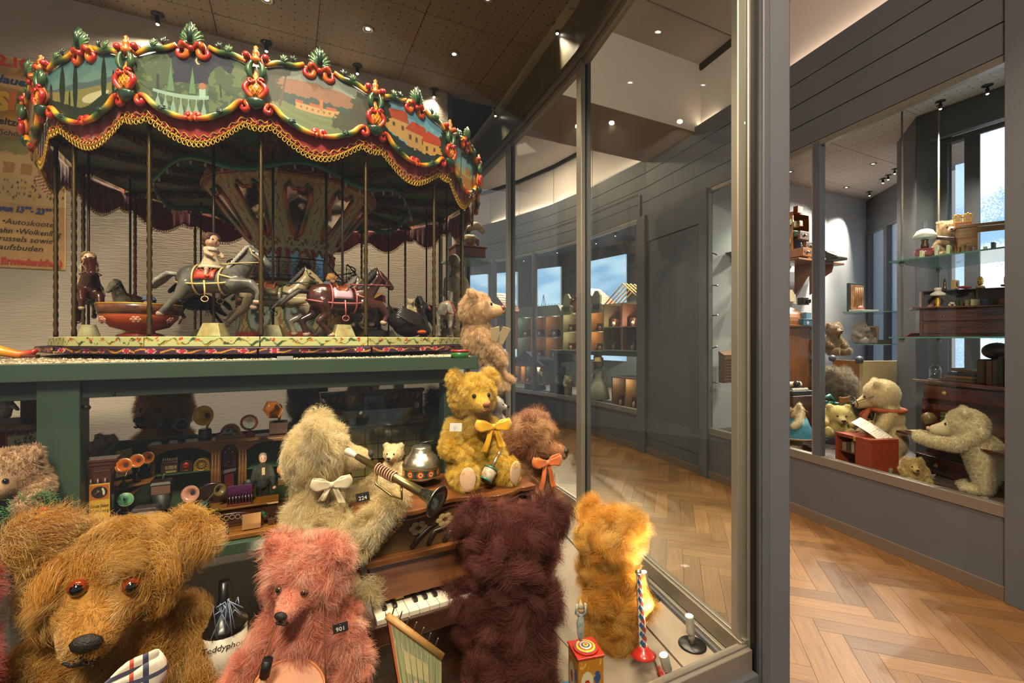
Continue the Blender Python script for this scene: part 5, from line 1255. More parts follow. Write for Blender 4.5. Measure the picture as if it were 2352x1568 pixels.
def horse(k,r,a,col,dark,gallop=True,lift=.055,sc=1.0,blanket='#8a2a20',strap='#c8a45a',mane='#8a8478',flip=False,rich=True):
 if gallop not in HM:
  mb,L=horse_mesh(gallop);o=remesh('horse_proto',mb,.0035,m_black,None,3);HM[gallop]=(o.data,L);bpy.data.objects.remove(o)
 me,L=HM[gallop];me=me.copy();me.materials.clear()
 me.materials.append(mat('horse_'+col+dark,col,.25,col2=dark,scale=9,coat=.5))
 h=bpy.data.objects.new('horse',me);COL.objects.link(h);h.parent=car
 h.matrix_basis=TR(*pol(r,a,ZD+lift))@RZ(a+(PI if flip else 0))@Matrix.Scale(sc,4)
 z=.115
 mm=mat('mane_'+mane,mane,.5,var=.3,scale=150,bump=.8,bscale=200)
 mn=MB()
 for i in range(9):
  t=i/8;p=Vector((.058+.050*t,0,z+.046+.058*t));
  for s in(-1,1):mn.tube([p,p+Vector((-.010,s*.012,-.004)),p+Vector((-.016,s*.020,-.024))],[.007,.006,.0015],5)
 mn.build('mane',mm,h)
 tl=MB()
 for i in range(6):
  y=(i-2.5)*.004;tl.tube([(-.098,y*.4,z+.020),(-.125,y,z+.022),(-.150,y*1.6,z+.002),(-.172,y*1.2,z-.022)],[.006,.008,.007,.002],5)
 tl.build('tail',mm,h)
 bl=MB().grid(lambda u,v:(-.036+.056*u,.0375*math.sin((v-.5)*PI*.98),z+.001+.0375*math.cos((v-.5)*PI*.98)),6,14)
 bl.build('saddle_blanket',mat('blanket_'+blanket,blanket,.4,coat=.3),h,solid=.003)
 MB().grid(lambda u,v:(-.024+.034*u,.032*math.sin((v-.5)*PI*.7),z+.006+.036*math.cos((v-.5)*PI*.7)+.010*(2*u-1)**4),8,10).build('saddle',mat('saddle_leather','#7a3a1c',.4),h,solid=.005)
 st=MB();sm=mat('strap_'+strap,strap,.4)
 ring=lambda x,ry,rz_,zz,n=20:[(x,ry*math.cos(2*PI*i/n),zz+rz_*math.sin(2*PI*i/n))for i in range(n)]
 st.tube(ring(.032,.0375,.0405,z),.0026,5,closed=True);st.tube(ring(-.040,.0385,.044,z+.004),.0026,5,closed=True)
 for s in(-1,1):
  st.tube([(-.103,s*.012,z-.004),(-.07,s*.037,z-.010),(-.03,s*.036,z-.012),(.03,s*.036,z-.010),(.075,s*.030,z-.004),(.096,s*.012,z)],.0026,5)
  st.tube([(.032,s*.036,z+.016),(.062,s*.034,z+.008),(.092,s*.016,z-.002)],.0024,5)
  st.tube([(.136,s*.0135,z+.066),(.118,s*.020,z+.080),(.110,s*.016,z+.098)],.0018,5);st.tube([(.150,s*.012,z+.056),(.10,s*.028,z+.052),(.05,s*.018,z+.050),(.02,s*.006,z+.052)],.0017,5)
  st.tube([(-.005,s*.040,z-.002),(-.003,s*.040,z-.030),(-.003,s*.040,z-.048)],.0024,5)
  st.tube([(-.003+.010*math.cos(t),s*.040,z-.056+.008*math.sin(t))for t in np.linspace(0,2*PI,11)[:-1]],.0014,5,closed=True)
 st.tube([(.140+.0125*math.cos(t)*.3,.0135*math.cos(t),z+.062+.012*math.sin(t))for t in np.linspace(0,2*PI,13)[:-1]],.0018,5,closed=True)
 st.build('harness',sm,h)
 ey=MB()
 for s in(-1,1):ey.ell((.122,s*.0145,z+.086),.0036,8)
 ey.build('eyes',m_eye_b,h)
 hf=MB()
 for l in L:hf.ell(l[-1],(.0115,.0095,.0085),10)
 hf.build('hooves',mat('hoof_pink','#b09078',.5),h)
 MB().cyl(pol(r,a,ZD),pol(r,a,.745),.0042,n=8).build('horse_pole',m_pole,car)
 MB(TR(*pol(r,a,ZD))@RZ(a)).box((0,0,.021),(.072,.062,.042),taper=.62).build('pedestal',mat('pedestal_cream','#a9a878',.5,col2='#8a7a44',scale=26),car,.002)
 return h
d2=math.radians
horse(0,.655,d2(-20.5),'#232424','#77756a',True,.052,1.05,'#a8321c','#c9b072','#9a988c')
horse(1,.655,d2(13.0),'#4a2418','#2a1410',False,-.004,1.12,'#b08a9a','#a85a5a','#3a3430')
horse(2,.50,d2(-8),'#b8a684','#9c865c',True,.025,1.0,'#6a5a2c','#2c4a34','#4a4038')
horse(3,.50,d2(12),'#a89c84','#7a7464',False,.0,1.05,'#3a6a3c','#8a5a3a','#8a857a')
horse(4,.69,d2(-70),'#32140f','#4a1e16',True,.040,1.0,'#5a2a1c','#8a6a5a','#2a1c16')
horse(5,.655,d2(-104),'#a59a80','#6d6656',True,.035,.9,'#6a4a2c','#4a3a2c','#6a6458')
horse(6,.69,d2(66),'#b5ac98','#8c8472',False,.0,1.0,'#b0451c','#a03a20','#6a665c')
horse(7,.60,d2(-135),'#1c1a18','#0e0d0c',True,.06,.95,'#3a2a3c','#5a3a6a','#14120f')
horse(8,.62,d2(-165),'#6a655a','#4a463e',True,.05,.95,'#2a4a5a','#7a5a3a','#3c3a36')
horse(9,.62,d2(165),'#5a5a5a','#8a877c',True,.05,.95,'#7a2a2c','#8a6a3a','#3c3a36')
horse(10,.62,d2(128),'#2a2624','#4a4844',True,.02,.95,'#7a2a1c','#a03a20','#6a6862')
horse(11,.64,d2(98),'#2c2a28','#1a1918',True,.02,.95,'#9a2a1c','#b05a20','#2c3a34')
a_b=d2(-44);gb=TR(*pol(.645,a_b,ZD))@RZ(a_b)
MB(gb).lathe([(.055,0),(.058,.006),(.040,.012),(.036,.018),(.075,.030),(.098,.058),(.106,.086),(.102,.086),(.093,.058),(.070,.034),(0,.030)],36).build('bowl',mat('bowl_red','#c23a1a',.3,coat=.5,col2='#b06a1c',scale=14),car)
MB(gb).lathe([(.1035,.070),(.1085,.086),(.111,.098),(.108,.099),(.104,.086)],36).build('bowl_band',mat('bowl_purple','#3a1626',.35,coat=.4,col2='#7a4a1c',scale=30),car)
MB(gb).lathe([(.109,.098),(.112,.1005),(.109,.103),(.106,.1005),(.109,.098)],36).build('bowl_rail',m_gold,car)
MB(gb).lathe([(.055,-.001),(.064,.002),(.055,.008)],30).build('bowl_foot',mat('foot_red','#7a1c1c',.4),car)
for i in range(7):
 t=i/7*2*PI;fl_=gb@TR(.103*math.sin(t),-.103*math.cos(t),.052)@RZ(t)@RX(.45)
 m_=MB(fl_)
 for j in range(6):m_.ell((.009*math.cos(j*1.05),-.002,.007*math.sin(j*1.05)),(.006,.002,.005),7)
 m_.ell((0,-.003,0),(.006,.0025,.005),8);m_.build('painted_rose',mat('rose_pink','#c98a70',.4),car)
sw_a=d2(37.5);ms=MB();limb(ms,[((.075,0,.050),.034),((.105,0,.030),.030)]);ms.ell((0,0,.045),(.085,.050,.045),18);ms.ell((-.06,0,.07),(.045,.048,.040),14)
limb(ms,[((.098,0,.040),.024),((.105,0,.075),.016),((.088,0,.105),.013),((.086,0,.130),.013),((.104,0,.143),.016),((.122,0,.138),.010)])
swan=remesh('swan',ms,.004,mat('swan_black','#1d1a19',.3,coat=.4),car,3)
swan.matrix_basis=TR(*pol(.66,sw_a,ZD))@RZ(sw_a)@Matrix.Scale(.92,4)
MB().tube([(.122,0,.138),(.140,0,.131),(.152,0,.124)],[.009,.007,.002],8).build('beak',mat('beak_orange','#c8581c',.4),swan)
fw=MB()
for s in(-1,1):
 for j in range(8):
  fw.tube([(.055-.004*j,s*(.046+.002*j),.040+.004*j),(-.01,s*(.053+.001*j),.050+.006*j),(-.07,s*(.050-.002*j),.066+.007*j),(-.115+.004*j,s*.030,.092+.006*j)],[.004,.007,.006,.002],6)
fw.build('wing_feathers',mat('feather_dark','#292320',.35,coat=.3,var=.3,scale=60),swan)
MB().ell((.03,-.044,.022),(.030,.012,.010),10).build('foot',mat('beak_orange','#c8581c'),swan)
m_skin=mat('bisque','#c99a80',.35);m_shoe=mat('doll_shoe','#a0401c',.4)
def doll(label,pos,rz,h,dress,hair,pose='ride',hat=None,lean=0.0,group='dolls riding the carousel',skin=None,lace=False):
 """Small doll; pos is where it sits, h its sitting height; faces local +x."""
 t=thing('doll',label,'doll',pos,rz,group);sk=skin or m_skin;Lm=RY(lean);hr=h*.20
 dm=mat('dress_'+dress,dress,.8,var=.15,scale=90,bump=.5,bscale=250)
 mb=MB(Lm);mb.lathe([(h*.02,h*.02),(h*.27,h*.05),(h*.25,h*.12),(h*.16,h*.34),(h*.17,h*.48),(h*.13,h*.58),(h*.05,h*.62)],18)
 for s in(-1,1):limb(mb,[((0,s*h*.13,h*.54),h*.075),((h*.12,s*h*.20,h*.42),h*.062),((h*.24,s*h*.15,h*.36),h*.05)])
 remesh('dress',mb,h/45,dm,t,2)
 if lace:MB(Lm).lathe([(h*.30,h*.03),(h*.27,h*.10)],24).build('lace_hem',mat('lace','#cfc0a4',.8,bump=.8,bscale=300),t,solid=h*.01);MB(Lm).lathe([(h*.20,h*.50),(h*.12,h*.60)],20).build('lace_collar',_MATS['lace'],t,solid=h*.015)
 hd=MB(Lm);hc=Vector((h*.02,0,h*.78));hd.ell(hc,(hr*.92,hr*.88,hr),16);hd.ell(hc+Vector((hr*.85,0,-hr*.12)),hr*.17,8);hd.ell(hc+Vector((hr*.45,hr*.4,-hr*.35)),hr*.38,10);hd.ell(hc+Vector((hr*.45,-hr*.4,-hr*.35)),hr*.38,10)
 limb(hd,[((0,0,h*.58),h*.06),(hc,h*.07)])
 remesh('head',hd,h/50,sk,t,2)
 for s in(-1,1):
  MB(Lm).ell(hc+Vector((hr*.82,s*hr*.34,hr*.05)),(hr*.08,hr*.13,hr*.10),8).build('eye',m_eye_b,t)
  MB(Lm).ell((h*.26,s*h*.14,h*.35),h*.05,8).build('hand',sk,t)
  if pose=='ride':
   lg=MB(Lm);limb(lg,[((h*.06,s*h*.16,h*.08),h*.07),((h*.20,s*h*.24,-h*.04),h*.055),((h*.20,s*h*.26,-h*.16),h*.045)]);lg.build('leg',sk,t)
   MB(Lm).ell((h*.24,s*h*.265,-h*.20),(h*.085,h*.045,h*.045),10).build('shoe',m_shoe,t)
 MB(Lm).ell(hc+Vector((hr*.88,0,-hr*.42)),(hr*.06,hr*.14,hr*.05),6).build('lips',mat('lips','#8a2a24',.4),t)
 hm=mat('hair_'+hair,hair,.6,var=.3,scale=120,bump=.7,bscale=150)
 hb=MB(Lm);hb.ell(hc+Vector((-hr*.20,0,hr*.20)),(hr*.98,hr*1.02,hr*.95),14);hb.ell(hc+Vector((-hr*.5,0,-hr*.35)),(hr*.6,hr*.95,hr*.6),10)
 for j in range(9):hb.ell(hc+Vector((hr*.50,hr*.7*math.cos(j*.39),hr*(.25+.55*math.sin(j*.39)))),hr*.22,6)
 hb.build('hair',hm,t)
 if hat=='straw':
  ht=MB(Lm@TR(*hc)@RY(-.5));ht.lathe([(0,hr*1.3),(hr*.7,hr*1.25),(hr*.85,hr*.75),(hr*1.75,hr*.6),(hr*1.8,hr*.55),(hr*.8,hr*.6)],24);ht.build('straw_hat',mat('straw','#a07838',.7,bump=.8,bscale=200),t)
  MB(Lm@TR(*hc)@RY(-.5)).lathe([(hr*.84,hr*.9),(hr*.89,hr*.72),(hr*.95,hr*.68)],24).build('hat_band',mat('band_red','#8a1418',.5),t)
  tm=MB(Lm@TR(*hc))
  for j in range(8):tm.tube([(hr*.7,-hr*.4,hr*.8),(hr*1.3,-hr*.5,hr*(.9-.1*j)),(hr*1.8,-hr*.5,hr*(.8-.14*j))],[hr*.1,hr*.12,hr*.03],5)
  tm.build('hat_tassel',_MATS['band_red'],t)
 elif hat:
  MB(Lm@TR(*hc)).lathe([(hr*1.06,hr*.15),(hr*1.08,hr*.35),(hr*.9,hr*.85),(hr*.4,hr*1.15),(0,hr*1.2)],18).build('hat',mat('hat_'+hat,hat,.8),t)
  MB(Lm@TR(*hc)).lathe([(hr*1.04,hr*.12),(hr*1.2,hr*.16),(hr*1.16,hr*.32),(hr*1.02,hr*.36)],18).build('hat_brim',_MATS['hat_'+hat],t)
 return t
def ride(r,a,lift,sc=1.0,dx=0.0):
 p=pol(r,a,ZD+lift+.148*sc)+Vector((math.cos(a),math.sin(a),0))*dx;return CC+(RZ(CR)@p)
doll('porcelain doll in a cream lace dress with brown hair riding the dark grey horse',ride(.655,d2(-20.5),.052,1.05,-.008),CR+d2(-20.5)-.5,.118,'#b8a488','#4a2a1c',lace=True)
doll('blonde doll in a grey blue dress leaning over the pale horse',ride(.50,d2(12),.0,1.05,-.02),CR+d2(12),.092,'#5a5f74','#a87a44',lean=.55)
doll('pale doll in a cream dress riding the dark brown horse at the carousel side',ride(.69,d2(-70),.040,1.0,-.01),CR+d2(-70),.112,'#8a8060','#7a6844')
doll('doll in dark dress with a straw hat and red tassel by the stairs',CC+(RZ(CR)@pol(.53,d2(31),ZD+.035)),CR+d2(20),.135,'#241a1a','#3a2a20','stand','straw')
doll('doll in a dark purple gown standing on the carousel balcony',CC+(RZ(CR)@pol(.232,d2(9),ZB+.001)),CR-PI/2-.3,.115,'#2a1830','#8a5a34','stand')
doll('small pale doll in a grey frock behind the balcony railing',CC+(RZ(CR)@pol(.225,d2(-30),ZB+.001)),CR-PI/2,.085,'#8a8478','#6a5a48','stand')
doll('baby doll with a blue cap seated in the red bowl',CC+(RZ(CR)@pol(.635,d2(-44)+.04,ZD+.050)),CR-PI/2+d2(-30),.082,'#c9c4bc','#7a5a40','stand','#3f5a78')
doll('bare headed doll in orange on the far side of the carousel',ride(.62,d2(150),.06,.95),CR+d2(150),.085,'#a0542c','#c4906c')
doll('doll in a crimson frock on the far side of the carousel',CC+(RZ(CR)@pol(.55,d2(128),ZD+.14)),CR+PI,.105,'#5a1218','#8a7c60','stand')
doll('doll in a brown bonnet riding behind the lace dress doll',ride(.62,d2(-165),.055,.95),CR+d2(10),.088,'#3a2c24','#5a4030','ride','#5a4a3c')
doll('boy doll with a dark beret riding at the back of the carousel',ride(.60,d2(-178),.075,.95),CR+d2(-170),.10,'#5c5a50','#4a3424','ride','#1a1816')
doll('dark clothed doll riding the black horse at the back',ride(.60,d2(-135),.06,.95),CR+d2(-120),.085,'#2a2420','#6a4a34')
doll('ginger child doll beside the centre column of the carousel',CC+(RZ(CR)@pol(.44,d2(-22),ZD+.11)),CR+d2(-10),.105,'#8a5a34','#b07a4c','stand')
bpos=CC+(RZ(CR)@pol(.655,d2(39),ZD+.09))
bear('tiny cream bear riding in the black swan',bpos,.014,SIT,'#b8a584',None,face=20,nfur=1500,flen=.2,frad=.0003,group='dolls riding the carousel',furkw=dict(npt=3),vox=.002)
# table under the carousel, poster, wall shelf
m_tgreen=mat('table_green','#2c3e31',.45,var=.06,scale=4)
CT=1.42;SR=sv(1096,CT);SHZ=CH-.556
tab=thing('display_table','dark green steel table carrying the carousel, with a lower shelf','table',SV(-.4,2.2,0),VROT)
def tl(s):return s+.4
MB().bb(tl(-1.9),tl(SR),CT-2.2,2.72-2.2,TZ-.022,TZ-.002).build('table_top',m_tgreen,tab,.002)
MB().bb(tl(-1.9),tl(SR),CT-2.2-.004,CT-2.2+.012,TZ-.040,TZ+.002).build('front_edge',m_tgreen,tab,.002)
MB().bb(tl(SR)-.012,tl(SR)+.004,CT-2.2,2.72-2.2,TZ-.040,TZ+.002).build('side_edge',m_tgreen,tab,.002)
MB().bb(tl(-.62),tl(SR)-.10,CT-2.2+.03,CT-2.2+.06,TZ-.085,TZ-.040).build('front_beam',mat('table_green_dark','#1f2c22',.5),tab,.002)
for s,c,wd in((sv(147,1.47),1.47,.078),(sv(1030,1.50),1.50,.05),(sv(698,2.6),2.6,.05),(sv(915,2.6),2.6,.05),(-1.75,2.6,.06)):
 MB().bb(tl(s)-wd/2,tl(s)+wd/2,c-2.2-.03,c-2.2+.03,VF,TZ-.022).build('leg',m_tgreen,tab,.003)
MB().bb(tl(-.50),tl(SR)-.03,CT-2.2+.03,2.4-2.2,SHZ-.03,SHZ).build('lower_shelf',m_tgreen,tab,.002)
for px,py,c in((193,935,1.46),(255,903,1.46),(1013,885,1.46)):
 p=Matrix.LocRotScale(tab.location,tab.rotation_euler,None).inverted()@VP(px,py,c)
 MB().cyl(p,p+Vector((.012,-.012,0)),.006,n=6).build('bolt',m_black,tab)
gr=MB(RZ(VROT));R=np.random.default_rng(5)
for i in range(5200):
 s=R.uniform(-1.55,SR-.02);c=CT+.012+(R.random()**2.2)*.55;q=R.uniform(.0022,.0046)
 z=TZ+q*.5;o=[(q,0,0),(0,q*.8,0),(-q,0,0),(0,-q*.8,0),(0,0,q*.7),(0,0,-q*.7)];a=R.uniform(0,6)
 gr.cur=random.choice(['#a8977c','#8c7b62','#c0b194','#6e5f4c','#b3a184'])
 gr.add([(s+x*math.cos(a)-y*math.sin(a),c+x*math.sin(a)+y*math.cos(a),z+w_)for x,y,w_ in o],[(0,1,4),(1,2,4),(2,3,4),(3,0,4),(1,0,5),(2,1,5),(3,2,5),(0,3,5)],False)
tag(gr.build('gravel',vc_mat('gravel_stone',.8)),'fine beige gravel strewn on the green table round the carousel','gravel',kind='stuff')
MB(RZ(VROT)).bb(-1.85,SR-.01,CT+.01,2.71,TZ,TZ+.0015).build('gravel_bed',mat('gravel_bed','#7d6e58',.9,var=.25,scale=160),tab).matrix_parent_inverse=Matrix.LocRotScale(tab.location,tab.rotation_euler,None).inverted()
number_tag('small grey sign reading 3 on the gravel below the carousel','3',TR(*VP(655,829,1.425))@RZ(VROT),.040,'#8d8a86','#e4e2dc')
tin=thing('ribbon_tin','small green round tin with red rim at the table corner','tin',at_z(1056,822,TZ+.001),0)
MB().lathe([(0,0),(.027,0),(.027,.020),(0,.020)],24).build('body',mat('tin_green','#2c6a2c',.35),tin)
MB().lathe([(.0275,.018),(.0285,.022),(.0275,.025),(0,.0245)],24).build('lid',mat('tin_red','#8a2018',.35),tin)
po=thing('wall_poster','tanned funfair poster with painted crowd and old lettering on the papered wall','poster',SV(0,BWC-.006,0),VROT)
PZ0,PZ1=zv(75,618,BWC),zv(60,140,BWC);PS0,PS1=sv(-260,BWC),sv(152,BWC)
def P_poster(u,v):
 c=np.tile(rgb('#c59a64'),(len(u),1))*(0.93+.14*fbm(u*7,v*9,2))[:,None]
 s=PS0+(PS1-PS0)*u;a=(v>.31)*(v<.62);k=(v-.31)/.31
 n=fbm(u*22,v*26,4)
 c=mixc(c,a.astype(float)*.8,rgb('#cfb27a'));c=mixc(c,(a*(k>.62+.25*fbm(u*9,u*0,3))*(k<.97+.1*n)).astype(float)*.8,rgb('#8a8a4c'))
 c=mixc(c,(a*(k>.45)*(k<.62)*(np.sin(u*60)+n*2>.6)).astype(float)*.8,rgb('#a8743a'))
 c=mixc(c,(a*(k>.40)*(k<.75)*(u>.90)*(np.sin(u*700)*np.sin(v*500)>.25)).astype(float)*.7,rgb('#5a5440'))
 for j in range(60):
  x,y=rng.random()*.5+.5,.08+.30*rng.random();d=np.hypot((u-x)*2.2,(k-y)*.55)
  c=mixc(c,(a*(d<.012)).astype(float),rgb(random.choice(['#2f3c5a','#8a3a24','#3a342c','#a07a34'])))
 st=a*(k>.18)*(k<.46)*(u>.80+.25*(.46-k))*(u<.95);c=mixc(c,(st*(np.sin((k-.9*u)*120)>0)).astype(float),rgb('#b0432c'));c=mixc(c,(st*(np.sin((k-.9*u)*120)<=0)).astype(float),rgb('#d8c8a0'))
 c=mixc(c,(np.hypot((u-.66)*1.1,(v-.745))<.05).astype(float),rgb('#d8a030'))
 return c
paint('sheet',P_poster,150,170,lambda u,v:(PS0+(PS1-PS0)*u,.002*math.sin(v*19)*math.sin(u*7),PZ0+(PZ1-PZ0)*v),vc_mat('poster_paper',.75),po,solid=.001)
def wall_text(s,px0,px1,pyb,cap,col,shear=.0,off=.0):
 s0,s1=sv(px0,BWC-.01),sv(px1,BWC-.01);z=zv((px0+px1)/2,pyb,BWC-.01);hh=abs(zv(px0,pyb-cap,BWC)-zv(px0,pyb,BWC))
 o=text('lettering',s,hh/.70,mat('ink_'+col,col,.7),po,TR(s0,-.006,z)@RX(PI/2),.0004,shear,off=off)
 wd=max(v.co.x for v in o.data.vertices)-min(v.co.x for v in o.data.vertices)
 o.matrix_basis=o.matrix_basis@Matrix.Diagonal(((s1-s0)/wd,1,1,1))
wall_text('2.10.49',-6,118,159,22,'#c8402c',0,.003)
wall_text('lauer',-3,77,196,18,'#2c4270',.25,.002)
for ch,a,b,col in(('S',-12,26,'#d8a838'),('F',18,57,'#cf7030'),('E',36,76,'#93a05a')):wall_text(ch,a,b,252,40,col,.1,.008)
wall_text('eltzepo',-4,78,290,16,'#2a241c',.15,.001);wall_text('Schönwa',-3,78,314,13,'#2a241c',.25)
wall_text('von 13°°- 23°°',-2,118,489,14,'#2c4270',.3,.002)
for s,a,b,y in(('•Autoskooter',3,131,518),('ahn •Wolkenflug',-3,141,539),('russels sowie',-4,120,556),('aufsbuden',-4,98,575)):wall_text(s,a,b,y,13,'#2c241c',.3)
wall_text('Erntedankfest)',1,143,609,15,'#c0402c',.08,.002)
gsh=thing('glass_shelf','green edged glass shelf beside the end of the papered wall','shelf',W(1078,601,2.95),VROT)
m_gedge=mat('glass_edge_green','#7fae94',.15,trans=.3)
MB().prism([(-.15,-.10),(.13,-.06),(.13,.16),(-.15,.16)],-.004,.004).build('glass_plate',m_gedge,gsh)
MB().bb(-.155,-.135,.14,.165,-.5,.5).build('bracket_rail',m_grey_d,gsh)
wbx=thing('wooden_box','reddish wooden box with moulded lid on the glass shelf','box',W(1075,596,2.95),VROT)
m_maho=wood('mahogany','#6a2c18','#3c140c',.3)
MB().bb(-.105,.095,-.07,.07,.006,.066).build('body',m_maho,wbx,.003);MB().bb(-.115,.105,-.08,.08,.066,.078).build('lid',m_maho,wbx,.004)
fg=thing('figurine','carved figures of animals on the reddish wooden box','figurine',W(1070,567,2.95),VROT)
m_fig=mat('carved_bone','#a08a68',.5,col2='#4a3826',scale=30)
mb=MB();mb.ell((0.02,0,.05),(.045,.03,.035),12);limb(mb,[((.05,0,.06),.025),((.075,0,.05),.018),((.085,0,.02),.009)]);
for x in(-.01,.045):
 for s in(-1,1):limb(mb,[((x,s*.015,.04),.013),((x,s*.017,0.004),.011)])
remesh('elephant',mb,.004,m_fig,fg,2)
mb=MB();limb(mb,[((-.065,0,.0),.022),((-.06,0,.06),.024),((-.055,0,.11),.018),((-.055,0,.14),.02)]);limb(mb,[((-.06,0,.09),.012),((-.03,-.02,.07),.009)]);remesh('rider',mb,.004,m_fig,fg,2)
dh=thing('dragon_head','carved wooden dragon head above the wall shelf','carving',W(1094,523,2.80),VROT+.2)
mb=MB();limb(mb,[((-.05,0,-.01),.02),((0,0,.012),.024),((.035,0,.005),.016),((.055,0,-.012),.010)]);limb(mb,[((.02,0,-.01),.010),((.05,0,-.028),.006)]);limb(mb,[((-.01,.01,.03),.008),((-.045,.012,.045),.003)]);remesh('head',mb,.004,m_fig,dh,2)
stt=thing('statue','pale carved lady statue standing behind the beige bear','statue',W(1046,760,2.55),VROT)
mb=MB();limb(mb,[((0,0,0.01),.06),((0,0,.10),.05),((0,0,.20),.055),((0,0,.28),.052),((.005,0,.33),.03),((.005,-.005,.37),.036),((-.005,.01,.40),.034)]);limb(mb,[((.05,-.01,.28),.022),((.07,-.03,.20),.018),((.04,-.05,.16),.014)]);limb(mb,[((-.05,-.01,.28),.022),((-.065,-.03,.20),.018)])
for i in range(10):mb.ell((.055*math.cos(i),.05*math.sin(i),.05+.02*i),.018,8)
remesh('figure',mb,.006,mat('statue_plaster','#b5a880',.5,col2='#6a6044',scale=24,bump=.5,bscale=60),stt,2)
# toy piano and toys around it
m_wal=wood('walnut_dark','#4a2a16','#25120a',.28,0,9,.5)
m_wal2=wood('walnut_light','#7a4a26','#4c2a14',.32,0,8,.4)
PR=math.radians(28.3)
pia=thing('toy_piano','small dark wooden upright toy piano with inlaid flowers','piano',(-.373,1.1276,VF),PR)
H0=PTZ-VF;PWd=.496
def serp(x):t=x/PWd;return-.006+.020*math.cos(t*4*PI)*(1 if .08<t<.92 else .4)
edge=[(x,serp(x))for x in np.linspace(-.012,PWd+.012,40)]
for z0,z1,g in((H0-.012,H0,.0),(H0-.020,H0-.012,.006),(H0-.026,H0-.020,.002)):
 MB().prism([(x,y+g)for x,y in edge]+[(PWd+.012,.25),(-.012,.25)],z0,z1).build('lid',m_wal2 if g==0 else m_wal,pia,.002)
MB().bb(.01,PWd-.01,.03,.245,0,H0-.026).build('case',m_wal,pia)
MB().bb(.022,PWd-.022,.020,.032,.424,H0-.028).build('front_panel',wood('panel_olive','#5c4426','#46321a',.35,0,6),pia,.001)
MB().bb(.012,PWd-.012,-.002,.032,.408,.424).build('ledge',m_wal2,pia,.002)
MB(TR(0,.022,.405)@RX(-.35)).bb(.02,PWd-.02,-.004,.004,-.088,0).build('fallboard',m_wal2,pia,.002)
MB().bb(.012,PWd-.012,-.066,.03,.262,.296).build('keybed',m_wal,pia,.003)
MB().bb(.008,PWd-.008,-.074,-.062,.252,.300).build('keyslip',m_wal,pia,.003)
for i in(.09,.37):MB().box((i,-.002,.318),(.03,.003,.008)).build('hinge',mat('hinge_brass','#8a6a34',.4,metal=.8),pia,.001)
prof=[(.245,0),(.245,H0-.026),(.01,H0-.026),(.004,H0-.07),(.022,.43),(.008,.39),(-.02,.35),(-.062,.318),(-.078,.30),(-.076,.25),(-.05,.22),(.0,.20),(.012,.12),(.0,.04),(-.02,.0),(.02,0),(.06,.06),(.07,.2),(.09,.21),(.09,0)]
for x in(0,PWd-.018):
 MB().prism(prof,0,.018,Matrix(((0,0,1,x),(1,0,0,0),(0,1,0,0),(0,0,0,1)))).build('side_cheek',m_wal,pia,.002)
m_key=mat('key_ivory','#d9cdb8',.35,var=.05);NK=17;KW=(PWd-.05)/NK
for i in range(NK):
 MB().bb(.025+i*KW+.0006,.025+(i+1)*KW-.0006,-.060,.012,.296,.3085).build('white_key',m_key,pia,.0012)
 if i%7 not in(2,6)and i<NK-1:MB().bb(.025+(i+1)*KW-.0055,.025+(i+1)*KW+.0055,-.028,.012,.306,.317).build('black_key',mat('key_ebony','#14100e',.3),pia,.0015)
def tend(mb,pts,r=.0012):mb.tube(pts,r,5)
inl=MB();gold_in=mat('inlay_gold','#b08a3a',.4,metal=.4);y0=.0185
for k,x0 in enumerate((.04,.40)):
 for j in range(4):
  xx=x0+.02*j;z=.438+.018*j;inl.tube([(x0-.01,y0,.430),(xx-.01,y0,z-.008),(xx,y0,z)],.0011,4)
  for a in(0,2.1,4.2):inl.ell((xx+.005*math.cos(a),y0,z+.006+.005*math.sin(a)),(.005,.001,.004),8)
inl.build('inlay',gold_in,pia)
flo=MB();dark_in=mat('inlay_dark','#241a10',.4)
for k in range(7):
 x0=.13+.045*k;flo.tube([(x0,y0,.428),(x0+.02,y0,.452+.01*(k%2)),(x0+.05,y0,.474-.008*(k%3)),(x0+.075,y0,.480)],[.006,.007,.006,.002],6)
flo.build('inlay_leaf',dark_in,pia)
fl2=MB()
for x,z in((.15,.478),(.225,.486),(.345,.484)):
 for j in range(6):fl2.ell((x+.017*math.cos(j*1.05),y0-.0005,z+.012*math.sin(j*1.05)),(.011,.0015,.008),8)
fl2.build('inlay_flower',mat('inlay_cream','#a08a5c',.45),pia)
tp=thing('humming_top','nickel humming top with painted band on the piano lid','spinning top',at_z(968,1112,PTZ),0)
m_nick=mat('old_nickel','#a8a090',.28,metal=.9,bump=.05)
MB().lathe([(0,0),(.012,.002),(.036,.018),(.054,.030)],32).build('lower_shell',m_nick,tp)
def P_band(u,v):
 c=np.tile(rgb('#1f3a34'),(len(u),1));x=(u*11)%1;d=np.hypot((x-.5),(v-.5)*.8);c=mixc(c,(d<.33).astype(float),rgb('#a8322a'));c=mixc(c,(d<.2).astype(float),rgb('#c8a84a'));c=mixc(c,(d<.1).astype(float),rgb('#2c4a6a'));return mixc(c,(np.abs(v-.5)>.44).astype(float),rgb('#b89a44'))
paint('painted_band',P_band,200,14,lambda u,v:(.056*math.cos(u*2*PI),.056*math.sin(u*2*PI),.030+.026*v),vc_mat('tin_print',.3,.4),tp)
MB().lathe([(.056,.056),(.058,.062),(.052,.074),(.050,.076),(.045,.086),(.040,.088),(.034,.098),(.030,.100),(.030,.112),(.027,.116),(0,.117)],32).build('upper_shell',m_nick,tp)
MB().tube([(0,0,.117),(0,0,.126),(.034,.01,.130)],.0012,6).build('crank',m_nick,tp)
rt=thing('rattle','tin rattle with silver handle and printed drum in the lap of the bear','rattle',VP(1118,1096,1.22),0)
a=Vector((0,0,0));b=VP(1146,1042,1.24)-VP(1118,1096,1.22);d=b.normalized()
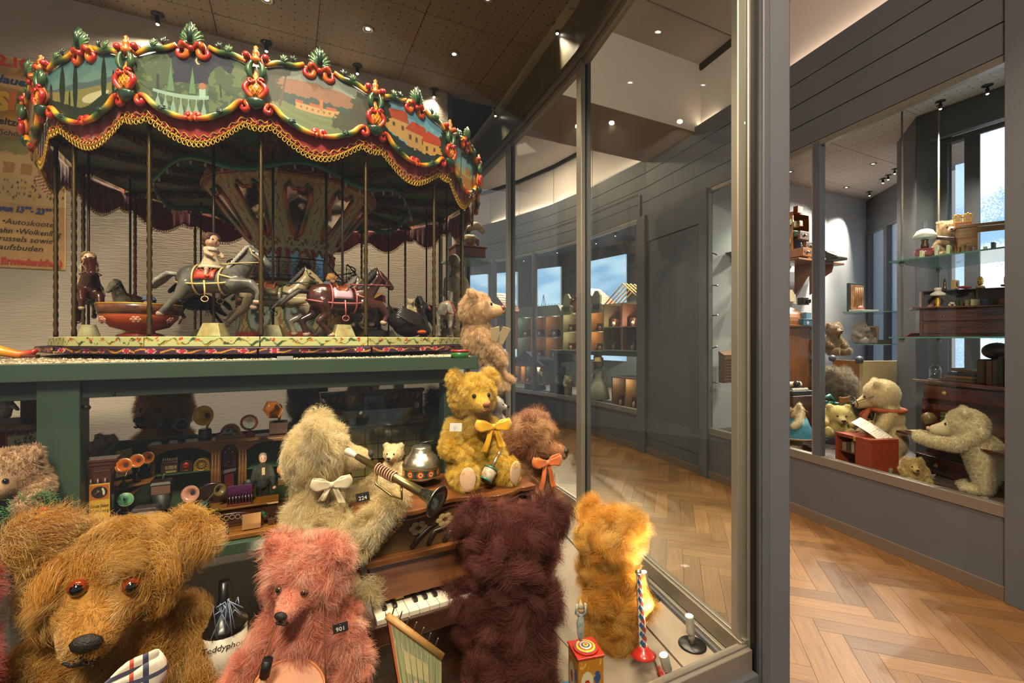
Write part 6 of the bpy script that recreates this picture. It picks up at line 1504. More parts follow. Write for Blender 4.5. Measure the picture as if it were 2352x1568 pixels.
MB().cyl(d*-.012,d*.030,.020,n=24).build('rattle_drum',mat('rattle_cream','#b8b49a',.35,col2='#8a4a3a',scale=40),rt)
for t in(-.012,.024):MB().cyl(d*t,d*(t+.006),.0208,n=24).build('rattle_band',mat('rattle_green','#2c5a44',.35),rt)
MB().cyl(d*.03,b,.0065,.0055,12).build('handle',m_nick,rt);MB().ell(b,.0085,10).build('knob',m_nick,rt)
t0=W(820,1048,1.12);t1=W(985,1140,1.02);tr_=thing('toy_trumpet','long brass toy trumpet wound with string, bell towards the viewer','trumpet',t0,0)
m_tr=mat('trumpet_brass','#8a7a50',.28,metal=.9);dv=t1-t0;
MB().cyl((0,0,0),dv,.0075,.0115,16).build('tube',m_tr,tr_)
MB().cyl(-dv.normalized()*.035,Vector((0,0,0)),.010,.006,14).build('mouthpiece',mat('mouthpiece_white','#bdb7ae',.4),tr_)
Mb=TR(*dv)@dv.to_track_quat('Z','Y').to_matrix().to_4x4()
MB(Mb).lathe([(.0115,-.02),(.014,0),(.020,.012),(.034,.022),(.037,.024),(.034,.026),(.018,.016),(.010,.004),(.009,-.01)],32).build('bell',mat('bell_steel','#7c7a70',.25,metal=.95),tr_)
up=Vector((0,0,1));sp=[]
Mq=dv.to_track_quat('Z','Y').to_matrix().to_4x4()
for i in range(120):a=i*.42;L_=dv.length*(.30+.26*i/119);sp.append(Mq@Vector((.0118*math.cos(a),.0118*math.sin(a),L_)))
MB().tube(sp,.0018,5).build('string',mat('pale_string','#c09078',.8),tr_)
lp=[Mq@Vector((0,y,z))for y,z in((.008,.045),(.03,.06),(.04,.11),(.034,.16),(.012,.165))]
MB().tube([dv*.30,dv*.36+Vector((-.01,-.01,-.03)),dv*.52+Vector((0,-.01,-.042)),dv*.66+Vector((0,-.01,-.036)),dv*.64+Vector((0,0,-.006))],.003,8).build('valve_loop',m_tr,tr_)
zi=thing('toy_zither','triangular toy zither with painted kitchen scene leaning at the piano','zither',VP(955,1720,1.0),0)
zi.location.z=VF
zo=VP(890,1415,1.0);zl=[Vector(VP(px,py,c))for px,py,c in((888,1412,1.02),(1014,1506,.985),(1014,1660,.955),(930,1660,.955))]
inv=Matrix.LocRotScale(zi.location,zi.rotation_euler,None).inverted();zl=[inv@p for p in zl]
def P_zither(u,v):
 c=np.tile(rgb('#8d8a60'),(len(u),1));c=mixc(c,(np.sin(u*70)>.2).astype(float)*.35,rgb('#5a6a54'));n=fbm(u*16,v*16,2)
 c=mixc(c,((u>.2)*(u<.75)*(np.abs(v-.62)<.12)).astype(float)*.8,rgb('#b0a070'))
 for x,y,r_,cc in((.42,.38,.09,'#7a8a94'),(.42,.42,.05,'#c0906a'),(.70,.25,.08,'#a06a4a'),(.88,.30,.07,'#a0704c'),(.5,.1,.16,'#4a5a4a'),(.85,.08,.15,'#7a4a34')):c=mixc(c,(np.hypot(u-x,v-y)+.05*(n-.5)<r_).astype(float),rgb(cc))
 return mixc(c,((u<.05)|(v>.93)).astype(float),rgb('#a84a24'))
nz=(zl[1]-zl[0]).cross(zl[3]-zl[0]).normalized()
if nz.y>0:nz=-nz
zf=lambda u,v:zl[3].lerp(zl[2],u).lerp(zl[0].lerp(zl[1],u),v)+nz*.001
paint('painted_board',P_zither,90,110,zf,vc_mat('zither_paint',.4,.3),zi)
zb=MB();zb.add([p for p in zl]+[p-nz*.022 for p in zl],[(0,3,2,1),(4,5,6,7),(0,1,5,4),(1,2,6,5),(2,3,7,6),(3,0,4,7)],False);zb.build('sound_box',m_wal,zi)
MB().tube([zl[0]+nz*.006,zl[1]+nz*.006],.009,4).build('pin_block',mat('pin_block','#a87c44',.5),zi)
for i in range(7):
 p=zl[0].lerp(zl[1],.08+.13*i);MB().cyl(p,p+nz*.012+Vector((.006,0,.030)),.0016,n=6).build('tuning_pin',mat('pin_steel','#6a5a48',.4,metal=.8),zi)
 q=zl[3].lerp(zl[2],.1+.12*i);MB().cyl(p+nz*.006,q+nz*.006,.0005,n=4).build('string',mat('wire','#8a8478',.3,metal=.9),zi)
jb=thing('music_tin','square printed tin music box with ringed disc on top','music box',VP(1345,1590,1.03),.25);jb.location.z=VF+.0
jh=zv(1350,1490,1.03)-VF
def P_jb(u,v):
 c=np.tile(rgb('#b0701c'),(len(u),1));n=fbm(u*8,v*8,5);c=mixc(c,(np.hypot(u-.35,v-.5)<.25).astype(float),rgb('#c9c0a0'));c=mixc(c,(np.hypot(u-.35,v-.45)<.13).astype(float),rgb('#a8241c'));c=mixc(c,(np.hypot(u-.75,v-.6)<.13).astype(float),rgb('#2c4a7a'));return mixc(c,(n>.68).astype(float)*.6,rgb('#d8c070'))
w_=.036
for k in range(4):
 Mk=RZ(k*PI/2);paint('printed_side',P_jb,40,60,lambda u,v:Mk@Vector(((u*2-1)*w_,-w_,jh*v)),vc_mat('tin_print',.3,.4),jb)
MB().bb(-w_-.003,w_+.003,-w_-.003,w_+.003,jh,jh+.006).build('lid',mat('tin_red2','#a82a1c',.3),jb,.002)
MB().bb(-w_-.02,w_+.02,-w_-.02,w_+.02,0.0,.012).build('base_plate',mat('tin_blue','#2c6a8a',.3),jb,.003)
def P_disc(u,v):
 d=u;c=np.tile(rgb('#d0a828'),(len(u),1))
 for a,b,cc in((0,.12,'#b0341c'),(.12,.24,'#d8b430'),(.24,.36,'#2c4a8a'),(.36,.5,'#d9d0b0'),(.5,.62,'#b8481c'),(.62,.76,'#d8b430'),(.76,.88,'#2c4a7a'),(.88,1.01,'#c9c0a0')):c=mixc(c,((d>=a)*(d<b)).astype(float),rgb(cc))
 return c
paint('disc',P_disc,24,40,lambda u,v:(.034*u*math.cos(v*2*PI),.034*u*math.sin(v*2*PI),jh+.016-.006*u),vc_mat('tin_print',.3,.4),jb)
MB().lathe([(.033,jh+.006),(.035,jh+.009),(.034,jh+.011)],30).build('disc_rim',mat('tin_red2','#a82a1c',.3),jb)
cl=thing('clown_figure','small tin clown figure turning on the music box','figurine',jb.location+Vector((-.012,.01,jh+.018)),.2)
MB().lathe([(.004,0),(.010,.02),(.012,.05),(.008,.07),(.004,.078)],12,sy=.6).build('body',mat('clown_white','#b8b09a',.4,col2='#4a7a8a',scale=60),cl)
MB().ell((0,0,.088),.010,10).build('head',m_skin,cl);MB().lathe([(.011,.094),(.004,.104),(0,.118)],10).build('cap',mat('cap_cream','#c8b890',.5),cl)
for s in(-1,1):MB().tube([(0,0,.066),(s*.014,-.002,.078),(s*.012,-.004,.104)],[.004,.0035,.003],6).build('arm',_MATS['clown_white'],cl)
hn0=W(1466,1308,1.34);hn1=W(1478,1500,1.32);hn=thing('toy_horn','tall harlequin toy horn in red and blue with a red bell','horn',hn1,0);dv=hn0-hn1;Ln=dv.length
def P_harl(u,v):
 a=(u*4+v*9);b=(u*4-v*9);k=(np.floor(a)+np.floor(b))%3;c=np.tile(rgb('#b8b0a0'),(len(u),1));c=mixc(c,(k==0).astype(float),rgb('#1f4a6a'));c=mixc(c,(k==1).astype(float),rgb('#9a2a1c'));return mixc(c,(np.abs(a-np.round(a))<.06).astype(float),rgb('#c9c0a8'))
Mq=dv.to_track_quat('Z','Y').to_matrix().to_4x4()
paint('harlequin_tube',P_harl,48,90,lambda u,v:Mq@Vector(((.0135-.007*v)*math.cos(u*2*PI),(.0135-.007*v)*math.sin(u*2*PI),Ln*(.04+.92*v))),vc_mat('tin_print',.3,.4),hn)
MB(Mq).lathe([(.034,-.006),(.036,-.003),(.026,.004),(.016,.016),(.013,.022)],28).build('bell',mat('horn_red','#a8241a',.3,coat=.5),hn)
MB(Mq).lathe([(.006,Ln*.95),(.010,Ln*.965),(.010,Ln*.98),(.006,Ln),(0,Ln*1.01)],14).build('mouthpiece',m_nick,hn)
rr=thing('rattle_stick','little red stick lying by the bell of the harlequin horn','stick',at_z(1500,1510,VF+.008),0);rv=at_z(1525,1560,VF+.02)-Vector(rr.location)
MB().cyl((0,0,0),rv*.55,.003,n=8).build('stem',m_lampalu,rr);MB().cyl(rv*.5,rv,.007,n=8).build('handle',_MATS['horn_red'],rr)
tn=thing('record_tin','round white tin with black horse print behind the pink bear','tin',on(515,1.15,VF),.5)
thz=zv(515,1440,1.15)-VF;th2=zv(500,1500,1.12)-VF
MB().lathe([(.062,0),(.064,.003),(.064,th2*.6),(.060,th2*.72),(.045,th2*.8)],30).build('foot',mat('tin_white','#c4bcae',.4,col2='#1c1a18',scale=18),tn)
MB().lathe([(.043,th2*.78),(.043,thz)],30).build('drum',mat('tin_white2','#bcb3a2',.45),tn)
MB().lathe([(.0645,0),(.067,.004),(.0645,.010)],30).build('red_rim',mat('tin_red2','#a82a1c',.3),tn)
text('lettering','Teddyphon',.017,mat('ink_dark','#241c16',.6),tn,TR(-.038,-.0438,th2+.012)@RX(PI/2),.0003,.2)
MB().lathe([(.044,thz),(.044,thz+.01),(.030,thz+.016),(.012,thz+.06),(.01,thz+.1)],24).build('black_horn',mat('horn_black','#121013',.3),tn)
lc=MB();R=np.random.default_rng(9)
for i in range(14):lc.tube([(.01,-.03,thz+.03),(.01+R.normal(0,.015),-.04,thz+.05+R.uniform(0,.03)),(.02+R.normal(0,.02),-.045,thz+.02+R.uniform(-.02,.05))],.0011,5)
lc.build('cord',mat('cord_blue_white','#8a98b0',.6),tn)
# toy gramophone shop on the lower shelf
m_oak=wood('shop_oak','#8a5a20','#5c3814',.4);m_oakd=wood('shop_walnut','#4c2814','#2a140a',.4);m_sg=mat('shop_green','#34452a',.6,var=.15,scale=20)
CF,CB=1.50,1.74
shp=thing('toy_shop','miniature gramophone shop with oak shelving and green walls','toy shop',SV(-.23,1.62,SHZ),VROT)
Is=Matrix.LocRotScale(shp.location,shp.rotation_euler,None).inverted()
def sl(px,py,c):return Is@VP(px,py,c)
sx0,sx1=sl(190,800,CF).x,sl(690,800,CF).x;yF,yB=CF-1.62,CB-1.62
hb=sl(400,1012,CB).z
MB().bb(sx0,sx1,yF-.03,yB+.01,.002,.016).build('floor_board',m_oak,shp,.002)
MB().bb(sx0-.01,sx1,yB,yB+.012,.016,hb+.012).build('back_wall',m_sg,shp)
MB().add([(sx0+.012,yF,.016),(sx0+.012,yB,.016),(sx0+.012,yB,hb+.014),(sx0+.012,yF,hb-.02),(sx0,yF,.016),(sx0,yB,.016),(sx0,yB,hb+.014),(sx0,yF,hb-.02)],[(0,1,2,3),(4,7,6,5),(3,2,6,7),(0,3,7,4)],False).build('side_wall',mat('shop_green_light','#5a6a34',.6,var=.2,scale=30),shp)
px_=sl(222,1120,CF);pz=sl(222,1050,CF).z
MB().bb(px_.x-.032,px_.x+.032,yF-.012,yF+.012,.0,pz-.03).build('pillar',m_oakd,shp,.002)
for k in range(4):MB().cyl((px_.x-.021+.014*k,yF-.013,.17),(px_.x-.021+.014*k,yF-.013,pz-.05),.0045,n=8).build('flute',m_oakd,shp)
for k,(w_,z0,z1)in enumerate(((.036,pz-.03,pz-.018),(.041,pz-.018,pz-.008),(.047,pz-.008,pz))):MB().bb(px_.x-w_,px_.x+w_,yF-.014-.004*k,yF+.014,z0,z1).build('cornice',m_oakd,shp,.002)
for k in range(4):MB().cyl((px_.x-.021+.014*k,yF-.013,.02),(px_.x-.021+.014*k,yF-.013,.07),.0045,n=8).build('flute',m_oakd,shp)
pq0,pq1=sl(205,1195,CF-.015),sl(253,1108,CF-.015)
plq=thing('enamel_plaque','yellow enamel plaque with a dog and gramophone oval on the shop pillar','plaque',VP(229,1151,CF-.018),VROT)
pw,ph=(pq1.x-pq0.x)/2,(pq1.z-pq0.z)/2
MB().box((0,0,0),(pw*2,.002,ph*2)).build('plate',mat('plaque_yellow','#b08a2c',.4),plq,.001)
MB().box((0,-.0008,ph*.52),(pw*1.8,.0015,ph*.8)).build('picture_field',mat('plaque_orange','#a0541c',.4),plq)
MB(RX(PI/2)).ell((0,ph*.52,.0018),(pw*.78,ph*.34,.0006),24).build('oval',mat('plaque_dark','#231c14',.4),plq)
dg_=MB();dg_.ell((pw*.42,-.0022,ph*.50),(pw*.13,.0006,ph*.17),10);dg_.ell((pw*.32,-.0024,ph*.68),(pw*.12,.0006,ph*.08),10);dg_.build('dog',mat('plaque_white','#c0b494',.5),plq)
MB().tube([(-pw*.45,-.0024,ph*.42),(-pw*.2,-.0024,ph*.5),(pw*.02,-.0024,ph*.62)],[.002,.002,.005],6).build('gramophone',mat('plaque_brown','#5a4a34',.5),plq)
for s,z,h in(('Christian Sillebert',-.34,.22),('Nürnberg',-.62,.22)):
 o=text('lettering',s,ph*h*1.3,mat('ink_dark','#241c16',.6),plq,TR(0,-.0016,ph*z)@RX(PI/2),.0002,align='CENTER');wd=max(v.co.x for v in o.data.vertices)-min(v.co.x for v in o.data.vertices);k=min(1,pw*1.75/wd);o.matrix_basis=o.matrix_basis@Matrix.Diagonal((k,1,1,1))
yS=yB-.07;xa,xb,xc,xd=(sl(p,1000,CB-.07).x for p in(352,497,556,690))
MB().bb(xa-.012,sx1,yS-.008,yB,hb-.004,hb+.006).build('top_board',m_oak,shp,.002)
for x0,x1 in((xa-.006,xa+.004),(xb-.014,xb+.012),(xc-.010,xc+.014)):
 MB().bb(x0,x1,yS-.004,yS+.012,.016,hb-.004).build('post',m_oak,shp,.001)
 if x1-x0>.012:
  for k in range(3):MB().cyl((x0+.005+.008*k,yS-.005,.03),(x0+.005+.008*k,yS-.005,hb-.02),.0025,n=6).build('flute',m_oak,shp)
zs=sl(430,1082,CB-.06).z
MB().bb(xa,xb,yS,yB,zs-.004,zs).build('shelf',mat('shelf_green','#2c5a34',.5),shp,.001);MB().bb(xc,sx1,yS,yB,zs-.012,zs-.008).build('shelf',_MATS['shelf_green'],shp,.001)
for x0,x1 in((xa,xb-.014),(xb+.012,xc-.010),(xc+.014,sx1)):
 n=14;r_=(x1-x0)/2;arc_=[(x0,hb-.004)]+[(x0+(x1-x0)*i/n,hb-.012-.022*abs(2*i/n-1)**3)for i in range(n+1)]+[(x1,hb-.004)]
 MB().prism(arc_,0,.004,TR(0,yS,0)@XZ).build('scalloped_valance',m_oak,shp)
MB().prism([(xb-.004,hb+.006),(xb-.002,hb+.018),(xb+.012,hb+.022)]+[(xb+.037-.028*math.cos(PI*i/12),hb+.022+.030*math.sin(PI*i/12))for i in range(13)]+[(xc+.004,hb+.016),(xc+.012,hb+.006)],0,.006,TR(0,yS+.01,0)@XZ).build('crest_board',m_oak,shp)
tcar=thing('toy_racing_car','grey tin racing car relief on the shop crest','toy car',VP(523,992,CB-.075),VROT)
mb=MB();limb(mb,[((-.026,0,-.004),.004),((-.012,0,-.002),.006),((.012,0,-.002),.006),((.024,0,-.004),.005)]);limb(mb,[((-.010,0,0),.005),((-.002,0,.012),.004)]);limb(mb,[((.008,0,0),.005),((.010,0,.012),.004)])
for x in(-.018,.017):mb.cyl((x,-.007,-.007),(x,.007,-.007),.006,n=10)
remesh('car_body',mb,.0018,mat('pewter','#6a6a62',.4,metal=.6),tcar,1)
def horn(label,px,py,c,r,col,inner=None,base='round',bh=None,face=(-.25,-.95,.15),stand=None,hexa=False,zb=None,name='toy_horn_speaker',group='horns and gramophones in the toy shop',rimc=None,px_base=None):
 """A small gramophone horn or loudspeaker; px,py the centre of its mouth, zb the height it stands on."""
 p=VP(px,py,c);b=VP(px_base or px,py,c+.01);b.z=zb
 t=thing(name,label,'gramophone',b,VROT,group);I=Matrix.LocRotScale(t.location,t.rotation_euler,None).inverted()
 q=I@p;d=Vector(face).normalized();m1=mat('horn_'+col,col,.3,coat=.3);m2=mat('horn_'+(inner or col),inner or col,.35)
 M=TR(*q)@d.to_track_quat('Z','Y').to_matrix().to_4x4();n=6 if hexa else 24
 MB(M).lathe([(r*.16,-r*1.2),(r*.30,-r*.8),(r*.62,-r*.3),(r,0),(r*.99,.0008),(r*.60,-r*.28),(r*.27,-r*.75),(r*.14,-r*1.1)],n).build('horn',m1,t)
 MB(M).lathe([(r*.28,-r*.74),(0,-r*.9)],n).build('throat',mat('throat_dark','#1a0f08',.6),t)
 if not hexa:MB(M).tube([(r*math.cos(a),r*math.sin(a),0)for a in np.linspace(0,2*PI,25)[:-1]],r*.045,5,closed=True).build('rim',mat('rim_'+(rimc or col),rimc or col,.3,metal=.5 if rimc else 0),t)
 e=q-d*r*1.2;hh=bh or q.z*.35
 MB().tube([e,e-d*r*.3+Vector((0,0,-r*.3)),Vector((e.x*.4,e.y*.4,hh+.002))],[r*.15,r*.13,r*.12],8).build('neck',m1 if not stand else mat('stand_'+stand,stand,.35,metal=.5),t)
 if base=='round':MB().lathe([(r*.62,0),(r*.66,hh*.1),(r*.6,hh*.2),(r*.6,hh*.8),(r*.52,hh)],22).build('base',mat('horn_base','#1c201a',.35),t)
 elif base=='disc':MB().lathe([(r*.5,0),(r*.5,hh*.3),(r*.15,hh*.6),(r*.08,hh)],20).build('base',mat('horn_base','#1c201a',.35),t)
 else:
  MB().bb(-r*.8,r*.8,-r*.7,r*.7,0,hh).build('cabinet',mat('cab_'+base,base,.45),t,.0015);MB().lathe([(r*.55,hh),(r*.55,hh+.003),(0,hh+.003)],20).build('turntable',mat('horn_base','#1c201a'),t)
 return t
ZT=SHZ+hb+.006
horn('dark green horn loudspeaker on the shop roof, left of the pair',380,977,1.70,.021,'#1f2c20','#141c14','disc',.03,zb=ZT,face=(-.2,-.95,.25))
horn('dark green horn loudspeaker with a yellow cord, right of the pair',417,974,1.70,.021,'#24342a','#141c14','disc',.03,zb=ZT,face=(.1,-.95,.25))
horn('bright yellow horn gramophone on a black round base',467,954,1.70,.030,'#c89a10','#a87c0c','round',.03,zb=ZT,face=(-.35,-.93,.1),px_base=471)
horn('six sided amber horn gramophone on a wooden box',627,941,1.68,.034,'#a8641c','#5a300c','#4a3020',.040,zb=ZT,face=(-.45,-.85,-.25),hexa=True,px_base=640)
fan=thing('red_vanity_mirror','red framed round pressed glass mirror on a red foot','mirror',VP(574,1002,1.69),VROT);fan.location.z=ZT
fz=(VP(572,970,1.69).z-ZT);mr=mat('vanity_red','#8a2414',.35,coat=.4)
MB().lathe([(.016,0),(.014,.004),(.005,.012),(.004,fz-.02)],16).build('foot',mr,fan)
Mf=TR(-.002,0,fz)@RX(PI/2)@RZ(.2);MB(Mf).lathe([(0,-.003),(.024,-.003),(.0255,0),(.024,.004),(.021,.003)],26).build('frame',mr,fan)
MB(Mf).lathe([(.0205,.003),(.017,.0045),(.015,.003),(.012,.0045),(.010,.003),(.007,.0045),(.005,.003),(0,.005)],26).build('mirror_glass',mat('pressed_glass','#b8b8a0',.15,metal=.8),fan)
brk=MB();
bp_=sl(300,1115,1.62)
tb=thing('wall_bracket','scroll edged oak bracket shelf on the green shop wall','shelf',VP(300,1114,1.60),VROT)
MB().prism([(-.055,-.06),(.045,.0),(.045,.05),(-.055,.05)],0,.005).build('board',m_oak,tb,.001);MB().prism([(-.02,-.03),(.03,-.004),(.012,-.02),(-.004,-.036)],-.001,.003,XZ).build('bracket',m_oak,tb)
ZBk=tb.location.z+.005
for k,(px,py,c,rr)in enumerate(((284,1069,1.56,.019),(314,1058,1.60,.018),(338,1051,1.64,.017))):
 horn(['amber trumpet horn nearest the shop pillar','amber trumpet horn in the middle of the bracket','amber trumpet horn at the inner end of the bracket'][k],px,py,c,rr,'#b05a14','#7a3408','disc',.025,zb=ZBk,face=(-.1,-.95,.25),rimc='#b8a888',stand='#a89a80')
fly=thing('advert_sheet','yellowed advert sheet with a black silhouette on the green wall','paper',VP(285,1070,1.66),VROT+.9)
MB().box((0,0,.01),(.045,.001,.075)).build('sheet',mat('advert_paper','#a8945c',.8,col2='#7a6a40',scale=200),fly)
MB(TR(-.008,-.0012,0)).tube([(-.006,0,.03),(0,0,.01),(.008,0,-.01),(-.006,0,-.016)],[.001,.006,.008,.002],6).build('silhouette',m_black,fly)
zS=SHZ+zs
def radio(label,px,w_,h_,col,arch,dec):
 p=VP(px,1080,CB-.05);t=thing('toy_radio',label,'radio',(p.x,p.y,zS),VROT,'radios on the green shop shelf')
 m=mat('radio_'+col,col,.35,coat=.3)
 out=[(-w_,0),(w_,0)]+([(w_,h_-w_*.9)]+[(w_*math.cos(a),h_-w_*.9+w_*.9*math.sin(a))for a in np.linspace(.2,PI-.2,9)]+[(-w_,h_-w_*.9)]if arch else[(w_,h_),(-w_,h_)])
 MB().prism(out,0,.022,XZ).build('cabinet',m,t,.001);dec(t,w_,h_);return t
def dec1(t,w_,h_):
 for i in range(7):MB().lathe([(.0022,h_),(.0026,h_+.006),(.0016,h_+.010),(0,h_+.0105)],8,(-w_*.8+w_*1.6*i/6,-.012,0)).build('valve',mat('valve_glass','#b0a884',.2,metal=.4),t)
 MB().box((.004,-.0228,h_*.55),(w_*1.3,.001,h_*.3)).build('dial',mat('dial_cream','#a89a60',.4,col2='#5a4a24',scale=120),t);MB().box((.004,-.0228,h_*.2),(w_*1.2,.001,h_*.16)).build('scale',mat('scale_green','#8a8a4c',.4),t)
def dec2(t,w_,h_):
 MB(TR(0,-.0225,h_*.60)@RX(PI/2)).lathe([(0,.0012),(w_*.5,.0012),(w_*.55,0)],20).build('dial',mat('dial_red','#c0301a',.3),t);MB().box((0,-.0228,h_*.18),(w_*.6,.001,h_*.06)).build('knob_bar',_MATS['dial_red'],t)
 MB().box((0,-.0242,h_*.60),(w_*1.0,.0006,.0016)).build('pointer',m_black,t)
def dec3(t,w_,h_):
 g=MB(TR(0,-.0228,h_*.48)@RX(PI/2))
 for i in range(12):
  a=i*PI/6;g.ell((w_*.55*math.cos(a),w_*.55*math.sin(a),0),(w_*.17,w_*.10,.0006),8,RZ(a))
 g.build('grille_petals',mat('grille_dark','#3a0c08',.5),t);MB(TR(0,-.0228,h_*.48)@RX(PI/2)).tube([(w_*.82*math.cos(a),w_*.82*math.sin(a),0)for a in np.linspace(0,2*PI,25)[:-1]],.0014,5,closed=True).build('grille_ring',m_gold,t);MB(TR(0,-.0228,h_*.48)@RX(PI/2)).ell((0,0,0),(w_*.16,w_*.16,.0015),10).build('grille_hub',m_gold,t)
radio('brown toy radio with a row of glass valves',393,.021,.036,'#40201c',False,dec1);radio('arched brown toy radio with a red dial',431,.016,.036,'#3a261c',True,dec2);radio('cathedral toy radio with flower grille in yellow wood',466,.021,.038,'#8a6a20',True,dec3)
wt=thing('wall_telephone','dark wooden wall telephone in the arched niche','telephone',VP(527,1110,CB-.03),VROT);wt.location.z=SHZ+.05
MB().prism([(-.020,.10),(.020,.10),(.020,.150)]+[(.020*math.cos(a),.150+.022*math.sin(a))for a in np.linspace(.1,PI-.1,9)]+[(-.020,.150)],0,.012,XZ).build('backboard',mat('phone_wood','#4a1c18',.35,coat=.3),wt)
for x,z in((0,.160),(-.010,.148),(.010,.148)):MB().ell((x,-.014,z),(.0055,.003,.0055),10).build('bell',mat('bell_copper','#a0705c',.3,metal=.8),wt)
MB().prism([(-.019,.082),(.019,.088),(.021,.096),(-.021,.092)],0,.02,XZ).build('writing_ledge',mat('phone_grey','#6a5a50',.5),wt,.001);MB().bb(-.014,.014,-.014,0,.03,.084).build('battery_box',mat('phone_red','#5a1c0c',.4),wt,.002)
MB().lathe([(.004,0),(.009,.006),(.008,.008),(.003,.002)],14,(0,-.013,.122),RX(PI/2)).build('mouthpiece',m_black,wt)
sm_=thing('salesman_doll','doll salesman in a dark tweed jacket holding a record','doll',VP(604,1120,1.60),VROT+.1);sm_.location.z=SHZ+.016;hS=VP(602,1042,1.60).z-SHZ-.016
mb=MB();limb(mb,[((0,0,hS*.50),.017),((0,0,hS*.62),.021),((0,0,hS*.75),.020),((0,0,hS*.82),.010)]);limb(mb,[((-.020,0,hS*.78),.008),((-.027,-.008,hS*.62),.0075),((-.030,-.022,hS*.50),.006)]);limb(mb,[((.020,0,hS*.78),.008),((.027,-.006,hS*.62),.0075),((.028,-.012,hS*.46),.006)])
remesh('jacket',mb,.0025,mat('tweed','#2c2e24',.9,var=.6,scale=400),sm_,2)
mb=MB();[limb(mb,[((s*.009,0,hS*.5),.010),((s*.010,0,.004),.008)])for s in(-1,1)];remesh('trousers',mb,.0025,mat('trousers_dark','#14120f',.9),sm_,1)
mb=MB();mb.ell((0,0,hS*.93),(.0115,.012,.0155),14);mb.ell((0,-.012,hS*.92),.003,8);limb(mb,[((0,0,hS*.80),.006),((0,0,hS*.9),.006)]);remesh('head',mb,.002,m_skin,sm_,1)
MB().ell((0,.002,hS*.955),(.012,.012,.012),12).build('hair',mat('hair_grey','#8a8070',.6),sm_);MB().box((0,-.0195,hS*.74),(.008,.002,.022)).build('shirt_front',mat('shirt_cream','#a89468',.7),sm_)
for s in(-1,1):MB().ell((s*.030,-.024 if s<0 else-.014,hS*.48 if s<0 else hS*.44),.006,8).build('hand',m_skin,sm_);MB().ell((s*.004,-.0118,hS*.94),.0012,6).build('eye',m_eye_b,sm_)
rc=thing('gramophone_record','black record with red label in the hand of the salesman','record',VP(571,1113,1.565),VROT);MB(RX(PI/2)).lathe([(0,0),(.017,0),(.017,.001),(0,.001)],26).build('disc',m_black,rc);MB(RX(PI/2)).lathe([(0,.0012),(.005,.0012)][::-1],16).build('label',mat('label_red','#8a2c14',.5),rc)
cz=VP(540,1160,1.54).z
ctr=thing('shop_counter','long dark wooden shop counter with oval carved front','counter',VP(530,1200,1.56),VROT);ctr.location.z=SHZ+.016
Ic=Matrix.LocRotScale(ctr.location,ctr.rotation_euler,None).inverted();cx0,cx1=(Ic@VP(418,1150,1.53)).x,(Ic@VP(640,1150,1.53)).x;ch_=cz-SHZ-.016
MB().bb(cx0,cx1,-.035,.035,ch_-.006,ch_).build('counter_top',m_oak,ctr,.0015);MB().bb(cx0+.008,cx1-.006,-.026,.03,0,ch_-.006).build('counter_body',m_oakd,ctr,.0015)
MB().ell(((cx0+cx1)/2+.0,-.026,ch_*.42),(.052,.003,.016),26).build('oval_panel',mat('counter_red','#34140c',.35,coat=.4),ctr)
g=MB()
for i in range(5):z=ch_*.42+.005*math.sin(i*PI/4);g.tube([((cx0+cx1)/2-.028+.014*i+.0062*math.cos(a),-.030,z+.0062*math.sin(a))for a in np.linspace(0,2*PI,13)[:-1]],.0013,5,closed=True)
g.build('carved_rings',mat('ring_cream','#8a7c5c',.5),ctr)
ZC=SHZ+.016+ch_
horn('pink flower horn gramophone on a speckled base',437,1134,1.535,.022,'#b8826c','#8a5a48','round',.030,zb=ZC,face=(-.2,-.95,.2))
horn('brass horn phonograph on a teal box',506,1125,1.54,.017,'#6a5c30','#1c160c','#1c4a4a',.022,zb=ZC,face=(.55,-.8,.12),px_base=466)
horn('tan horn gramophone on a small box beside the cream bear',649,1078,1.60,.016,'#a8743c','#5a3414','#6a5430',.02,zb=SHZ+.10,face=(-.2,-.95,.15))
horn('green horn phonograph lying behind the brown record sleeve',604,1182,1.50,.012,'#243c2a','#12180f','#4a2c18',.016,zb=SHZ+.018,face=(-.75,-.5,-.1),px_base=624)
rk=thing('record_rack','purple lined rack of standing black records on the counter','rack',VP(552,1150,1.545),VROT);rk.location.z=ZC
MB().bb(-.034,.030,-.014,.014,0,.005).build('rack_base',mat('rack_red','#5a2418',.4),rk,.001);MB().bb(-.034,.030,.012,.015,.005,.052).build('rack_back',mat('rack_purple','#5a1450',.5,col2='#2a0a24',scale=90,stretch=(6,1,.5)),rk,.001)
for i in range(8):MB(TR(-.030+.008*i,0,.018)@RY(PI/2)).lathe([(0,-.0006),(.013,-.0006),(.013,.0006),(0,.0006)],18).build('record',m_black,rk);MB().cyl((-.026+.008*i,-.012,.005),(-.026+.008*i,-.012,.028),.0008,n=6).build('divider',m_nick,rk)
cu_=thing('yellow_cushion','fringed yellow cushion folded in front of the teal phonograph','cushion',VP(470,1162,1.51),VROT);cu_.location.z=ZC
MB().tube([(-.026,.012,.004),(-.006,-.012,.003),(.004,-.016,.003)],[.004,.005,.004],8).build('edge_roll',mat('cushion_yellow','#8a7a1c',.7,bump=.8,bscale=300),cu_);MB().tube([(.004,-.016,.003),(.020,-.008,.004),(.036,.002,.005)],[.004,.005,.004],8).build('edge_roll',_MATS['cushion_yellow'],cu_)
spk=thing('toy_loudspeaker','silver perforated toy loudspeaker box with carrying strap','speaker',VP(332,1205,CF-.01),VROT-.1);spk.location.z=SHZ+.012;hz_=VP(332,1163,CF).z-spk.location.z
q=hz_;ou=[(-.036,.0),(.036,.0),(.036,q*.80),(.026,q),(-.026,q),(-.036,q*.8)]
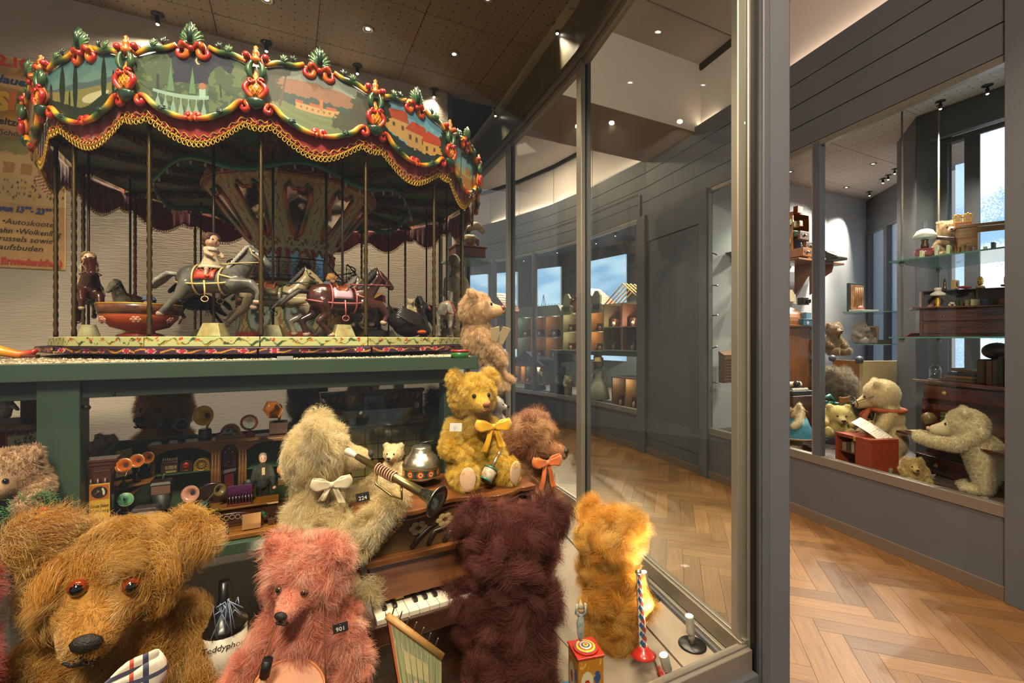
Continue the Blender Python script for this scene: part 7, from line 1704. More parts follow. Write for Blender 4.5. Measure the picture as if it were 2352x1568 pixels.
MB().prism(ou,0,.035,TR(0,.03,0)@XZ).build('case',mat('case_brown','#3c3430',.4),spk,.003);MB().prism([(x*.84,q*.06+z*.84)for x,z in ou],0,.004,TR(0,-.004,0)@XZ).build('grille',mat('grille_silver','#a8a090',.3,metal=.7),spk,.001)
for i in range(5):
 for j in range(5):MB().ell((-.021+.0105*i+(.004 if j%2 else 0),-.0085,q*.18+q*.155*j),(.0026,.001,.0026),8).build('grille_hole',mat('grille_hole','#3a1810',.4),spk)
MB().tube([(-.036,.015,q*.5),(-.055,.012,q*.75),(-.075,.008,q*.95),(-.088,.0,q*.85)],.003,8).build('handle_strap',mat('strap_black','#1a1714',.4),spk)
gd=thing('green_dial_disc','small green disc with radiating black lines by the shop wall','disc',VP(289,1146,1.545),VROT);MB(RX(PI/2)).lathe([(0,0),(.0165,0),(.0175,.002),(.0165,.004),(0,.003)],24).build('disc',mat('disc_green','#5a9a6a',.4),gd);MB(RX(PI/2)).tube([(.0172*math.cos(a),.0172*math.sin(a),.003)for a in np.linspace(0,2*PI,25)[:-1]],.0012,5,closed=True).build('rim',mat('rim_green','#1f7a3a',.4),gd)
g=MB();[g.cyl((-.004,-.0035,0),(-.004+.011*math.cos(a),-.0035,.011*math.sin(a)),.0007,n=5)for a in np.linspace(-1.3,1.6,8)];g.build('lines',m_black,gd)
slv=thing('record_sleeve','plain brown record sleeve leaning on the counter front','sleeve',VP(578,1196,CF-.01),VROT);MB(RX(-.18)).box((0,0,0),(.046,.0015,.042)).build('card',mat('sleeve_brown','#8a6234',.7),slv)
hp_=thing('headphones','wire headphones lying at the shop edge','headphones',VP(505,1222,CF-.025),VROT);hp_.location.z=SHZ+.02
MB().tube([(.018*math.cos(a),.004*math.sin(a),.016*math.sin(a)+.004)for a in np.linspace(-.3,PI+.3,16)],.0012,6).build('headband',m_nick,hp_);[MB().ell((s*.018,0,.002),(.004,.004,.005),10).build('ear_cup',m_black,hp_)for s in(-1,1)]
bg_=thing('big_horn_case','large dark round gramophone lid behind the counter goods','gramophone',VP(490,1130,1.60),VROT);bg_.location.z=SHZ+.02
zz=VP(490,1140,1.6).z-bg_.location.z;MB(TR(0,0,zz)@RX(PI/2)).lathe([(.030,0),(.042,.004),(.046,.010),(.042,.014),(.036,.010)],28).build('rim',mat('lid_brown','#2a1a10',.3,coat=.4),bg_);MB().bb(-.03,.03,-.01,.02,0,zz*.7).build('box',m_oakd,bg_,.002)
sg=thing('square_gramophone','small square gramophone box on a tall dark pedestal','gramophone',VP(373,1128,1.60),VROT);sg.location.z=SHZ+.016;zz=VP(373,1130,1.6).z-sg.location.z
MB().lathe([(.022,0),(.018,.01),(.014,zz*.5),(.026,zz)],16).build('pedestal',mat('pedestal_dark','#24241c',.5,var=.3),sg);MB().box((0,0,zz+.013),(.044,.04,.026)).build('box',mat('box_grey','#6a4c3a',.5),sg,.001);MB().box((0,0,zz+.030),(.05,.046,.008),taper=.85).build('lid',mat('lid_dark','#241c14',.4),sg,.001);MB().tube([(0,0,zz+.034),(.003,0,zz+.046),(.006,-.003,zz+.052)],.003,8).build('crank',m_nick,sg)
# striped toy shop with drawers behind the cream bear
ms_=thing('drawer_shop','miniature shop with striped awning, glazed window and many small drawers','toy shop',SV(sv(860,1.72),1.72,SHZ),VROT)
Im=Matrix.LocRotScale(ms_.location,ms_.rotation_euler,None).inverted();q0,q1=Im@VP(738,1050,1.72),Im@VP(984,1050,1.72);zt=(Im@VP(860,902,1.80)).z
bx0,bx1=q0.x,q1.x;m_sh=wood('shop_brown','#5c3a1c','#3c220e',.5)
MB().bb(bx0,bx1,.08,.09,0,zt).build('back_wall',m_sh,ms_,.002);MB().bb(bx0,bx0+.008,-.12,.09,0,zt).build('side_wall',m_sh,ms_,.002);MB().bb(bx0,bx1,-.13,.09,0,.01).build('floor_board',m_sh,ms_,.002)
MB().bb(bx0-.002,bx1+.002,.06,.092,zt,zt+.012).build('cornice',m_oakd,ms_,.002)
for i in range(16):
 x=bx0+.012+(bx1-bx0-.024)*(i+.5)/16
 if 6.4<i<9.4:continue
 MB().prism([(x-.006,zt-.028),(x+.002,zt-.028),(x+.010,zt-.008),(x+.002,zt-.008)],0,.002,TR(0,.079,0)@XZ).build('awning_stripe',mat('stripe_cream','#8a6a38',.6),ms_)
xm=(bx0+bx1)/2
MB().bb(xm-.042,xm+.042,.074,.080,zt-.11,zt-.008).build('window_frame',m_oakd,ms_,.001)
for i in range(4):
 for j in range(3):MB().bb(xm-.038+.0195*i,xm-.038+.0195*i+.017,.072,.075,zt-.105+.032*j,zt-.105+.032*j+.029).build('window_pane',mat('toy_pane','#4a5a5a',.2,coat=.3),ms_)
for x in(xm-.10,xm+.105):
 MB(TR(x,.076,zt-.105)@RX(PI/2)).lathe([(0,.002),(.030,.002),(.034,.0)],24,a0=0,a1=PI).build('lunette_picture',mat('lunette','#3a5a50',.4,col2='#7a8a54',scale=40),ms_)
 MB(TR(x,.074,zt-.105)).tube([(.034*math.cos(a),0,.034*math.sin(a))for a in np.linspace(0,PI,16)],.0025,6).build('lunette_frame',mat('lunette_orange','#8a4a14',.5),ms_)
dz=(Im@VP(900,975,1.66)).z;m_dr=mat('drawer_cream','#8a7450',.55,var=.12,scale=12);yd=-.03
MB().bb(bx0+.09,bx1-.004,yd,.08,.01,dz-.004).build('drawer_chest',m_sh,ms_,.001);MB().bb(bx0+.085,bx1,yd-.008,.08,dz-.004,dz+.003).build('chest_top',mat('chest_top','#9a8460',.5),ms_,.001)
for i in range(6):
 for j in range(4):
  x=bx0+.095+(bx1-bx0-.104)*i/6;wdt=(bx1-bx0-.104)/6;z0=.016+(dz-.026)*j/4;hh=(dz-.026)/4-.003
  if j<2 and 2<=i<4:continue
  d_=MB().bb(x+.001,x+wdt-.001,yd-.006,yd,z0,z0+hh).build('drawer',m_dr,ms_,.001)
  MB().tube([(x+wdt*.3,yd-.0065,z0+hh*.7),(x+wdt*.5,yd-.010,z0+hh*.66),(x+wdt*.7,yd-.0065,z0+hh*.7)],.001,5).build('handle',m_nick,d_);MB().ell((x+wdt*.5,yd-.007,z0+hh*.3),.0015,6).build('knob',m_nick,d_)
ZM=SHZ+dz+.003
def small_thing(name,label,cat,p,build,rz=VROT,group=None):
 t=thing(name,label,cat,p,rz,group);build(t);return t
small_thing('cash_register','ribbed pewter toy cash register on the drawer chest','cash register',VP(882,972,1.67),lambda t:(MB().bb(-.020,.020,-.012,.012,0,.008).build('foot',mat('pewter2','#7a7468',.35,metal=.6),t,.001),MB().grid(lambda u,v:(-.017+.034*u,-.010+.004*math.sin(v*2.6),.008+.040*v),2,10).build('front',mat('pewter2'),t,solid=.008),[MB().cyl((-.012+.006*i,-.012,.012),(-.012+.006*i,-.010,.044),.0022,n=6).build('rib',mat('pewter2'),t)for i in range(5)]))
small_thing('scale','white enamel toy scale on the drawer chest','scale',VP(808,975,1.67),lambda t:(MB().bb(-.015,.015,-.01,.01,0,.014).build('base',mat('enamel','#8a8070',.4),t,.001),MB().prism([(-.013,.014),(.013,.014),(.017,.036),(-.017,.036)],0,.006,XZ).build('dial',mat('enamel'),t,.001)))
small_thing('book_stack','small flat box on the chest beside the register','box',VP(925,972,1.67),lambda t:MB().bb(-.018,.018,-.012,.012,0,.012).build('box',mat('box_olive','#6a6244',.6),t,.001))
small_thing('picture_card','little framed picture leaning at the chest end','picture',VP(975,968,1.67),lambda t:(MB(RX(-.2)).bb(-.010,.010,0,.002,0,.026).build('frame',mat('card_frame','#a07a34',.5),t),MB(RX(-.2)).bb(-.008,.008,-.001,0,.003,.022).build('picture',mat('card_pic','#5a6a5a',.5,col2='#a08a5c',scale=80),t)))
small_thing('round_ornament','white round ornament beside the right lunette','ornament',VP(957,933,1.72),lambda t:(MB().ell((0,0,.006),(.010,.008,.012),12).build('ball',mat('enamel_white','#b0a898',.4),t),MB().ell((0,0,-.004),(.006,.006,.004),8).build('foot',mat('enamel_white'),t)))
tag(MB(RZ(VROT)).bb(sv(772,1.56),sv(1010,1.56),1.56,1.564,SHZ+.002,zv(900,938,1.56)).build('glass_screen',glass_mat('screen_glass',(.9,.95,.9),.06)),'clear glass screen standing before the drawer shop','glass pane')
# things left of the dark table leg
th_=thing('puppet_theatre','toy theatre with red velvet curtain and dark red frame','toy theatre',SV(sv(20,1.85),1.85,VF),VROT)
It=Matrix.LocRotScale(th_.location,th_.rotation_euler,None).inverted();a0=It@VP(-120,970,1.80);a1=It@VP(82,970,1.80);zt=a1.z
MB().bb(a0.x,a1.x,-.06,.10,.05,zt-.01).build('stage_box',mat('theatre_red','#4c1414',.5),th_,.002);MB().bb(a0.x,a1.x+.01,-.08,.10,zt-.016,zt).build('stage_top',mat('theatre_top','#5a2a18',.5,col2='#8a5a28',scale=60),th_,.002)
MB().grid(lambda u,v:(a0.x+(a1.x+.004-a0.x)*u,-.07+.006*math.sin(u*60),zt-.016-.075*v),60,4).build('velvet_curtain',mat('theatre_velvet','#8a0f14',.8,sheen=.5),th_,solid=.002)
MB().tube([(a0.x+(a1.x-a0.x)*i/40,-.078,zt-.09+.002*math.sin(i*2))for i in range(41)],.004,6).build('gold_fringe',m_gold,th_);zp=(It@VP(40,862,1.85)).z
MB().bb(a1.x-.06,a1.x-.025,.02,.05,zt,zp+.06).build('proscenium_post',mat('theatre_red'),th_,.002)
ga_=thing('glass_plate','blue edged glass plate in the toy theatre','glass plate',VP(20,903,1.80),VROT);MB().bb(-.15,.05,-.05,.05,0,.003).build('plate',mat('blue_glass_edge','#3f7a8c',.2),ga_);MB().bb(-.15,.05,-.051,-.048,0,.003).build('edge',mat('blue_glass_edge'),ga_)
for k,(px,py,cc,lab)in enumerate(((22,888,'#7a6a40','gilded figure on the glass plate of the toy theatre'),(12,945,'#2c2a28','black and silver figure below the glass plate'))):
 t=thing('puppet_figure',lab,'puppet',VP(px,py+12,1.79),VROT);mb=MB();limb(mb,[((0,0,.006),.014),((0,0,.03),.018),((0,0,.05),.012)]);limb(mb,[((.01,0,.04),.008),((.03,-.01,.02),.005)]);mb.ell((0,0,.062),.012,10);remesh('body',mb,.0035,mat('puppet_'+cc,cc,.35,col2='#a89a80',scale=60),t,1)
pa=thing('printed_sheet','yellowed printed sheet with engraved trees leaning on the theatre','paper',VP(56,1075,1.62),VROT);Ip=Matrix.LocRotScale(pa.location,pa.rotation_euler,None).inverted();c_=[Ip@VP(*p)for p in((22,1078,1.60),(97,1070,1.60),(94,990,1.64),(16,998,1.64))]
def P_sheet(u,v):
 c=np.tile(rgb('#a8946c'),(len(u),1));n=fbm(u*30,v*30,3)
 for x,y,r_ in((.3,.74,.11),(.62,.78,.16),(.75,.74,.12)):c=mixc(c,((np.hypot(u-x,v-y)<r_)*(n>.47)).astype(float),rgb('#2c261c'))
 for x in(.3,.62,.74):c=mixc(c,((np.abs(u-x)<.01)*(v>.5)*(v<.72)).astype(float),rgb('#3a3224'))
 c=mixc(c,((v>.44)*(v<.53)*(u>.2)*(u<.85)*(n>.5)).astype(float),rgb('#3a3224'));c=mixc(c,((v<.36)*(v>.08)*(np.sin(v*120)>.2)*(vnoise(u*40,v*19,4)>.4)*(u>.12)*(u<.9)).astype(float),rgb('#4a4030'));return mixc(c,((v>.95)*(vnoise(u*50,v,2)>.4)).astype(float),rgb('#3a3224'))
paint('sheet',P_sheet,70,80,lambda u,v:c_[0].lerp(c_[1],u).lerp(c_[3].lerp(c_[2],u),v),vc_mat('poster_paper',.75),pa,solid=.001)
tw=MB();R=np.random.default_rng(3);tb_=[VP(20,1185,1.33),VP(60,1160,1.33),VP(110,1145,1.34)]
twg=thing('pine_garland','green pine twig garland with red bows under the lying bear','garland',VP(60,1170,1.33),0);I_=twg.location
for i in range(420):
 t=R.random()*2;k=int(t);p=tb_[k].lerp(tb_[k+1],t-k)-I_;d=Vector(R.normal(0,1,3)).normalized()*.020;p=p+Vector(R.normal(0,.008,3));tw.cyl(p,p+d,.0009,.0004,4)
tw.build('needles',mat('pine_green','#3a6a3c',.6,var=.3,scale=60),twg)['kind']='stuff';MB().tube([p-I_ for p in tb_],.004,6).build('twig',mat('twig_brown','#4a3a24',.8),twg);MB().ell(VP(100,1172,1.32)-I_,(.012,.006,.008),10).build('red_bow',mat('bow_red','#9a1c14',.5),twg)
tag(MB(RZ(VROT)).bb(-1.4,-.515,1.30,1.75,VF,zv(60,1195,1.33)).build('display_plinth',mat('plinth_dark','#2c2a26',.6)),'dark low plinth under the lying bear','plinth')
cr_=thing('carved_scroll','gold and red carved scroll lying at the edge of the table','carving',VP(14,815,1.9),VROT);cr_.location.z=TZ+.006
g=MB();g.ctube([(-.10,0,.03),(-.06,0,.04),(-.02,0,.02),(.03,0,.005),(.06,0,.012),(.068,0,.022)],[.012,.018,.016,.012,.009,.006],[YEL,ORG,YEL,ORG,RED,RED],8);g.build('scroll',m_vc,cr_)
# study case on the far side of the corridor
SF=.462
def st_bear(label,px,py,Y,r,face,col,cols,pose=SIT,z=None,n=12000,fl=.14,**kw):
 p=W(px,py,Y);z=p.z-pose['head'][2]*r if z is None else z;H=(p.z-z)/r;ps=dict(pose);ps['head']=(pose['head'][0],pose['head'][1],H)
 ps['torso']=[pose['torso'][0],((pose['torso'][1][0][0],pose['torso'][1][0][1],H-1.45),pose['torso'][1][1])]
 return bear(label,(p.x,p.y,z),r,ps,col,cols,face=face,nfur=n,flen=fl,frad=kw.pop('frad',.0006),vox=r/9,group='bears in the study case',furkw=dict(droop=.25,lift=.8,npt=4,curl=.12),**kw)
CRM=['#d8c69c','#e6d9b8','#cdb88a']
rdb=thing('red_desk_box','red leather travel box open at the side, used as a desk','box',(2.60,3.345,SF),-1.43)
bw,bd,bh=.30,.22,W(1985,1005,3.26).z-SF;m_rl=mat('red_leather','#8a3418',.45,var=.12,scale=20,bump=.2,bscale=120)
MB().bb(-bw/2,bw/2,-bd/2,bd/2,bh-.025,bh).build('top',m_rl,rdb,.003);MB().bb(bw/2-.13,bw/2,-bd/2,bd/2,0,bh-.025).build('side_block',m_rl,rdb,.003);MB().bb(-bw/2,-bw/2+.012,-bd/2,bd/2,0,bh-.025).build('side_panel',m_rl,rdb,.002);MB().bb(-bw/2,bw/2,bd/2-.01,bd/2,0,bh-.025).build('back_panel',m_rl,rdb);MB().bb(-bw/2,bw/2-.13,-bd/2+.02,bd/2,bh*.42,bh*.45).build('inner_shelf',m_oak,rdb)
MB().box((.02,-bd/2-.004,bh-.02),(.018,.006,.03)).build('clasp',m_gold,rdb,.001)
for i in range(5):MB().bb(-bw/2+.03+.04*i,-bw/2+.055+.04*i,-bd/2+.03,bd/2-.03,bh*.45,bh*(.7+.04*(i%3))).build('stored_book',mat('stored_%d'%(i%3),['#8a7a5c','#4a3424','#a89a80'][i%3],.7),rdb)
READ=P_(STAND,head=(0,-.35,4.6),torso=[((0,.25,1.6),(.85,.75,1.3)),((0,.1,3.2),(.78,.7,.9))],arms=[[((.7,0,3.4),.38),((.85,-.5,2.4),.36),((.7,-1.3,1.95),.32)],[((-.7,0,3.4),.38),((-.9,-.45,2.3),.38),((-.8,-1.2,1.75),.33)]],legs=[[((.45,0,1.2),.5),((.5,0,.35),.4)],[((-.45,0,1.2),.5),((-.5,0,.35),.4)]])
rb,Hm=st_bear('cream bear with wire glasses and rust scarf reading a letter',2040,905,3.42,.118,-78,'#c2a878',CRM,READ,z=SF,n=22000,fl=.09,pitch=22,yaw=-6,muz=(.5,.3,.95),earx=.7,ear=.3)
gl=MB(Hm)
for s in(-1,1):gl.tube([(s*.045+.026*math.cos(a),-.165,-.005+.026*math.sin(a))for a in np.linspace(0,2*PI,21)[:-1]],.0028,6,closed=True);gl.tube([(s*.07,-.165,0),(s*.11,-.05,.01)],.0025,6)
gl.tube([(-.02,-.165,0),(0,-.172,.006),(.02,-.165,0)],.0025,6);gl.build('spectacles',m_black,rb)
sc_=MB();hz=Hm.to_translation()
sc_.tube([hz+Vector((.11*math.cos(a),.04+.10*math.sin(a),-.115))for a in np.linspace(0,2*PI,20)[:-1]],.016,8,closed=True);[sc_.tube([hz+Vector((x*.3,-.07,-.11)),hz+Vector((x,-.11,-.17)),hz+Vector((x*1.2,-.10,-.25))],[.016,.02,.014],8)for x in(-.05,.05)]
sc_.build('neck_scarf',mat('scarf_rust','#9a4a28',.7,var=.15,scale=40),rb)
lt=thing('long_letter','long white handwritten letter held by the reading bear','letter',W(1990,985,3.28),.5)
def P_letter(u,v):
 c=np.tile(rgb('#e0d8c4'),(len(u),1));return mixc(c,((np.sin(v*90)>.5)*(vnoise(u*30,v*28,3)>.4)*(u>.12)*(u<.9)).astype(float)*.6,rgb('#9a7a5a'))
qa,qb,qc,qd=[Vector(W(*p))-Vector(lt.location)for p in((1955,970,3.34),(2030,1020,3.20),(2052,1005,3.26),(1976,958,3.40))];Rl=Matrix.Rotation(-.5,4,'Z')
paint('sheet',P_letter,30,60,lambda u,v:Rl@(qa.lerp(qd,u).lerp(qb.lerp(qc,u),v)+Vector((0,0,.008*math.sin(v*PI)))),vc_mat('letter_sheet',.7),lt,solid=.001)
st_bear('small mustard cloth bear sitting behind the red desk box',1925,952,3.62,.082,4,'#a8965c',['#b3a068','#a08c50'],z=SF+.18,n=6000,fl=.08,yaw=14,pitch=8)
st_bear('large grey brown bear with a teal neck ribbon, its back turned',1926,880,4.15,.135,-150,'#6a5c48',['#8a7c66','#9a8c76','#6c5e4a'],z=SF+.10,n=24000,fl=.30,yaw=30)
tn_=thing('teal_ribbon','teal silk ribbon round the neck of the grey brown bear','ribbon',W(1912,918,4.08),0);MB().tube([(.12*math.cos(a),.12*math.sin(a),.02*math.sin(a))for a in np.linspace(0,2*PI,20)[:-1]],.014,8,closed=True).build('band',mat('teal_silk','#1f5a4c',.4),tn_);[MB().tube([(-.06,-.11,0),(-.12,-.13,.02+.03*k),(-.17,-.13,-.02+.05*k)],[.01,.022,.012],8).build('bow_loop',_MATS['teal_silk'],tn_)for k in(-1,1)]
dres,Hm=st_bear('cream bear girl in a teal skirt with brown braces',1826,946,3.95,.082,-58,'#b8a888',CRM,STAND,z=SF,n=10000,pitch=-4,muz=(.46,.3,.7))
MB(Matrix.Scale(1.28,4)).lathe([(.062,.20),(.066,.215),(.085,.16),(.125,.085),(.127,.07),(.12,.075)],26).build('skirt',mat('skirt_teal','#1f5a68',.8,var=.15,scale=40,stretch=(1,1,.2)),dres,solid=.003);MB(Matrix.Scale(1.28,4)).lathe([(.126,.072),(.130,.070),(.128,.084)],26).build('skirt_hem',mat('hem_brown','#7a5a3c',.7),dres);MB(Matrix.Scale(1.28,4)).lathe([(.066,.198),(.068,.21),(.066,.222)],24).build('waistband',mat('brace_brown','#7a4a2c',.6),dres)
for s in(-1,1):MB(Matrix.Scale(1.28,4)).tube([(s*.03,-.062,.215),(s*.042,-.055,.255),(s*.044,.0,.275),(s*.04,.055,.25),(s*.03,.06,.215)],.008,6).build('brace',_MATS['brace_brown'],dres)
bq=thing('flower_posy','small green and pink posy held by the bear girl','bouquet',W(1800,968,3.88),0);g=MB();R=np.random.default_rng(4)
for i in range(40):p=Vector(R.normal(0,.014,3));g.cyl(Vector((0,0,-.02)),p+Vector((0,0,.02)),.002,.001,4)
g.build('stems',mat('posy_green','#5a8a5c',.6),bq);g=MB();[g.ell(Vector(R.normal(0,.014,3))+Vector((0,0,.025)),.006,6)for i in range(14)];g.build('blossoms',mat('posy_pink','#b08a8a',.6),bq)
sd=thing('secretary_desk','mahogany secretary desk with brass knobs and an open drawer','desk',(3.0,3.0,SF),-PI/2+.06);m_mh=wood('desk_mahogany','#5c1f10','#34100a',.22,0,7,.6)
dh=CH-.31-SF;x0,x1=-.33,.42;dd=.34
MB().bb(x0,x1,.05,dd,0,dh).build('carcass',m_mh,sd,.004);MB().bb(x0-.03,x1+.03,-.03,dd+.01,dh,dh+.022).build('top',m_mh,sd,.005)
def drawer(z0,z1,y,kn=2):
 d=MB().bb(x0+.03,x1-.03,y,.06,z0,z1).build('drawer',m_mh,sd,.004)
 for t in(.22,.78):
  MB(TR(x0+.03+(x1-x0-.06)*t,y,(z0+z1)/2)@RX(PI/2)).lathe([(.012,0),(.016,.003),(.012,.006),(.007,.008),(.008,.014),(0,.017)],16).build('knob',m_gold,d)
drawer(dh-.105,dh-.012,.0);drawer(.14,.26,.045);drawer(.01,.125,-.06)
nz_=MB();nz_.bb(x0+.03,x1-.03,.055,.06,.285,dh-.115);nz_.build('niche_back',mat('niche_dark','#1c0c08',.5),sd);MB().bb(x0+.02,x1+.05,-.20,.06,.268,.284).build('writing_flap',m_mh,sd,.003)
for z in(dh-.112,.284):MB().bb(x0,x1,.02,.06,z,z+.008).build('moulding',m_mh,sd,.002)
for s in(x0+.012,x1-.012):MB().bb(s-.014,s+.014,.02,.06,.284,dh-.112).build('niche_post',m_mh,sd,.003)
def Ld(p):return Matrix.LocRotScale(sd.location,sd.rotation_euler,None)@Vector(p)
bkc=['#2c4428','#24344c','#8a6420','#8a2c18','#2c2420','#3a2018']
for i in range(6):
 w_=.035 if i==0 else .022;t=thing('shelf_book',['dark green book with gold bands in the desk niche','navy book in the desk niche','ochre book in the desk niche','red book in the desk niche','black book in the desk niche','brown book in the desk niche'][i],'book',Ld((x0+.17+.042*i,.03,.286)),sd.rotation_euler.z,'books in the desk niche')
 MB().bb(-w_/2,w_/2,-.03,.03,0,.15-.008*i).build('cover',mat('book_'+bkc[i],bkc[i],.5),t,.004)
 for z in(.03,.06,.09,.12):MB().bb(-w_/2-.0005,w_/2+.0005,-.0308,-.02,z,z+.004).build('band',m_gold,t)
gb_=thing('desk_globe','small antique globe on a dark stand in the desk niche','globe',Ld((x0+.10,-.03,.286)),0);MB().lathe([(.028,0),(.026,.006),(.008,.014),(.006,.05)],16).build('stand',m_black,gb_);MB().ell((0,0,.094),.043,20).build('ball',mat('globe_map','#8a6a34',.4,col2='#4a3a1c',scale=14),gb_);MB().tube([(.046*math.cos(a),0,.094+.046*math.sin(a))for a in np.linspace(-1.5,1.8,16)],.002,6).build('meridian',m_brass,gb_)
for i in range(6):
 t=thing('loose_paper',['paper sheet under the paw on the desk flap','paper sheet at the far end of the desk flap','green print card on the desk flap','top paper of the pile on the desk flap','lowest paper of the pile on the desk flap','paper hanging over the desk flap'][i],'paper',Ld((x0+.08+.09*i,-.10+.03*(i%3),.286+.002*i)),sd.rotation_euler.z+.3*i,'papers on the desk flap');MB(RX(.9)if i==2 else Matrix()).bb(-.05,.05,-.035,.035,0,.0012).build('sheet',mat('paper_%d'%(i%3),['#b09a70','#c9bb98','#a8a884'][i%3],.8),t)
ib=thing('ink_box','black ink box on the desk flap','box',Ld((x0+.36,.0,.286)),sd.rotation_euler.z);MB().bb(-.03,.03,-.02,.02,0,.03).build('body',m_black,ib,.003);MB().bb(-.034,.034,-.024,.024,.03,.037).build('lid',m_black,ib,.002)
zt_=dh+.022
for i,(xx,w_,h_,col,lab)in enumerate(((.02,.045,.16,'#4a3426','brown upright book on the secretary desk'),(.07,.035,.15,'#7a4a2c','tan upright book beside the green album'),(.105,.03,.16,'#5c5248','grey upright book on the secretary desk'),(.135,.03,.18,'#2c2a24','black upright book next to the green album'),(.235,.15,.19,'#1f3a2a','thick dark green album on the secretary desk'))):
 t=thing('desk_top_book',lab,'book',Ld((xx,.14,zt_)),sd.rotation_euler.z,'books on top of the secretary desk');MB().bb(-w_/2,w_/2,-.07,.07,0,h_).build('cover',mat('book_'+col,col,.5),t,.005);MB().bb(-w_/2+.004,w_/2-.004,-.066,.066,h_-.002,h_+.001).build('page_block',mat('pages','#a89a78',.8),t)
for i in range(4):
 t=thing('stacked_book',['lowest flat book in the stack on the secretary desk','second flat book in the stack on the secretary desk','third flat book with blue cover in the stack','open topmost book of the stack on the secretary desk'][i],'book',Ld((-.13+.01*i,.13,zt_+.022*i)),sd.rotation_euler.z+.06*i,'flat books on the secretary desk');MB(RY(.12)if i==3 else Matrix()).bb(-.10+.012*i,.10-.01*i,-.07,.07,0,.02).build('cover',mat('flat_%d'%i,['#5a4a38','#7a5a34','#2c3444','#5a3a1c'][i],.6),t,.003)
bs=thing('dark_egg_stone','dark green mottled egg shaped stone on the standing books','stone',Ld((.06,.14,zt_+.16)),0);MB().ell((0,0,.055),(.085,.06,.055),24).build('stone',mat('stone_green','#1c2420',.35,col2='#3a1c1c',scale=16),bs);MB().lathe([(.03,0),(.025,.006),(.02,.008)],16).build('rest',m_black,bs)
gd_=thing('glass_dome','small clear glass dome at the end of the secretary desk','glass dome',Ld((-.27,.06,zt_)),0);MB().lathe([(.034,.006),(.034,.07),(.028,.095),(.012,.108),(0,.11)],22).build('dome',glass_mat('dome_glass',(.9,.92,.9),.12),gd_);MB().lathe([(.042,0),(.042,.006),(0,.006)],22).build('foot',m_nick,gd_)
POLAR=P_(STAND,head=(0,-.5,4.7),torso=[((0,.3,1.9),(.95,.85,1.4)),((0,.1,3.3),(.85,.8,.95))],arms=[[((.7,-.1,3.5),.4),((.75,-1.0,2.7),.40),((.7,-2.0,2.75),.34),((.68,-2.6,2.9),.26)],[((-.7,-.1,3.5),.4),((-.8,-.9,2.6),.42),((-.75,-1.9,2.65),.36),((-.7,-2.55,2.85),.28)]],legs=[[((.45,.2,1.3),.55),((.5,.2,.4),.42)],[((-.45,.2,1.3),.55),((-.5,.2,.4),.42)]])
st_bear('big cream polar looking bear leaning over the desk flap',2248,978,2.80,.108,-84,'#c8b890',['#e0d2ac','#ece2c4','#cdbd94'],POLAR,z=SF,n=30000,fl=.12,pitch=8,muz=(.5,.34,.95),nosecol='#b89a78',ear=.3,earx=.75)
st_bear('little honey bear sitting on the floor with a paper by the red box',2095,1070,3.0,.052,20,'#b89a60',['#c9ab70','#d6bd88'],SIT,n=9000,fl=.25,z=SF)
pn=thing('floor_note','small note in the lap of the honey bear','paper',W(2132,1098,2.92),.3);MB(RX(.5)).box((0,0,0),(.10,.001,.06)).build('sheet',mat('paper_1','#c9bb98'),pn)
st_bear('pale bear half hidden behind the open black book',2005,960,3.75,.060,-40,'#b8a888',CRM,SIT,n=6000)
ob=thing('open_book','thick open black book standing behind the letter','book',W(1985,962,3.55),.3);[MB(RY(s*.45)).bb(-.004,.004,-.06,.06,0,.15).build('cover',m_black,ob,.002)for s in(-1,1)];MB(RY(.25)).bb(-.012,.02,-.055,.055,.004,.145).build('page_block',mat('pages','#a89a78'),ob,.002)
scn=thing('folding_screen','two leaf wooden folding screen, cream and brown','screen',W(1985,930,4.25),.0);scn.location.z=SF;zz=W(1985,828,4.25).z-SF
a_,b_,c2=[Vector(W(p,900,y))-Vector(scn.location)for p,y in((1912,4.5),(1974,4.2),(2088,4.25))]
for p,q,m in((a_,b_,mat('screen_brown','#8a5c28',.5,var=.08)),(b_,c2,mat('screen_cream','#b09a6c',.5,var=.06))):
 d=(q-p);MB().prism([(p.x,p.y),(q.x,q.y),(q.x+.01,q.y+.015),(p.x+.01,p.y+.015)],.12,zz).build('leaf',m,scn,.002)
for p in(a_,b_,c2):MB().lathe([(.0,zz-.02),(.030,zz-.01),(.034,zz+.02),(.02,zz+.04),(0,zz+.045)],14,(p.x,p.y,0)).build('finial',mat('finial_blue','#3a4450',.5),scn)
chh=thing('wooden_chair','small plain wooden chair behind the mustard bear','chair',W(1962,960,3.85),.5);chh.location.z=SF;hh=W(1962,912,3.85).z-SF
MB().box((0,0,hh*.5),(.17,.16,.016)).build('seat',m_oak,chh,.003);[MB().box((x,y,hh*.25 if y<0 else hh*.5),(.016,.016,hh*.5 if y<0 else hh)).build('leg',m_oak,chh,.002)for x in(-.075,.075)for y in(-.07,.07)];MB().box((0,.07,hh*.93),(.17,.014,.05)).build('backrest',m_oak,chh,.003)
rt_=thing('roll_top_desk','oak roll top desk with a column of open drawers','desk',W(1830,900,4.45),.46);rt_.location.z=SF;I=Matrix.LocRotScale(rt_.location,rt_.rotation_euler,None).inverted()
zt1,zt2=W(1830,752,4.45).z-SF,W(1830,702,4.45).z-SF;m_ok=wood('desk_oak','#8a5424','#6a3c14',.35,2)
xa_,xb_=(I@W(1772,800,4.4)).x,(I@W(1852,800,4.4)).x
MB().bb(xa_-.1,xb_,-.10,.25,0,zt1).build('pedestal',m_ok,rt_,.003);MB().bb(xa_-.1,xb_+.22,-.13,.26,zt1,zt1+.02).build('desk_top',m_ok,rt_,.003)
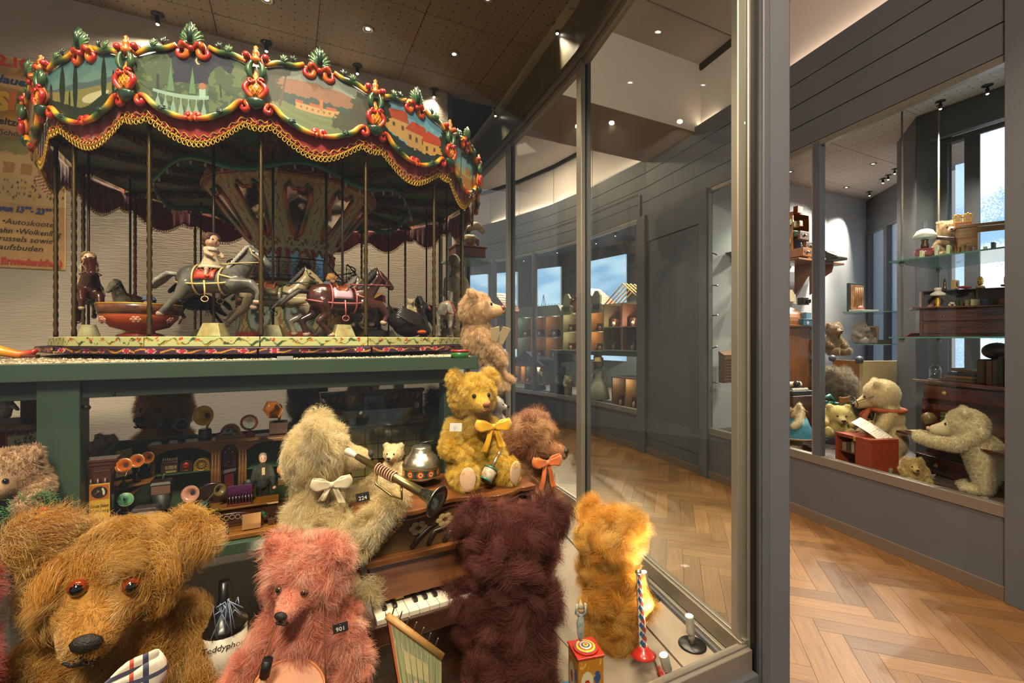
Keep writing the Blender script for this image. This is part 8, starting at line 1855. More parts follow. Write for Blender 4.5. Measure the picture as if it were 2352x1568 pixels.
MB().prism([(-.10,zt1+.02),(.25,zt1+.02),(.25,zt2),(.12,zt2)]+[(.12-.22*math.sin(a),zt1+.02+(zt2-zt1-.02)*math.cos(a))for a in np.linspace(0,PI/2,9)],xa_-.1,xb_-.06,Matrix(((0,0,1,0),(1,0,0,0),(0,1,0,0),(0,0,0,1)))).build('roll_top',m_ok,rt_)
MB().bb(xb_+.005,xb_+.21,-.06,.22,0,zt1).build('drawer_column',m_ok,rt_,.002)
for j in range(9):
 z0=.02+(zt1-.03)*j/9;hh=(zt1-.03)/9-.01;pull=(.05 if j%3==1 else .02)
 d=MB().bb(xb_+.01,xb_+.205,-.07-pull,.0,z0,z0+hh).build('drawer',m_ok,rt_,.002);MB().bb(xb_+.02,xb_+.195,-.072-pull,-.068-pull,z0+.008,z0+hh-.008).build('glass_front',mat('drawer_glass','#2c2c34',.15,coat=.4),d)
ZR=SF+zt1+.02
def item(name,label,cat,px,py,Y,z,f,rz=.4,group=None):
 p=W(px,py,Y);t=thing(name,label,cat,(p.x,p.y,p.z if z is None else z),rz,group);f(t);return t
B=lambda t,n,c,d,col,bev=.002:MB().box((0,0,d[2]/2+c),d).build(n,mat('c_'+col,col,.55,var=.12,scale=30),t,bev)
item('biscuit_tin','light blue tin with white pen mark on the oak desk','tin',1847,748,4.33,None,lambda t:(B(t,'tin',0,(.12,.07,.055),'#4a7a94'),B(t,'lid',.055,(.125,.075,.01),'#5a8aa4'),MB().box((0,-.0365,.028),(.03,.001,.03),M=RY(.7)).build('mark',mat('mark_white','#d8d8d0',.5),t)))
item('cube_tin','blue white cube tin on the light blue tin','tin',1851,734,4.36,None,lambda t:(B(t,'tin',.01,(.07,.06,.05),'#7aa4b4'),B(t,'lid',.06,(.072,.062,.012),'#c0c8c4')))
item('ink_bottle','small red ink bottle on the roll top','bottle',1806,695,4.4,None,lambda t:(MB().lathe([(.03,0),(.032,.04),(.012,.05),(.012,.065),(0,.066)],14).build('bottle',mat('bottle_red','#9a2c14',.15,trans=.3),t),MB().lathe([(.014,.062),(.014,.075),(0,.076)],12).build('cap',m_black,t)))
item('paper_stack','leaning old photographs and papers on the roll top','papers',1818,692,4.45,None,lambda t:[MB(RX(-.2)@RY(.1*k)).bb(-.05+.02*k,.05+.02*k,.01*k,.01*k+.002,0,.12-.01*k).build('sheet',mat('sheet_%d'%k,['#a89470','#8a7a60','#b5a688'][k],.8),t)for k in range(3)])
item('box_camera','black box camera on the roll top','camera',1845,700,4.45,None,lambda t:(MB().box((0,0,.035),(.09,.06,.07)).build('body',m_black,t,.004),MB(TR(.02,-.03,.035)@RX(PI/2)).lathe([(.02,0),(.022,.02),(.014,.022),(0,.015)],16).build('lens',m_lampblk,t)))
item('desk_telephone','black candlestick telephone on the roll top','telephone',1797,690,4.4,None,lambda t:(MB().lathe([(.035,0),(.03,.01),(.01,.02),(.009,.13)],14).build('stem',m_black,t),MB(TR(0,-.02,.13)@RX(PI/2)).lathe([(.008,-.02),(.01,0),(.026,.03),(.022,.03)],14).build('mouthpiece',m_black,t)))
ws=thing('wall_shelf','oak wall shelf with scrolled brackets','shelf',W(1862,604,5.15),VROT);MB().bb(-.48,.36,-.16,.16,-.02,.0).build('board',m_ok,ws,.004)
for x in(-.06,.22):MB().prism([(.14,-.02),(-.12,-.02),(-.10,-.10),(.0,-.16),(.06,-.26),(.14,-.34)],-.012,.012,Matrix(((0,0,1,x),(1,0,0,0),(0,1,0,0),(0,0,0,1)))).build('bracket',m_ok,ws,.003)
ZW=ws.location.z
cab=thing('shop_cabinet','oak cabinet with open front and paper boxes on the wall shelf','cabinet',W(1822,604,5.15),VROT);cab.location.z=ZW;ch=W(1822,490,5.1).z-ZW
for c,d in(((-.13,.04,ch/2),(.015,.24,ch)),((.16,.04,ch/2),(.015,.24,ch)),((.015,.04,ch-.008),(.30,.24,.016)),((.015,.04,ch*.62),(.28,.22,.012)),((.015,.155,ch/2),(.30,.01,ch))):MB().box(c,d).build('panel',m_ok,cab,.002)
m_dd=wood('dark_drawer','#6a4a34','#4a3020',.4)
for k,(x,z,dy,mm)in enumerate(((.0,ch*.44,-.09,m_dd),(.06,ch*.22,-.12,m_dd),(.09,ch*.02,-.12,m_dd),(-.10,ch*.06,-.18,m_ok))):
 d=MB().box((x,dy+.06,z+.045),(.17,.2,.09)).build('drawer',mm,cab,.002);MB(TR(x,dy-.04,z+.045)@RX(PI/2)).lathe([(.02,0),(.016,.012),(0,.016)],12,a0=0,a1=PI).build('cup_handle',m_nick,d)
 for s in(-1,1):MB().box((x+s*.045,dy-.041,z+.05),(.03,.003,.022)).build('label_frame',m_black,d)
bcols=['#b0441c','#8a8a5c','#b0a484','#b5643c','#1f5a44','#4a7a8a','#8a2c1c','#2c3c6a','#c8a030','#d8ccb0']
blab=['orange carton on top of the oak cabinet','olive packet in the cabinet','cream packet in the cabinet','pale orange packet in the cabinet','green packet in the upper drawer','light blue packet in the upper drawer','red packet in the lowest drawer','blue packet in the lower drawer','yellow packet in the lowest drawer','white packet in the lowest drawer']
bpos_=[(1833,482),(1815,510),(1826,514),(1835,512),(1828,536),(1840,540),(1795,553),(1838,563),(1808,552),(1801,548)]
for k in range(10):item('carton',blab[k],'carton',bpos_[k][0],bpos_[k][1]+8,5.05,None,lambda t,k=k:(B(t,'box',0,(.06 if k else .09,.05,.06 if k else .075),bcols[k]),MB().box((0,-.0256,.03),(.04,.001,.025)).build('label',mat('c_label','#c8b890',.6),t)),VROT,'cartons around the oak cabinet')
ty=thing('typewriter','black antique typewriter at the end of the wall shelf','typewriter',W(1912,601,5.0),VROT);ty.location.z=ZW
MB().bb(-.09,.10,-.10,.10,0,.03).build('frame',m_black,ty,.006);MB().cyl((-.11,.05,.10),(.12,.05,.10),.024,n=18).build('platen',m_black,ty);MB().prism([(-.10,.03),(.08,.03),(.08,.09),(.02,.10)],-.08,.09,Matrix(((0,0,1,0),(1,0,0,0),(0,1,0,0),(0,0,0,1)))).build('body',m_black,ty,.004)
g=MB();[g.ell((-.07+.018*i,-.085+.022*j,.042+.012*j),(.006,.006,.003),6)for i in range(9)for j in range(3)];g.build('keys',mat('typewriter_keys','#b0a890',.4),ty)
cd=thing('candle','short beeswax candle on a brass holder by the typewriter','candle',W(1892,600,4.95),0);cd.location.z=ZW;MB().lathe([(.03,0),(.02,.01),(.012,.04),(.016,.055)],14).build('holder',m_brass,cd);MB().cyl((0,0,.05),(0,0,.13),.011,n=12).build('wax',mat('beeswax','#c8a870',.5),cd)
m_gs=mat('shelf_glass_green','#79b3a4',.12,trans=.5,spec=.6);G='suspended glass shelves in the study case'
def gshelf(label,corners,z,rods=()):
 p0=corners[0];t=thing('glass_shelf',label,'shelf',(p0[0],p0[1],z),0,G);MB().prism([(x-p0[0],y-p0[1])for x,y in corners],0,.010).build('glass_plate',m_gs,t)
 for x,y in rods:MB().lathe([(.010,-.03),(.016,-.026),(.016,0)],12,(x-p0[0],y-p0[1],0)).build('rod_clamp',m_alu,t)
 return t
S1=[(2.69,3.25),(3.37,3.60),(3.45,3.1),(2.97,2.70)];z1=W(2040,600,3.25).z;z2=CH+.020
gshelf('upper suspended glass shelf with the pink oil lamp',S1,z1-.01,((2.76,3.22),(3.31,3.53)));gshelf('lower suspended glass shelf at eye level',S1,z2-.01,((2.76,3.22),(3.31,3.53)))
for k,(x,y)in enumerate(((2.76,3.22),(3.31,3.53))):
 t=thing('hanging_rod',['thin steel rod holding the glass shelves, front','thin steel rod holding the glass shelves, back'][k],'rod',(x,y,z2),0);MB().cyl((0,0,-.03),(0,0,VC-z2),.006,n=10).build('rod',m_alu,t);MB().lathe([(.014,VC-z2-.01),(.014,VC-z2)],12).build('ceiling_cup',m_alu,t)
def onshelf(px,z,Y):p=W(px,780,Y);return Vector((p.x,p.y,z))
ol=thing('oil_lamp','pink glass oil lamp with white shade on the upper glass shelf','oil lamp',onshelf(2124,z1,3.30),0)
MB().lathe([(.05,0),(.045,.01),(.018,.02),(.02,.04)],20).build('foot',m_brass,ol);MB().lathe([(.02,.035),(.055,.05),(.062,.075),(.05,.095),(.022,.105)],24).build('oil_font',mat('pink_glass','#b0505c',.1,trans=.3,coat=.4),ol);MB().lathe([(.022,.105),(.026,.12),(.018,.15),(.024,.165)],18).build('burner',m_brass,ol);MB().lathe([(.068,.175),(.066,.195),(.045,.23),(.026,.24),(.026,.235),(.06,.19)],26).build('lamp_shade',mat('opal_glass','#d9d4c8',.25,coat=.3),ol);MB().lathe([(.014,.165),(.014,.30),(.012,.30)],14).build('chimney',glass_mat('chimney_glass',(.85,.9,.92),.15),ol)
st_bear('fluffy beige bear with a brown neckerchief on the upper glass shelf',2180,528,3.28,.062,10,'#b89a70',['#c9ad84','#d8c29c'],SIT,z=z1,n=12000,fl=.22)
nk=thing('neckerchief','brown silk neckerchief tied on the shelf bear','neckerchief',W(2178,548,3.20),0);MB().tube([(-.05,.03,.015),(-.03,-.01,.0),(0,-.03,-.01),(.03,-.01,.0),(.05,.03,.015)],.013,8).build('band',mat('silk_brown','#4a342c',.5),nk);MB().prism([(-.035,-.005),(.035,-.005),(.01,-.05),(-.012,-.045)],0,.004,TR(0,-.04,0)@XZ).build('flap',_MATS['silk_brown'],nk)
bl_=['cream little book with a fleur emblem','ivory little book with embossed cover','cream little book with oval emblem','gilt little book on the glass shelf','dark red little book with a lyre','white little book beside the black one','black little book with a red mark']
for k,(px,w_,h_,col)in enumerate(((2118,.05,.06,'#c8b48c'),(2152,.045,.095,'#c4b8a0'),(2180,.06,.085,'#c0b888'),(2213,.055,.085,'#6a5428'),(2232,.05,.06,'#4a1420'),(2263,.03,.05,'#b8b098'),(2282,.055,.07,'#241c1c'))):
 Yk=[3.18,3.16,3.12,3.08,3.04,2.98,2.95][k];t=thing('little_book',bl_[k],'book',onshelf(px,z1,Yk),.6,'little books on the upper glass shelf');MB().bb(-w_/2,w_/2,-.008,.008,0,h_).build('cover',mat('book_'+col,col,.5),t,.002);MB(TR(0,-.0085,h_*.5)@RX(PI/2)).tube([(w_*.2*math.cos(a),h_*.16*math.sin(a),0)for a in np.linspace(0,2*PI,15)[:-1]],.0014,5,closed=True).build('emblem',mat('emblem_'+('g' if k>2 else 'b'),'#a8823c' if k>2 else '#3a3020',.5),t)
dk=thing('doll_desk','small oak doll writing desk with drawers on the upper glass shelf','doll furniture',onshelf(2285,z1,3.05),-.62);hd=W(2285,512,3.05).z-z1;m_dk=wood('doll_oak','#9a6428','#6a3c14',.35)
MB().bb(-.20,.16,-.06,.06,hd-.02,hd).build('desk_top',m_dk,dk,.002)
for x0_ in(-.19,.09):
 MB().bb(x0_,x0_+.10,-.05,.055,.0,hd-.02).build('drawer_block',m_dk,dk,.002)
 for j in range(3):d=MB().bb(x0_+.006,x0_+.094,-.055,-.05,.012+(hd-.04)*j/3,.004+(hd-.04)*(j+1)/3).build('drawer',m_dk,dk,.001);MB().ell((x0_+.05,-.058,.008+(hd-.04)*(j+.5)/3),.004,8).build('knob',m_gold,d)
MB().bb(-.09,.09,-.052,-.046,hd-.06,hd-.022).build('centre_drawer',m_dk,dk,.001)
for x0_ in(-.16,.12):MB().bb(x0_-.03,x0_+.05,.0,.055,hd,hd+.03).build('letter_tray',m_dk,dk,.001)
for k,px in enumerate((2222,2240)):
 t=thing('gilt_photo_frame',['gilt double photo frame, left one, on the doll desk','gilt double photo frame, right one, on the doll desk'][k],'photo frame',Matrix.LocRotScale(dk.location,dk.rotation_euler,None)@Vector((-.175+.05*k,.028,hd+.03)),-.62,'gilt frames on the doll desk');MB().box((0,0,.03),(.045,.006,.058)).build('frame',m_gold,t,.004);MB().box((0,-.0035,.03),(.028,.001,.038)).build('photo',mat('photo_sepia','#b8a888',.5),t);[MB().ell((.02*math.cos(a),0,.03+.03*math.sin(a)),.007,6).build('ornament',m_gold,t)for a in np.linspace(.3,2.8,5)]
bu=thing('toy_bureau','dark rosewood toy bureau with two long drawers on the lower glass shelf','doll furniture',onshelf(2232,z2,3.02),-.62);hb_=W(2232,703,3.0).z-z2;m_rw=wood('rosewood','#5c2c18','#2c120a',.25,0,8,.6)
MB().bb(-.27,.27,-.09,.11,.0,hb_-.012).build('carcass',m_rw,bu,.003);MB().bb(-.31,.31,-.13,.12,hb_-.012,hb_).build('writing_top',m_rw,bu,.003)
for j in range(2):d=MB().bb(-.255,.255,-.10,-.085,.02+.5*(hb_-.03)*j,.5*(hb_-.03)*(j+1)+.008).build('drawer',m_rw,bu,.003);[MB().ell((s*.15,-.102,.02+.5*(hb_-.03)*j+.03),(.007,.004,.007),10).build('knob',m_brass,d)for s in(-1,1)]
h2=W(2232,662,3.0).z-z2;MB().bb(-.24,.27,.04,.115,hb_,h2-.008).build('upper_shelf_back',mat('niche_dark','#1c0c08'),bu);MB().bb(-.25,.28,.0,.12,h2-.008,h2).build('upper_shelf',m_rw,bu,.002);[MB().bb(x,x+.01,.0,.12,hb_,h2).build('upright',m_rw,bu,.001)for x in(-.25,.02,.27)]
ZU,ZL=z2+h2,z2+hb_
item('brass_oil_lamp','small brass oil lamp with white shade on the bureau','oil lamp',2154,690,3.08,ZL,lambda t:(MB().lathe([(.025,0),(.01,.012),(.016,.04),(.008,.06),(.01,.075)],16).build('stem',m_gold,t),MB().lathe([(.042,.075),(.04,.09),(.02,.105),(.014,.11)],20).build('lamp_shade',mat('opal_glass','#d9d4c8'),t),MB().lathe([(.018,.108),(.02,.13),(.0,.132)],14).build('globe_top',mat('opal_glass'),t)))
item('leaning_card','pale pink card leaning behind the brass lamp','card',2142,690,3.15,ZL,lambda t:MB(RY(.35)).bb(-.004,0,-.03,.03,0,.09).build('card',mat('card_pink','#b08a78',.7),t))
item('bronze_figure','small gilt figure standing on the bureau shelf','figurine',2170,650,3.08,ZU,lambda t:(MB().lathe([(.014,0),(.012,.01),(.008,.03),(.012,.045),(.006,.06)],12).build('body',m_brass,t),MB().ell((0,0,.068),.008,8).build('head',m_brass,t)))
item('carriage_clock','ivory carriage clock on the bureau shelf','clock',2194,650,3.05,ZU,lambda t:(MB().bb(-.028,.028,-.012,.012,0,.06).build('case',mat('ivory','#b89a5c',.5),t,.004),MB(TR(0,-.013,.032)@RX(PI/2)).lathe([(0,.001),(.016,.001),(.018,0)],18).build('dial',mat('dial_dark','#4a4030',.4),t)))
item('mantel_clock','ornate gilt mantel clock on an ivory base','clock',2252,650,2.98,ZU,lambda t:(MB().lathe([(.04,0),(.035,.012),(.02,.016)],16,sy=.5).build('base',mat('ivory'),t),MB(TR(0,0,.042)@RX(PI/2)).lathe([(.0,.01),(.022,.008),(.026,-.006),(0,-.006)],18).build('case',m_gold,t),[MB().ell((.026*math.cos(a),0,.042+.028*math.sin(a)),.007,6).build('ornament',m_gold,t)for a in np.linspace(.2,2.9,6)]))
item('small_red_book','small red book lying on the bureau shelf','book',2216,652,3.0,ZU,lambda t:B(t,'cover',0,(.07,.04,.014),'#8a3418'))
item('round_plate_clock','round map plate at the far end of the bureau shelf','plate',2312,640,2.88,ZU,lambda t:(MB(TR(0,0,.035)@RX(PI/2)).lathe([(0,.002),(.034,.002),(.037,0)],22).build('plate',mat('map_plate','#8a9a80',.4,col2='#b8a46a',scale=40),t),MB().box((0,.01,.006),(.04,.02,.012)).build('stand',m_brass,t)))
item('ivory_flower','ivory flower ornament on the bureau top','ornament',2186,690,3.02,ZL,lambda t:[MB().ell((.016*math.cos(a),.01*math.sin(a),.014+.008*math.sin(2*a)),(.011,.008,.009),8).build('petal',mat('ivory2','#c4b8a0',.4),t)for a in np.linspace(0,5.3,7)])
for k,(px,col,w_)in enumerate(((2200,'#2c4a34',.02),(2222,'#8a8a54',.03),(2240,'#b8b088',.07),(2262,'#2c3c6a',.05),(2300,'#6a1c20',.06))):item('desk_booklet',['dark green booklet on the bureau','olive booklet on the bureau','cream diploma card on the bureau','blue booklet stack on the bureau','dark red booklet on the bureau'][k],'booklet',px,690,3.06-.03*k,ZL,lambda t:B(t,'cover',0,(w_,.014,.045),col),.3,'booklets on the bureau')
item('red_folder','bright red folded folder on the lower glass shelf','folder',2090,770,3.22,z2,lambda t:(MB(RY(-.2)).bb(-.05,.05,-.03,.03,0,.004).build('flap',mat('folder_red','#9a2418',.6),t),MB().bb(-.05,.05,-.03,.03,0,.003).build('base_leaf',mat('folder_red'),t),MB(RX(.9)).bb(-.05,.05,0,.004,.0,.04).build('back_leaf',mat('folder_red'),t)))
item('flat_letters','pile of old letters lying on the lower glass shelf','letters',2150,772,3.12,z2,lambda t:[MB(RZ(.2*k)).bb(-.08+.02*k,.08,-.03,.03,.002*k,.002*k+.0015).build('sheet',mat('sheet_%d'%(k%3),'#a89470'),t)for k in range(4)])
item('glass_inkwell','clear inkwell with white quill on the lower glass shelf','inkwell',2212,770,3.0,z2,lambda t:(MB().lathe([(.022,0),(.022,.025),(.01,.032),(.01,.04)],14).build('bottle',mat('inkwell_glass','#8a9490',.1,trans=.5),t),MB().tube([(0,0,.035),(.03,0,.06),(.06,0,.085)],[.003,.008,.001],6).build('quill',mat('quill_white','#d0ccc0',.7),t)))
item('dark_seal_case','dark open seal case with red velvet on the lower glass shelf','case',2262,768,2.95,z2,lambda t:(MB(RY(-.5)).box((0,0,.03),(.05,.04,.05)).build('lid',mat('case_dark','#241814',.4),t,.003),MB().bb(-.04,.03,-.03,.03,0,.012).build('tray',mat('velvet_red2','#6a141c',.8),t,.002)))
gshelf('small glass shelf in the plaster corner, upper',[(W(1935,780,5.2).x,5.2),(W(2077,780,5.0).x,5.0),(W(2077,780,5.5).x,5.5),(W(1935,780,5.6).x,5.55)],W(1935,716,5.2).z-.01);gshelf('small glass shelf in the plaster corner, lower',[(W(1935,780,5.2).x,5.2),(W(2077,780,5.0).x,5.0),(W(2077,780,5.5).x,5.5),(W(1935,780,5.6).x,5.55)],W(1935,790,5.2).z-.01)
zA,zB=W(1935,716,5.2).z,W(1935,790,5.2).z
sc2=thing('sample_case','open dark sample case lined with brown tools on the corner shelf','case',onshelf(1972,zA,5.3),VROT-.1);h_=W(1972,650,5.3).z-zA
MB().bb(-.13,.13,.02,.05,.01,h_).build('lid',mat('case_green','#24342c',.5),sc2,.004);MB().bb(-.11,.11,.012,.021,.03,h_-.02).build('lid_lining',mat('case_lining','#8a4a24',.6,col2='#b08a5c',scale=16),sc2);MB().bb(-.14,.16,-.12,.02,0,.025).build('tray',mat('tray_pale','#b8ac98',.6),sc2,.004)
for i in range(5):MB().cyl((-.06+.03*i,.008,.06),(-.03+.03*i,.008,h_-.05),.005,n=8).build('tool',mat('tool_wood','#8a5a2c',.5),sc2)
MB().tube([(-.11,-.08,.03),(-.06,-.06,.05),(.0,-.05,.035)],[.02,.025,.015],8).build('pink_cloth',mat('cloth_pink','#b0645c',.8),sc2)
st_bear('pale grey bear sitting in profile on the lower corner shelf',1973,752,5.25,.075,50,'#a89c8c',['#b8ac9c','#c6bcae'],SIT,z=zB,n=9000,fl=.15,yaw=20)
so=thing('sewing_box','open pale sewing box with wooden rulers on the corner shelf','box',onshelf(2003,zB,5.3),VROT-.1);h_=W(2003,748,5.3).z-zB;MB().bb(-.10,.16,.02,.04,.01,h_).build('lid',mat('lid_pale','#b89a68',.6),so,.003);[MB().cyl((-.08+.045*i,.012,.03),(.0+.02*i,.012,h_-.02),.006,n=8).build('ruler',m_dk,so)for i in range(5)];MB().bb(-.10,.2,-.08,.02,0,.05).build('tray',mat('tray_brown','#7a5a3c',.6),so,.003)
st_bear('thin long brown bear leaning by the drawer column',1913,758,4.75,.075,40,'#7a6448',['#8a7456','#9c8868'],SIT,n=9000,fl=.2)
st_bear('grey woolly bear cut by the corner pillar',1778,862,4.25,.085,-150,'#8a7c68',['#a39682','#b4a894'],SIT,n=9000,fl=.4)
dt=thing('writing_machine_desk','low desk with an old typewriter behind the bear girl','typewriter',W(1822,905,4.05),.3);MB().box((0,0,.02),(.24,.2,.04)).build('frame',m_black,dt,.005);MB().cyl((-.12,.04,.08),(.12,.04,.08),.028,n=16).build('platen',mat('platen_cream','#a89470',.5),dt);MB().ell((.04,0,.09),.03,12).build('bell',m_lampblk,dt);[MB().cyl((-.09+.02*i,-.09,.04),(-.09+.02*i,-.07,.06),.006,n=8).build('key',mat('typewriter_keys','#b0a890'),dt)for i in range(9)];MB().bb(-.14,.14,-.12,.12,-.30,0).build('stand',m_oakd,dt,.004)
for k,py in enumerate((580,655,725,800,877)):
 p=W(1634,py,4.62);t=thing('clip_spotlight','tiny black clip spotlight on the jamb, '+['topmost','second from the top','the lit third one','fourth from the top','lowest, beside the letter box'][k],'spotlight',p,0,'clip spotlights on the jamb');d=Vector((.9,-.1,(-.35,-.05,.12,.3,-.1)[k])).normalized()
 MB().ell((0,0,0),.012,10).build('clip',m_lampblk,t);MB().cyl((0,0,0),d*.05,.006,n=10).build('arm',m_lampblk,t);MB().cyl(d*.04,d*.062,.009,n=12).build('lamp_head',m_lampalu,t);MB().ell(d*.062,.006,8).build('lens',m_glow if k==2 else m_lampalu,t)
mbx=thing('letter_box','varnished wooden wall letter box seen past the jamb','letter box',W(1668,878,4.75),VROT);MB().bb(-.09,.09,-.05,.02,0,.29).build('body',m_oak,mbx,.004);MB().prism([(-.05,.29),(.02,.29),(.02,.33)],-.095,.095,Matrix(((0,0,1,0),(1,0,0,0),(0,1,0,0),(0,0,0,1)))).build('lid',m_oak,mbx,.002);[MB().bb(-.088,.088,-.054,-.05,.03+.03*i,.036+.03*i).build('slat',m_oak,mbx)for i in range(8)]
wsk=thing('corner_wall_shelf','small dark wall shelf behind the corner post','shelf',W(1690,580,4.85),VROT);MB().bb(-.1,.2,-.1,.05,-.02,0).build('board',m_oakd,wsk,.003);MB().bb(-.02,.0,-.06,.05,-.10,-.02).build('bracket',m_oakd,wsk,.003)
for k,(px,py)in enumerate(((2045,1078),(2262,1147))):
 t=thing('floor_spot',['short silver floor lamp beside the red desk box','short silver floor lamp by the polar bear'][k],'spotlight',at_z(px,py+8,SF),0,'short floor lamps in the study case');MB().lathe([(.016,0),(.016,.035),(0,.035)],16).build('body',m_alu,t,.001);MB().lathe([(.019,0),(.019,.004),(.016,.004)],16).build('foot',m_lampblk,t)
# dolls' houses in the far case
m_tile=mat('toy_tile','#9a4a34',.6,var=.15,scale=40)
FG='dolls houses in the far case'
def dollhouse(label,px,py0,py1,Y,wpx,wall,roof,cols,rows,cells,rz,gable=True,roofh=.35,depth=.35):
 """Open-fronted dolls' house: shell, floors, lit rooms with a few furnishings, roof with tile courses."""
 p=W(px,py1,Y);w_=wpx*Y*Y/(F*(math.cos(rz)*Y-p.x*math.sin(rz)));h=(py1-py0)*Y/F;t=thing('doll_house',label,'doll house',p,rz,FG);mw=mat('house_'+wall,wall,.7,var=.08,scale=8);hw=h*(1-roofh)if roofh else h
 MB().bb(-w_/2,w_/2,depth-.02,depth,0,hw).build('back_wall',mw,t)
 for i in range(cols+1):x=-w_/2+w_*i/cols;MB().bb(x-.012,x+.012,0,depth,0,hw).build('side_wall' if i in(0,cols)else 'partition',mw if i in(0,cols)else mat('room_'+cells[0],cells[0],.6),t,.002)
 for j in range(rows+1):MB().bb(-w_/2-.015,w_/2+.015,-.015,depth,hw*j/rows-.01,hw*j/rows+.01).build('floor_board',mw,t,.002)
 k=0
 for i in range(cols):
  for j in range(rows):
   x0,x1,z0,z1=-w_/2+w_*i/cols+.012,-w_/2+w_*(i+1)/cols-.012,hw*j/rows+.01,hw*(j+1)/rows-.01;c=cells[k%len(cells)];k+=1;xm,cw,rh=(x0+x1)/2,x1-x0,z1-z0
   r_=MB().bb(x0,x1,depth-.05,depth-.02,z0,z1).build('room_wall',mat('room_'+c,c,.6),t)
   if px>1160:q_=Matrix.LocRotScale(p,Euler((0,0,rz)),None)@Vector((xm,.05,z1-.03));l_=bpy.data.lights.new('room_bulb','POINT');l_.energy=.5;l_.color=(1,.74,.48);l_.shadow_soft_size=.01;lo=bpy.data.objects.new('room_bulb',l_);COL.objects.link(lo);lo.location=q_
   MB().bb(xm-cw*.35,xm-cw*.05,.08,.18,z0,z0+rh*.38).build('cupboard',m_oakd,r_,.004);MB().lathe([(.03,0),(.008,.01),(.008,rh*.25),(cw*.16,rh*.27)],10,(xm+cw*.22,.1,z0)).build('table',m_oakd,r_);MB().box((xm+cw*.2,depth-.055,z0+rh*.65),(cw*.2,.008,rh*.22)).build('picture',m_gold,r_);MB().ell((xm-cw*.1,.06,z0+rh*.12),(cw*.07,.03,rh*.12),8).build('figure',mat('tiny_doll','#b8907a',.6),r_)
 if roofh:
  rz0,rz1=hw,h;mr=mat('roof_'+roof,roof,.6,var=.12,scale=30)
  if gable:
   MB().prism([(-w_/2-.03,rz0),(w_/2+.03,rz0),(0,rz1)],0,depth,TR(0,depth,0)@XZ).build('roof',mr,t)
   for s in(-1,1):
    for i in range(7):a=i/7;MB().box((s*(w_/2+.03)*(1-a-.07),depth/2,rz0+(rz1-rz0)*(a+.07)+.006),(w_*.085,depth+.04,.012),M=RY(s*math.atan2(rz1-rz0,w_/2))).build('tile_course',mr,t)
  else:
   MB().prism([(-w_/2-.05,rz0),(w_/2+.05,rz0),(w_/2-.08,rz0+(rz1-rz0)*.45),(-w_/2+.08,rz0+(rz1-rz0)*.45)],0,depth,TR(0,depth,0)@XZ).build('roof',mr,t)
   g=MB();[g.tube([(x+.02*math.cos(a),depth*.4,rz0+(rz1-rz0)*.5+.02*math.sin(a))for a in np.linspace(0,2*PI,9)[:-1]],.003,4,closed=True)for x in np.linspace(-w_/2+.1,w_/2-.1,12)];[g.cyl((x,depth*.4,rz0+(rz1-rz0)*.4),(0,depth*.4,rz1),.004,n=5)for x in(-.06,0,.06)];g.build('roof_cresting',m_iron,t)
 return t,w_,h,hw
dollhouse('blue grey doll house with iron roof cresting',1236,675,822,8.25,100,'#5c6668','#5a5a54',3,2,['#8a5a34','#7a4a2c','#94643c'],-.85,False)
th,w_,h,hw=dollhouse('stone doll house with red tiled roof and stepped gables',1340,662,805,7.2,100,'#8a8670','#9a4a34',3,2,['#a8703c','#6a6a58','#b07c40'],-.95,True,.38)
for s in(-.34,.34):
 MB().prism([(s*w_-.13,hw*.95),(s*w_+.13,hw*.95),(s*w_+.13,hw*1.15),(s*w_+.08,hw*1.2),(s*w_+.08,hw*1.38),(s*w_+.03,hw*1.5),(s*w_-.03,hw*1.5),(s*w_-.08,hw*1.38),(s*w_-.08,hw*1.2),(s*w_-.13,hw*1.15)],0,.04,TR(0,-.02,0)@XZ).build('stepped_gable',_MATS['house_#8a8670'],th,.004)
 for x in(-.05,0,.05):MB().box((s*w_+x,-.062,hw*1.1),(.03,.004,.09)).build('gable_window',m_black,th,.004)
th,w_,h,hw=dollhouse('doll house with pink lit rooms and open timber attic',1428,650,805,6.42,88,'#8a7c60','#8a6a3c',2,2,['#b07868','#a87064','#b88474'],-1.0,True,0)
for i in range(5):
 y=.02+.08*i
 for s in(-1,1):MB().cyl((s*w_/2,y,h*.70),(0,y,h*1.0),.010,n=5).build('rafter',mat('rafter_wood','#a8884c',.6),th)
th.scale=(1,1,.70);[setattr(c,'scale',(1,1,1/.70))or setattr(c,'location',(0,0,0))for c in th.children if c.name.startswith('rafter')]
dollhouse('red doll house with tiled roof seen past the beige bear',1135,672,800,9.1,60,'#7a2c24','#9a4a34',2,2,['#a03428','#7a5a44'],-.75)
dollhouse('low doll house with a blue roof under the stone doll house',1208,808,880,8.25,74,'#7a5a3c','#2c3450',3,1,['#a86c34','#b87c3c'],-.8,True,.45)
dollhouse('brick room box with kitchen at the end of the far case',1436,868,938,6.32,62,'#6a5240','#5a4a34',2,1,['#8a6a48','#b09068'],-1.0,True,0)
ft=thing('green_bench','dark green bench carrying the doll houses','table',W(1375,812,6.95),-.97);ft.location.z=SF;zz=W(1375,806,6.95).z-SF
MB().bb(-1.05,1.0,-.10,.40,zz-.06,zz).build('bench_top',m_tgreen,ft,.004);[MB().bb(x,x+.09,-.06,.03,0,zz-.06).build('leg',m_tgreen,ft,.004)for x in(-1.0,-.05,.85)]
ft2=thing('green_bench','dark green bench under the blue grey doll house','table',W(1215,824,8.35),-.85);ft2.location.z=SF;zz=W(1215,823,8.35).z-SF
MB().bb(-.9,.7,-.05,.45,zz-.05,zz).build('bench_top',m_tgreen,ft2,.004);[MB().bb(x,x+.08,-.02,.06,0,zz-.05).build('leg',m_tgreen,ft2,.004)for x in(-.8,-.1,.55)]
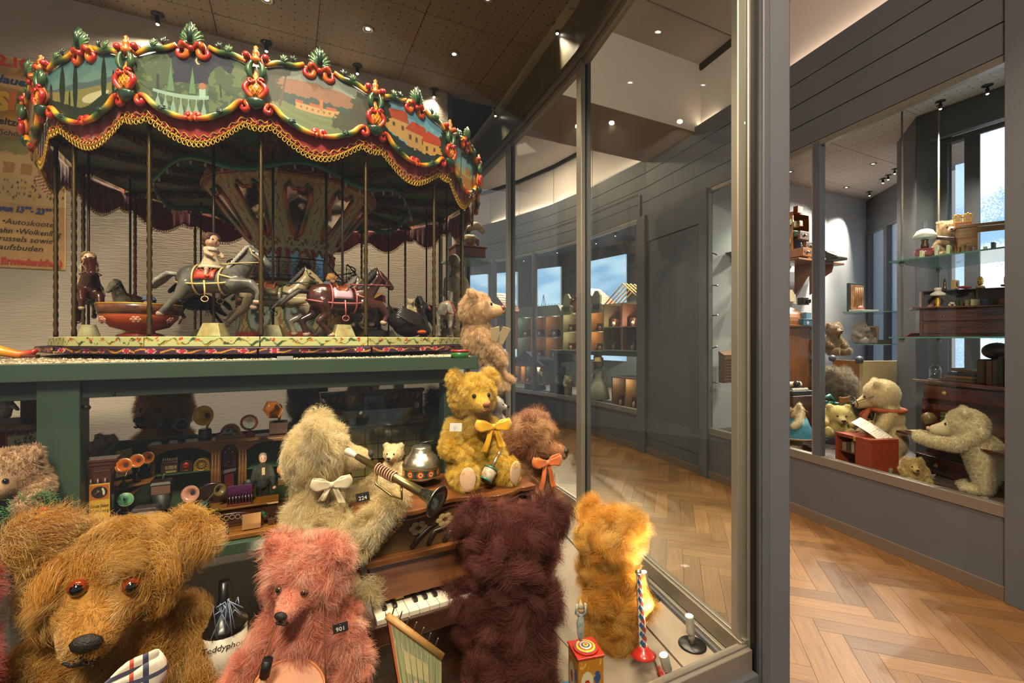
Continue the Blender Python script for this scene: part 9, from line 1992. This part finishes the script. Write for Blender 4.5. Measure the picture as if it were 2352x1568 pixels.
def far_bear(label,px,py,Y,r,col):p=W(px,py,Y);bear(label,(p.x,p.y,SF),r,P_(STAND,head=(0,-.1,(p.z-SF)/r),torso=[STAND['torso'][0],((0,0,(p.z-SF)/r-1.4),STAND['torso'][1][1])]),col,None,face=30,nfur=2500,flen=.12,frad=.001,group='bears in the far case',vox=r/8,furkw=dict(npt=3))
far_bear('grey bear in a navy jacket below the stone doll house',1288,855,7.65,.085,'#4a4c54');far_bear('silver grey plump bear below the stone doll house',1305,872,7.45,.075,'#a89c88')
def big_doll(label,px,py,Y,dress,hair,hat):
 p=W(px,py,Y);z=SF;h_=p.z+.08-z;t=thing('doll',label,'doll',(p.x,p.y,z),-.4,'tall dolls in the far case')
 MB().lathe([(.15,.05),(.16,.06),(.12,h_*.4),(.06,h_*.58),(.07,h_*.72),(.03,h_*.78)],18).build('dress',mat('fdress_'+dress,dress,.8,var=.1,scale=20),t,solid=.004);MB().ell((0,0,h_*.88),(.05,.05,.06),14).build('head',m_skin,t);MB().ell((0,.02,h_*.88),(.062,.055,.068),12).build('hair',mat('fhair_'+hair,hair,.7),t);[MB().tube([(s*.06,0,h_*.7),(s*.11,-.02,h_*.55),(s*.09,-.06,h_*.45)],[.025,.022,.016],8).build('arm',mat('fdress_'+dress,dress),t)for s in(-1,1)]
 if hat:MB().lathe([(.13,h_*.93),(.07,h_*.94),(.06,h_*1.02),(0,h_*1.03)],18).build('hat',mat('straw','#a07838'),t,solid=.004)
 [MB().cyl((s*.03,0,0),(s*.03,0,.08),.02,n=8).build('leg',m_black,t)for s in(-1,1)]
big_doll('tall doll in a long white dress with a straw hat',1376,835,6.85,'#b8b4a0','#3a2418',True);big_doll('tall fair doll in a dark dress beside the blue roofed house',1234,845,8.15,'#2c2c2c','#a88a54',False)
for k,px in enumerate((1450,1395,1290,1205)):  # extra spotlights, out of view, added to brighten the house fronts
 a=Vector(wallpt(px));b=Vector(wallpt(px-8));d=(b-a).normalized();q=a+Vector((d.y,-d.x))*.14;t=thing('ceiling_spotlight','small spotlight just inside the far case glass, '+['above the pink lit rooms','above the stone gables','above the blue grey house end','above the roof cresting'][k],'spotlight',(q.x,q.y,VC),0,'spotlights in the doll house case');MB().lathe([(.03,0),(.03,-.006),(.012,-.01),(.012,-.05),(0,-.05)][::-1],14).build('lamp_body',m_lampblk,t);MB().ell((0,0,-.052),.009,8).build('bulb',m_glow,t)
 light_spot('spot_light',(q.x,q.y,VC-.07),(q.x+d.y*.35,q.y-d.x*.35,1.5),22,(1,.86,.66),95,.8,.02)
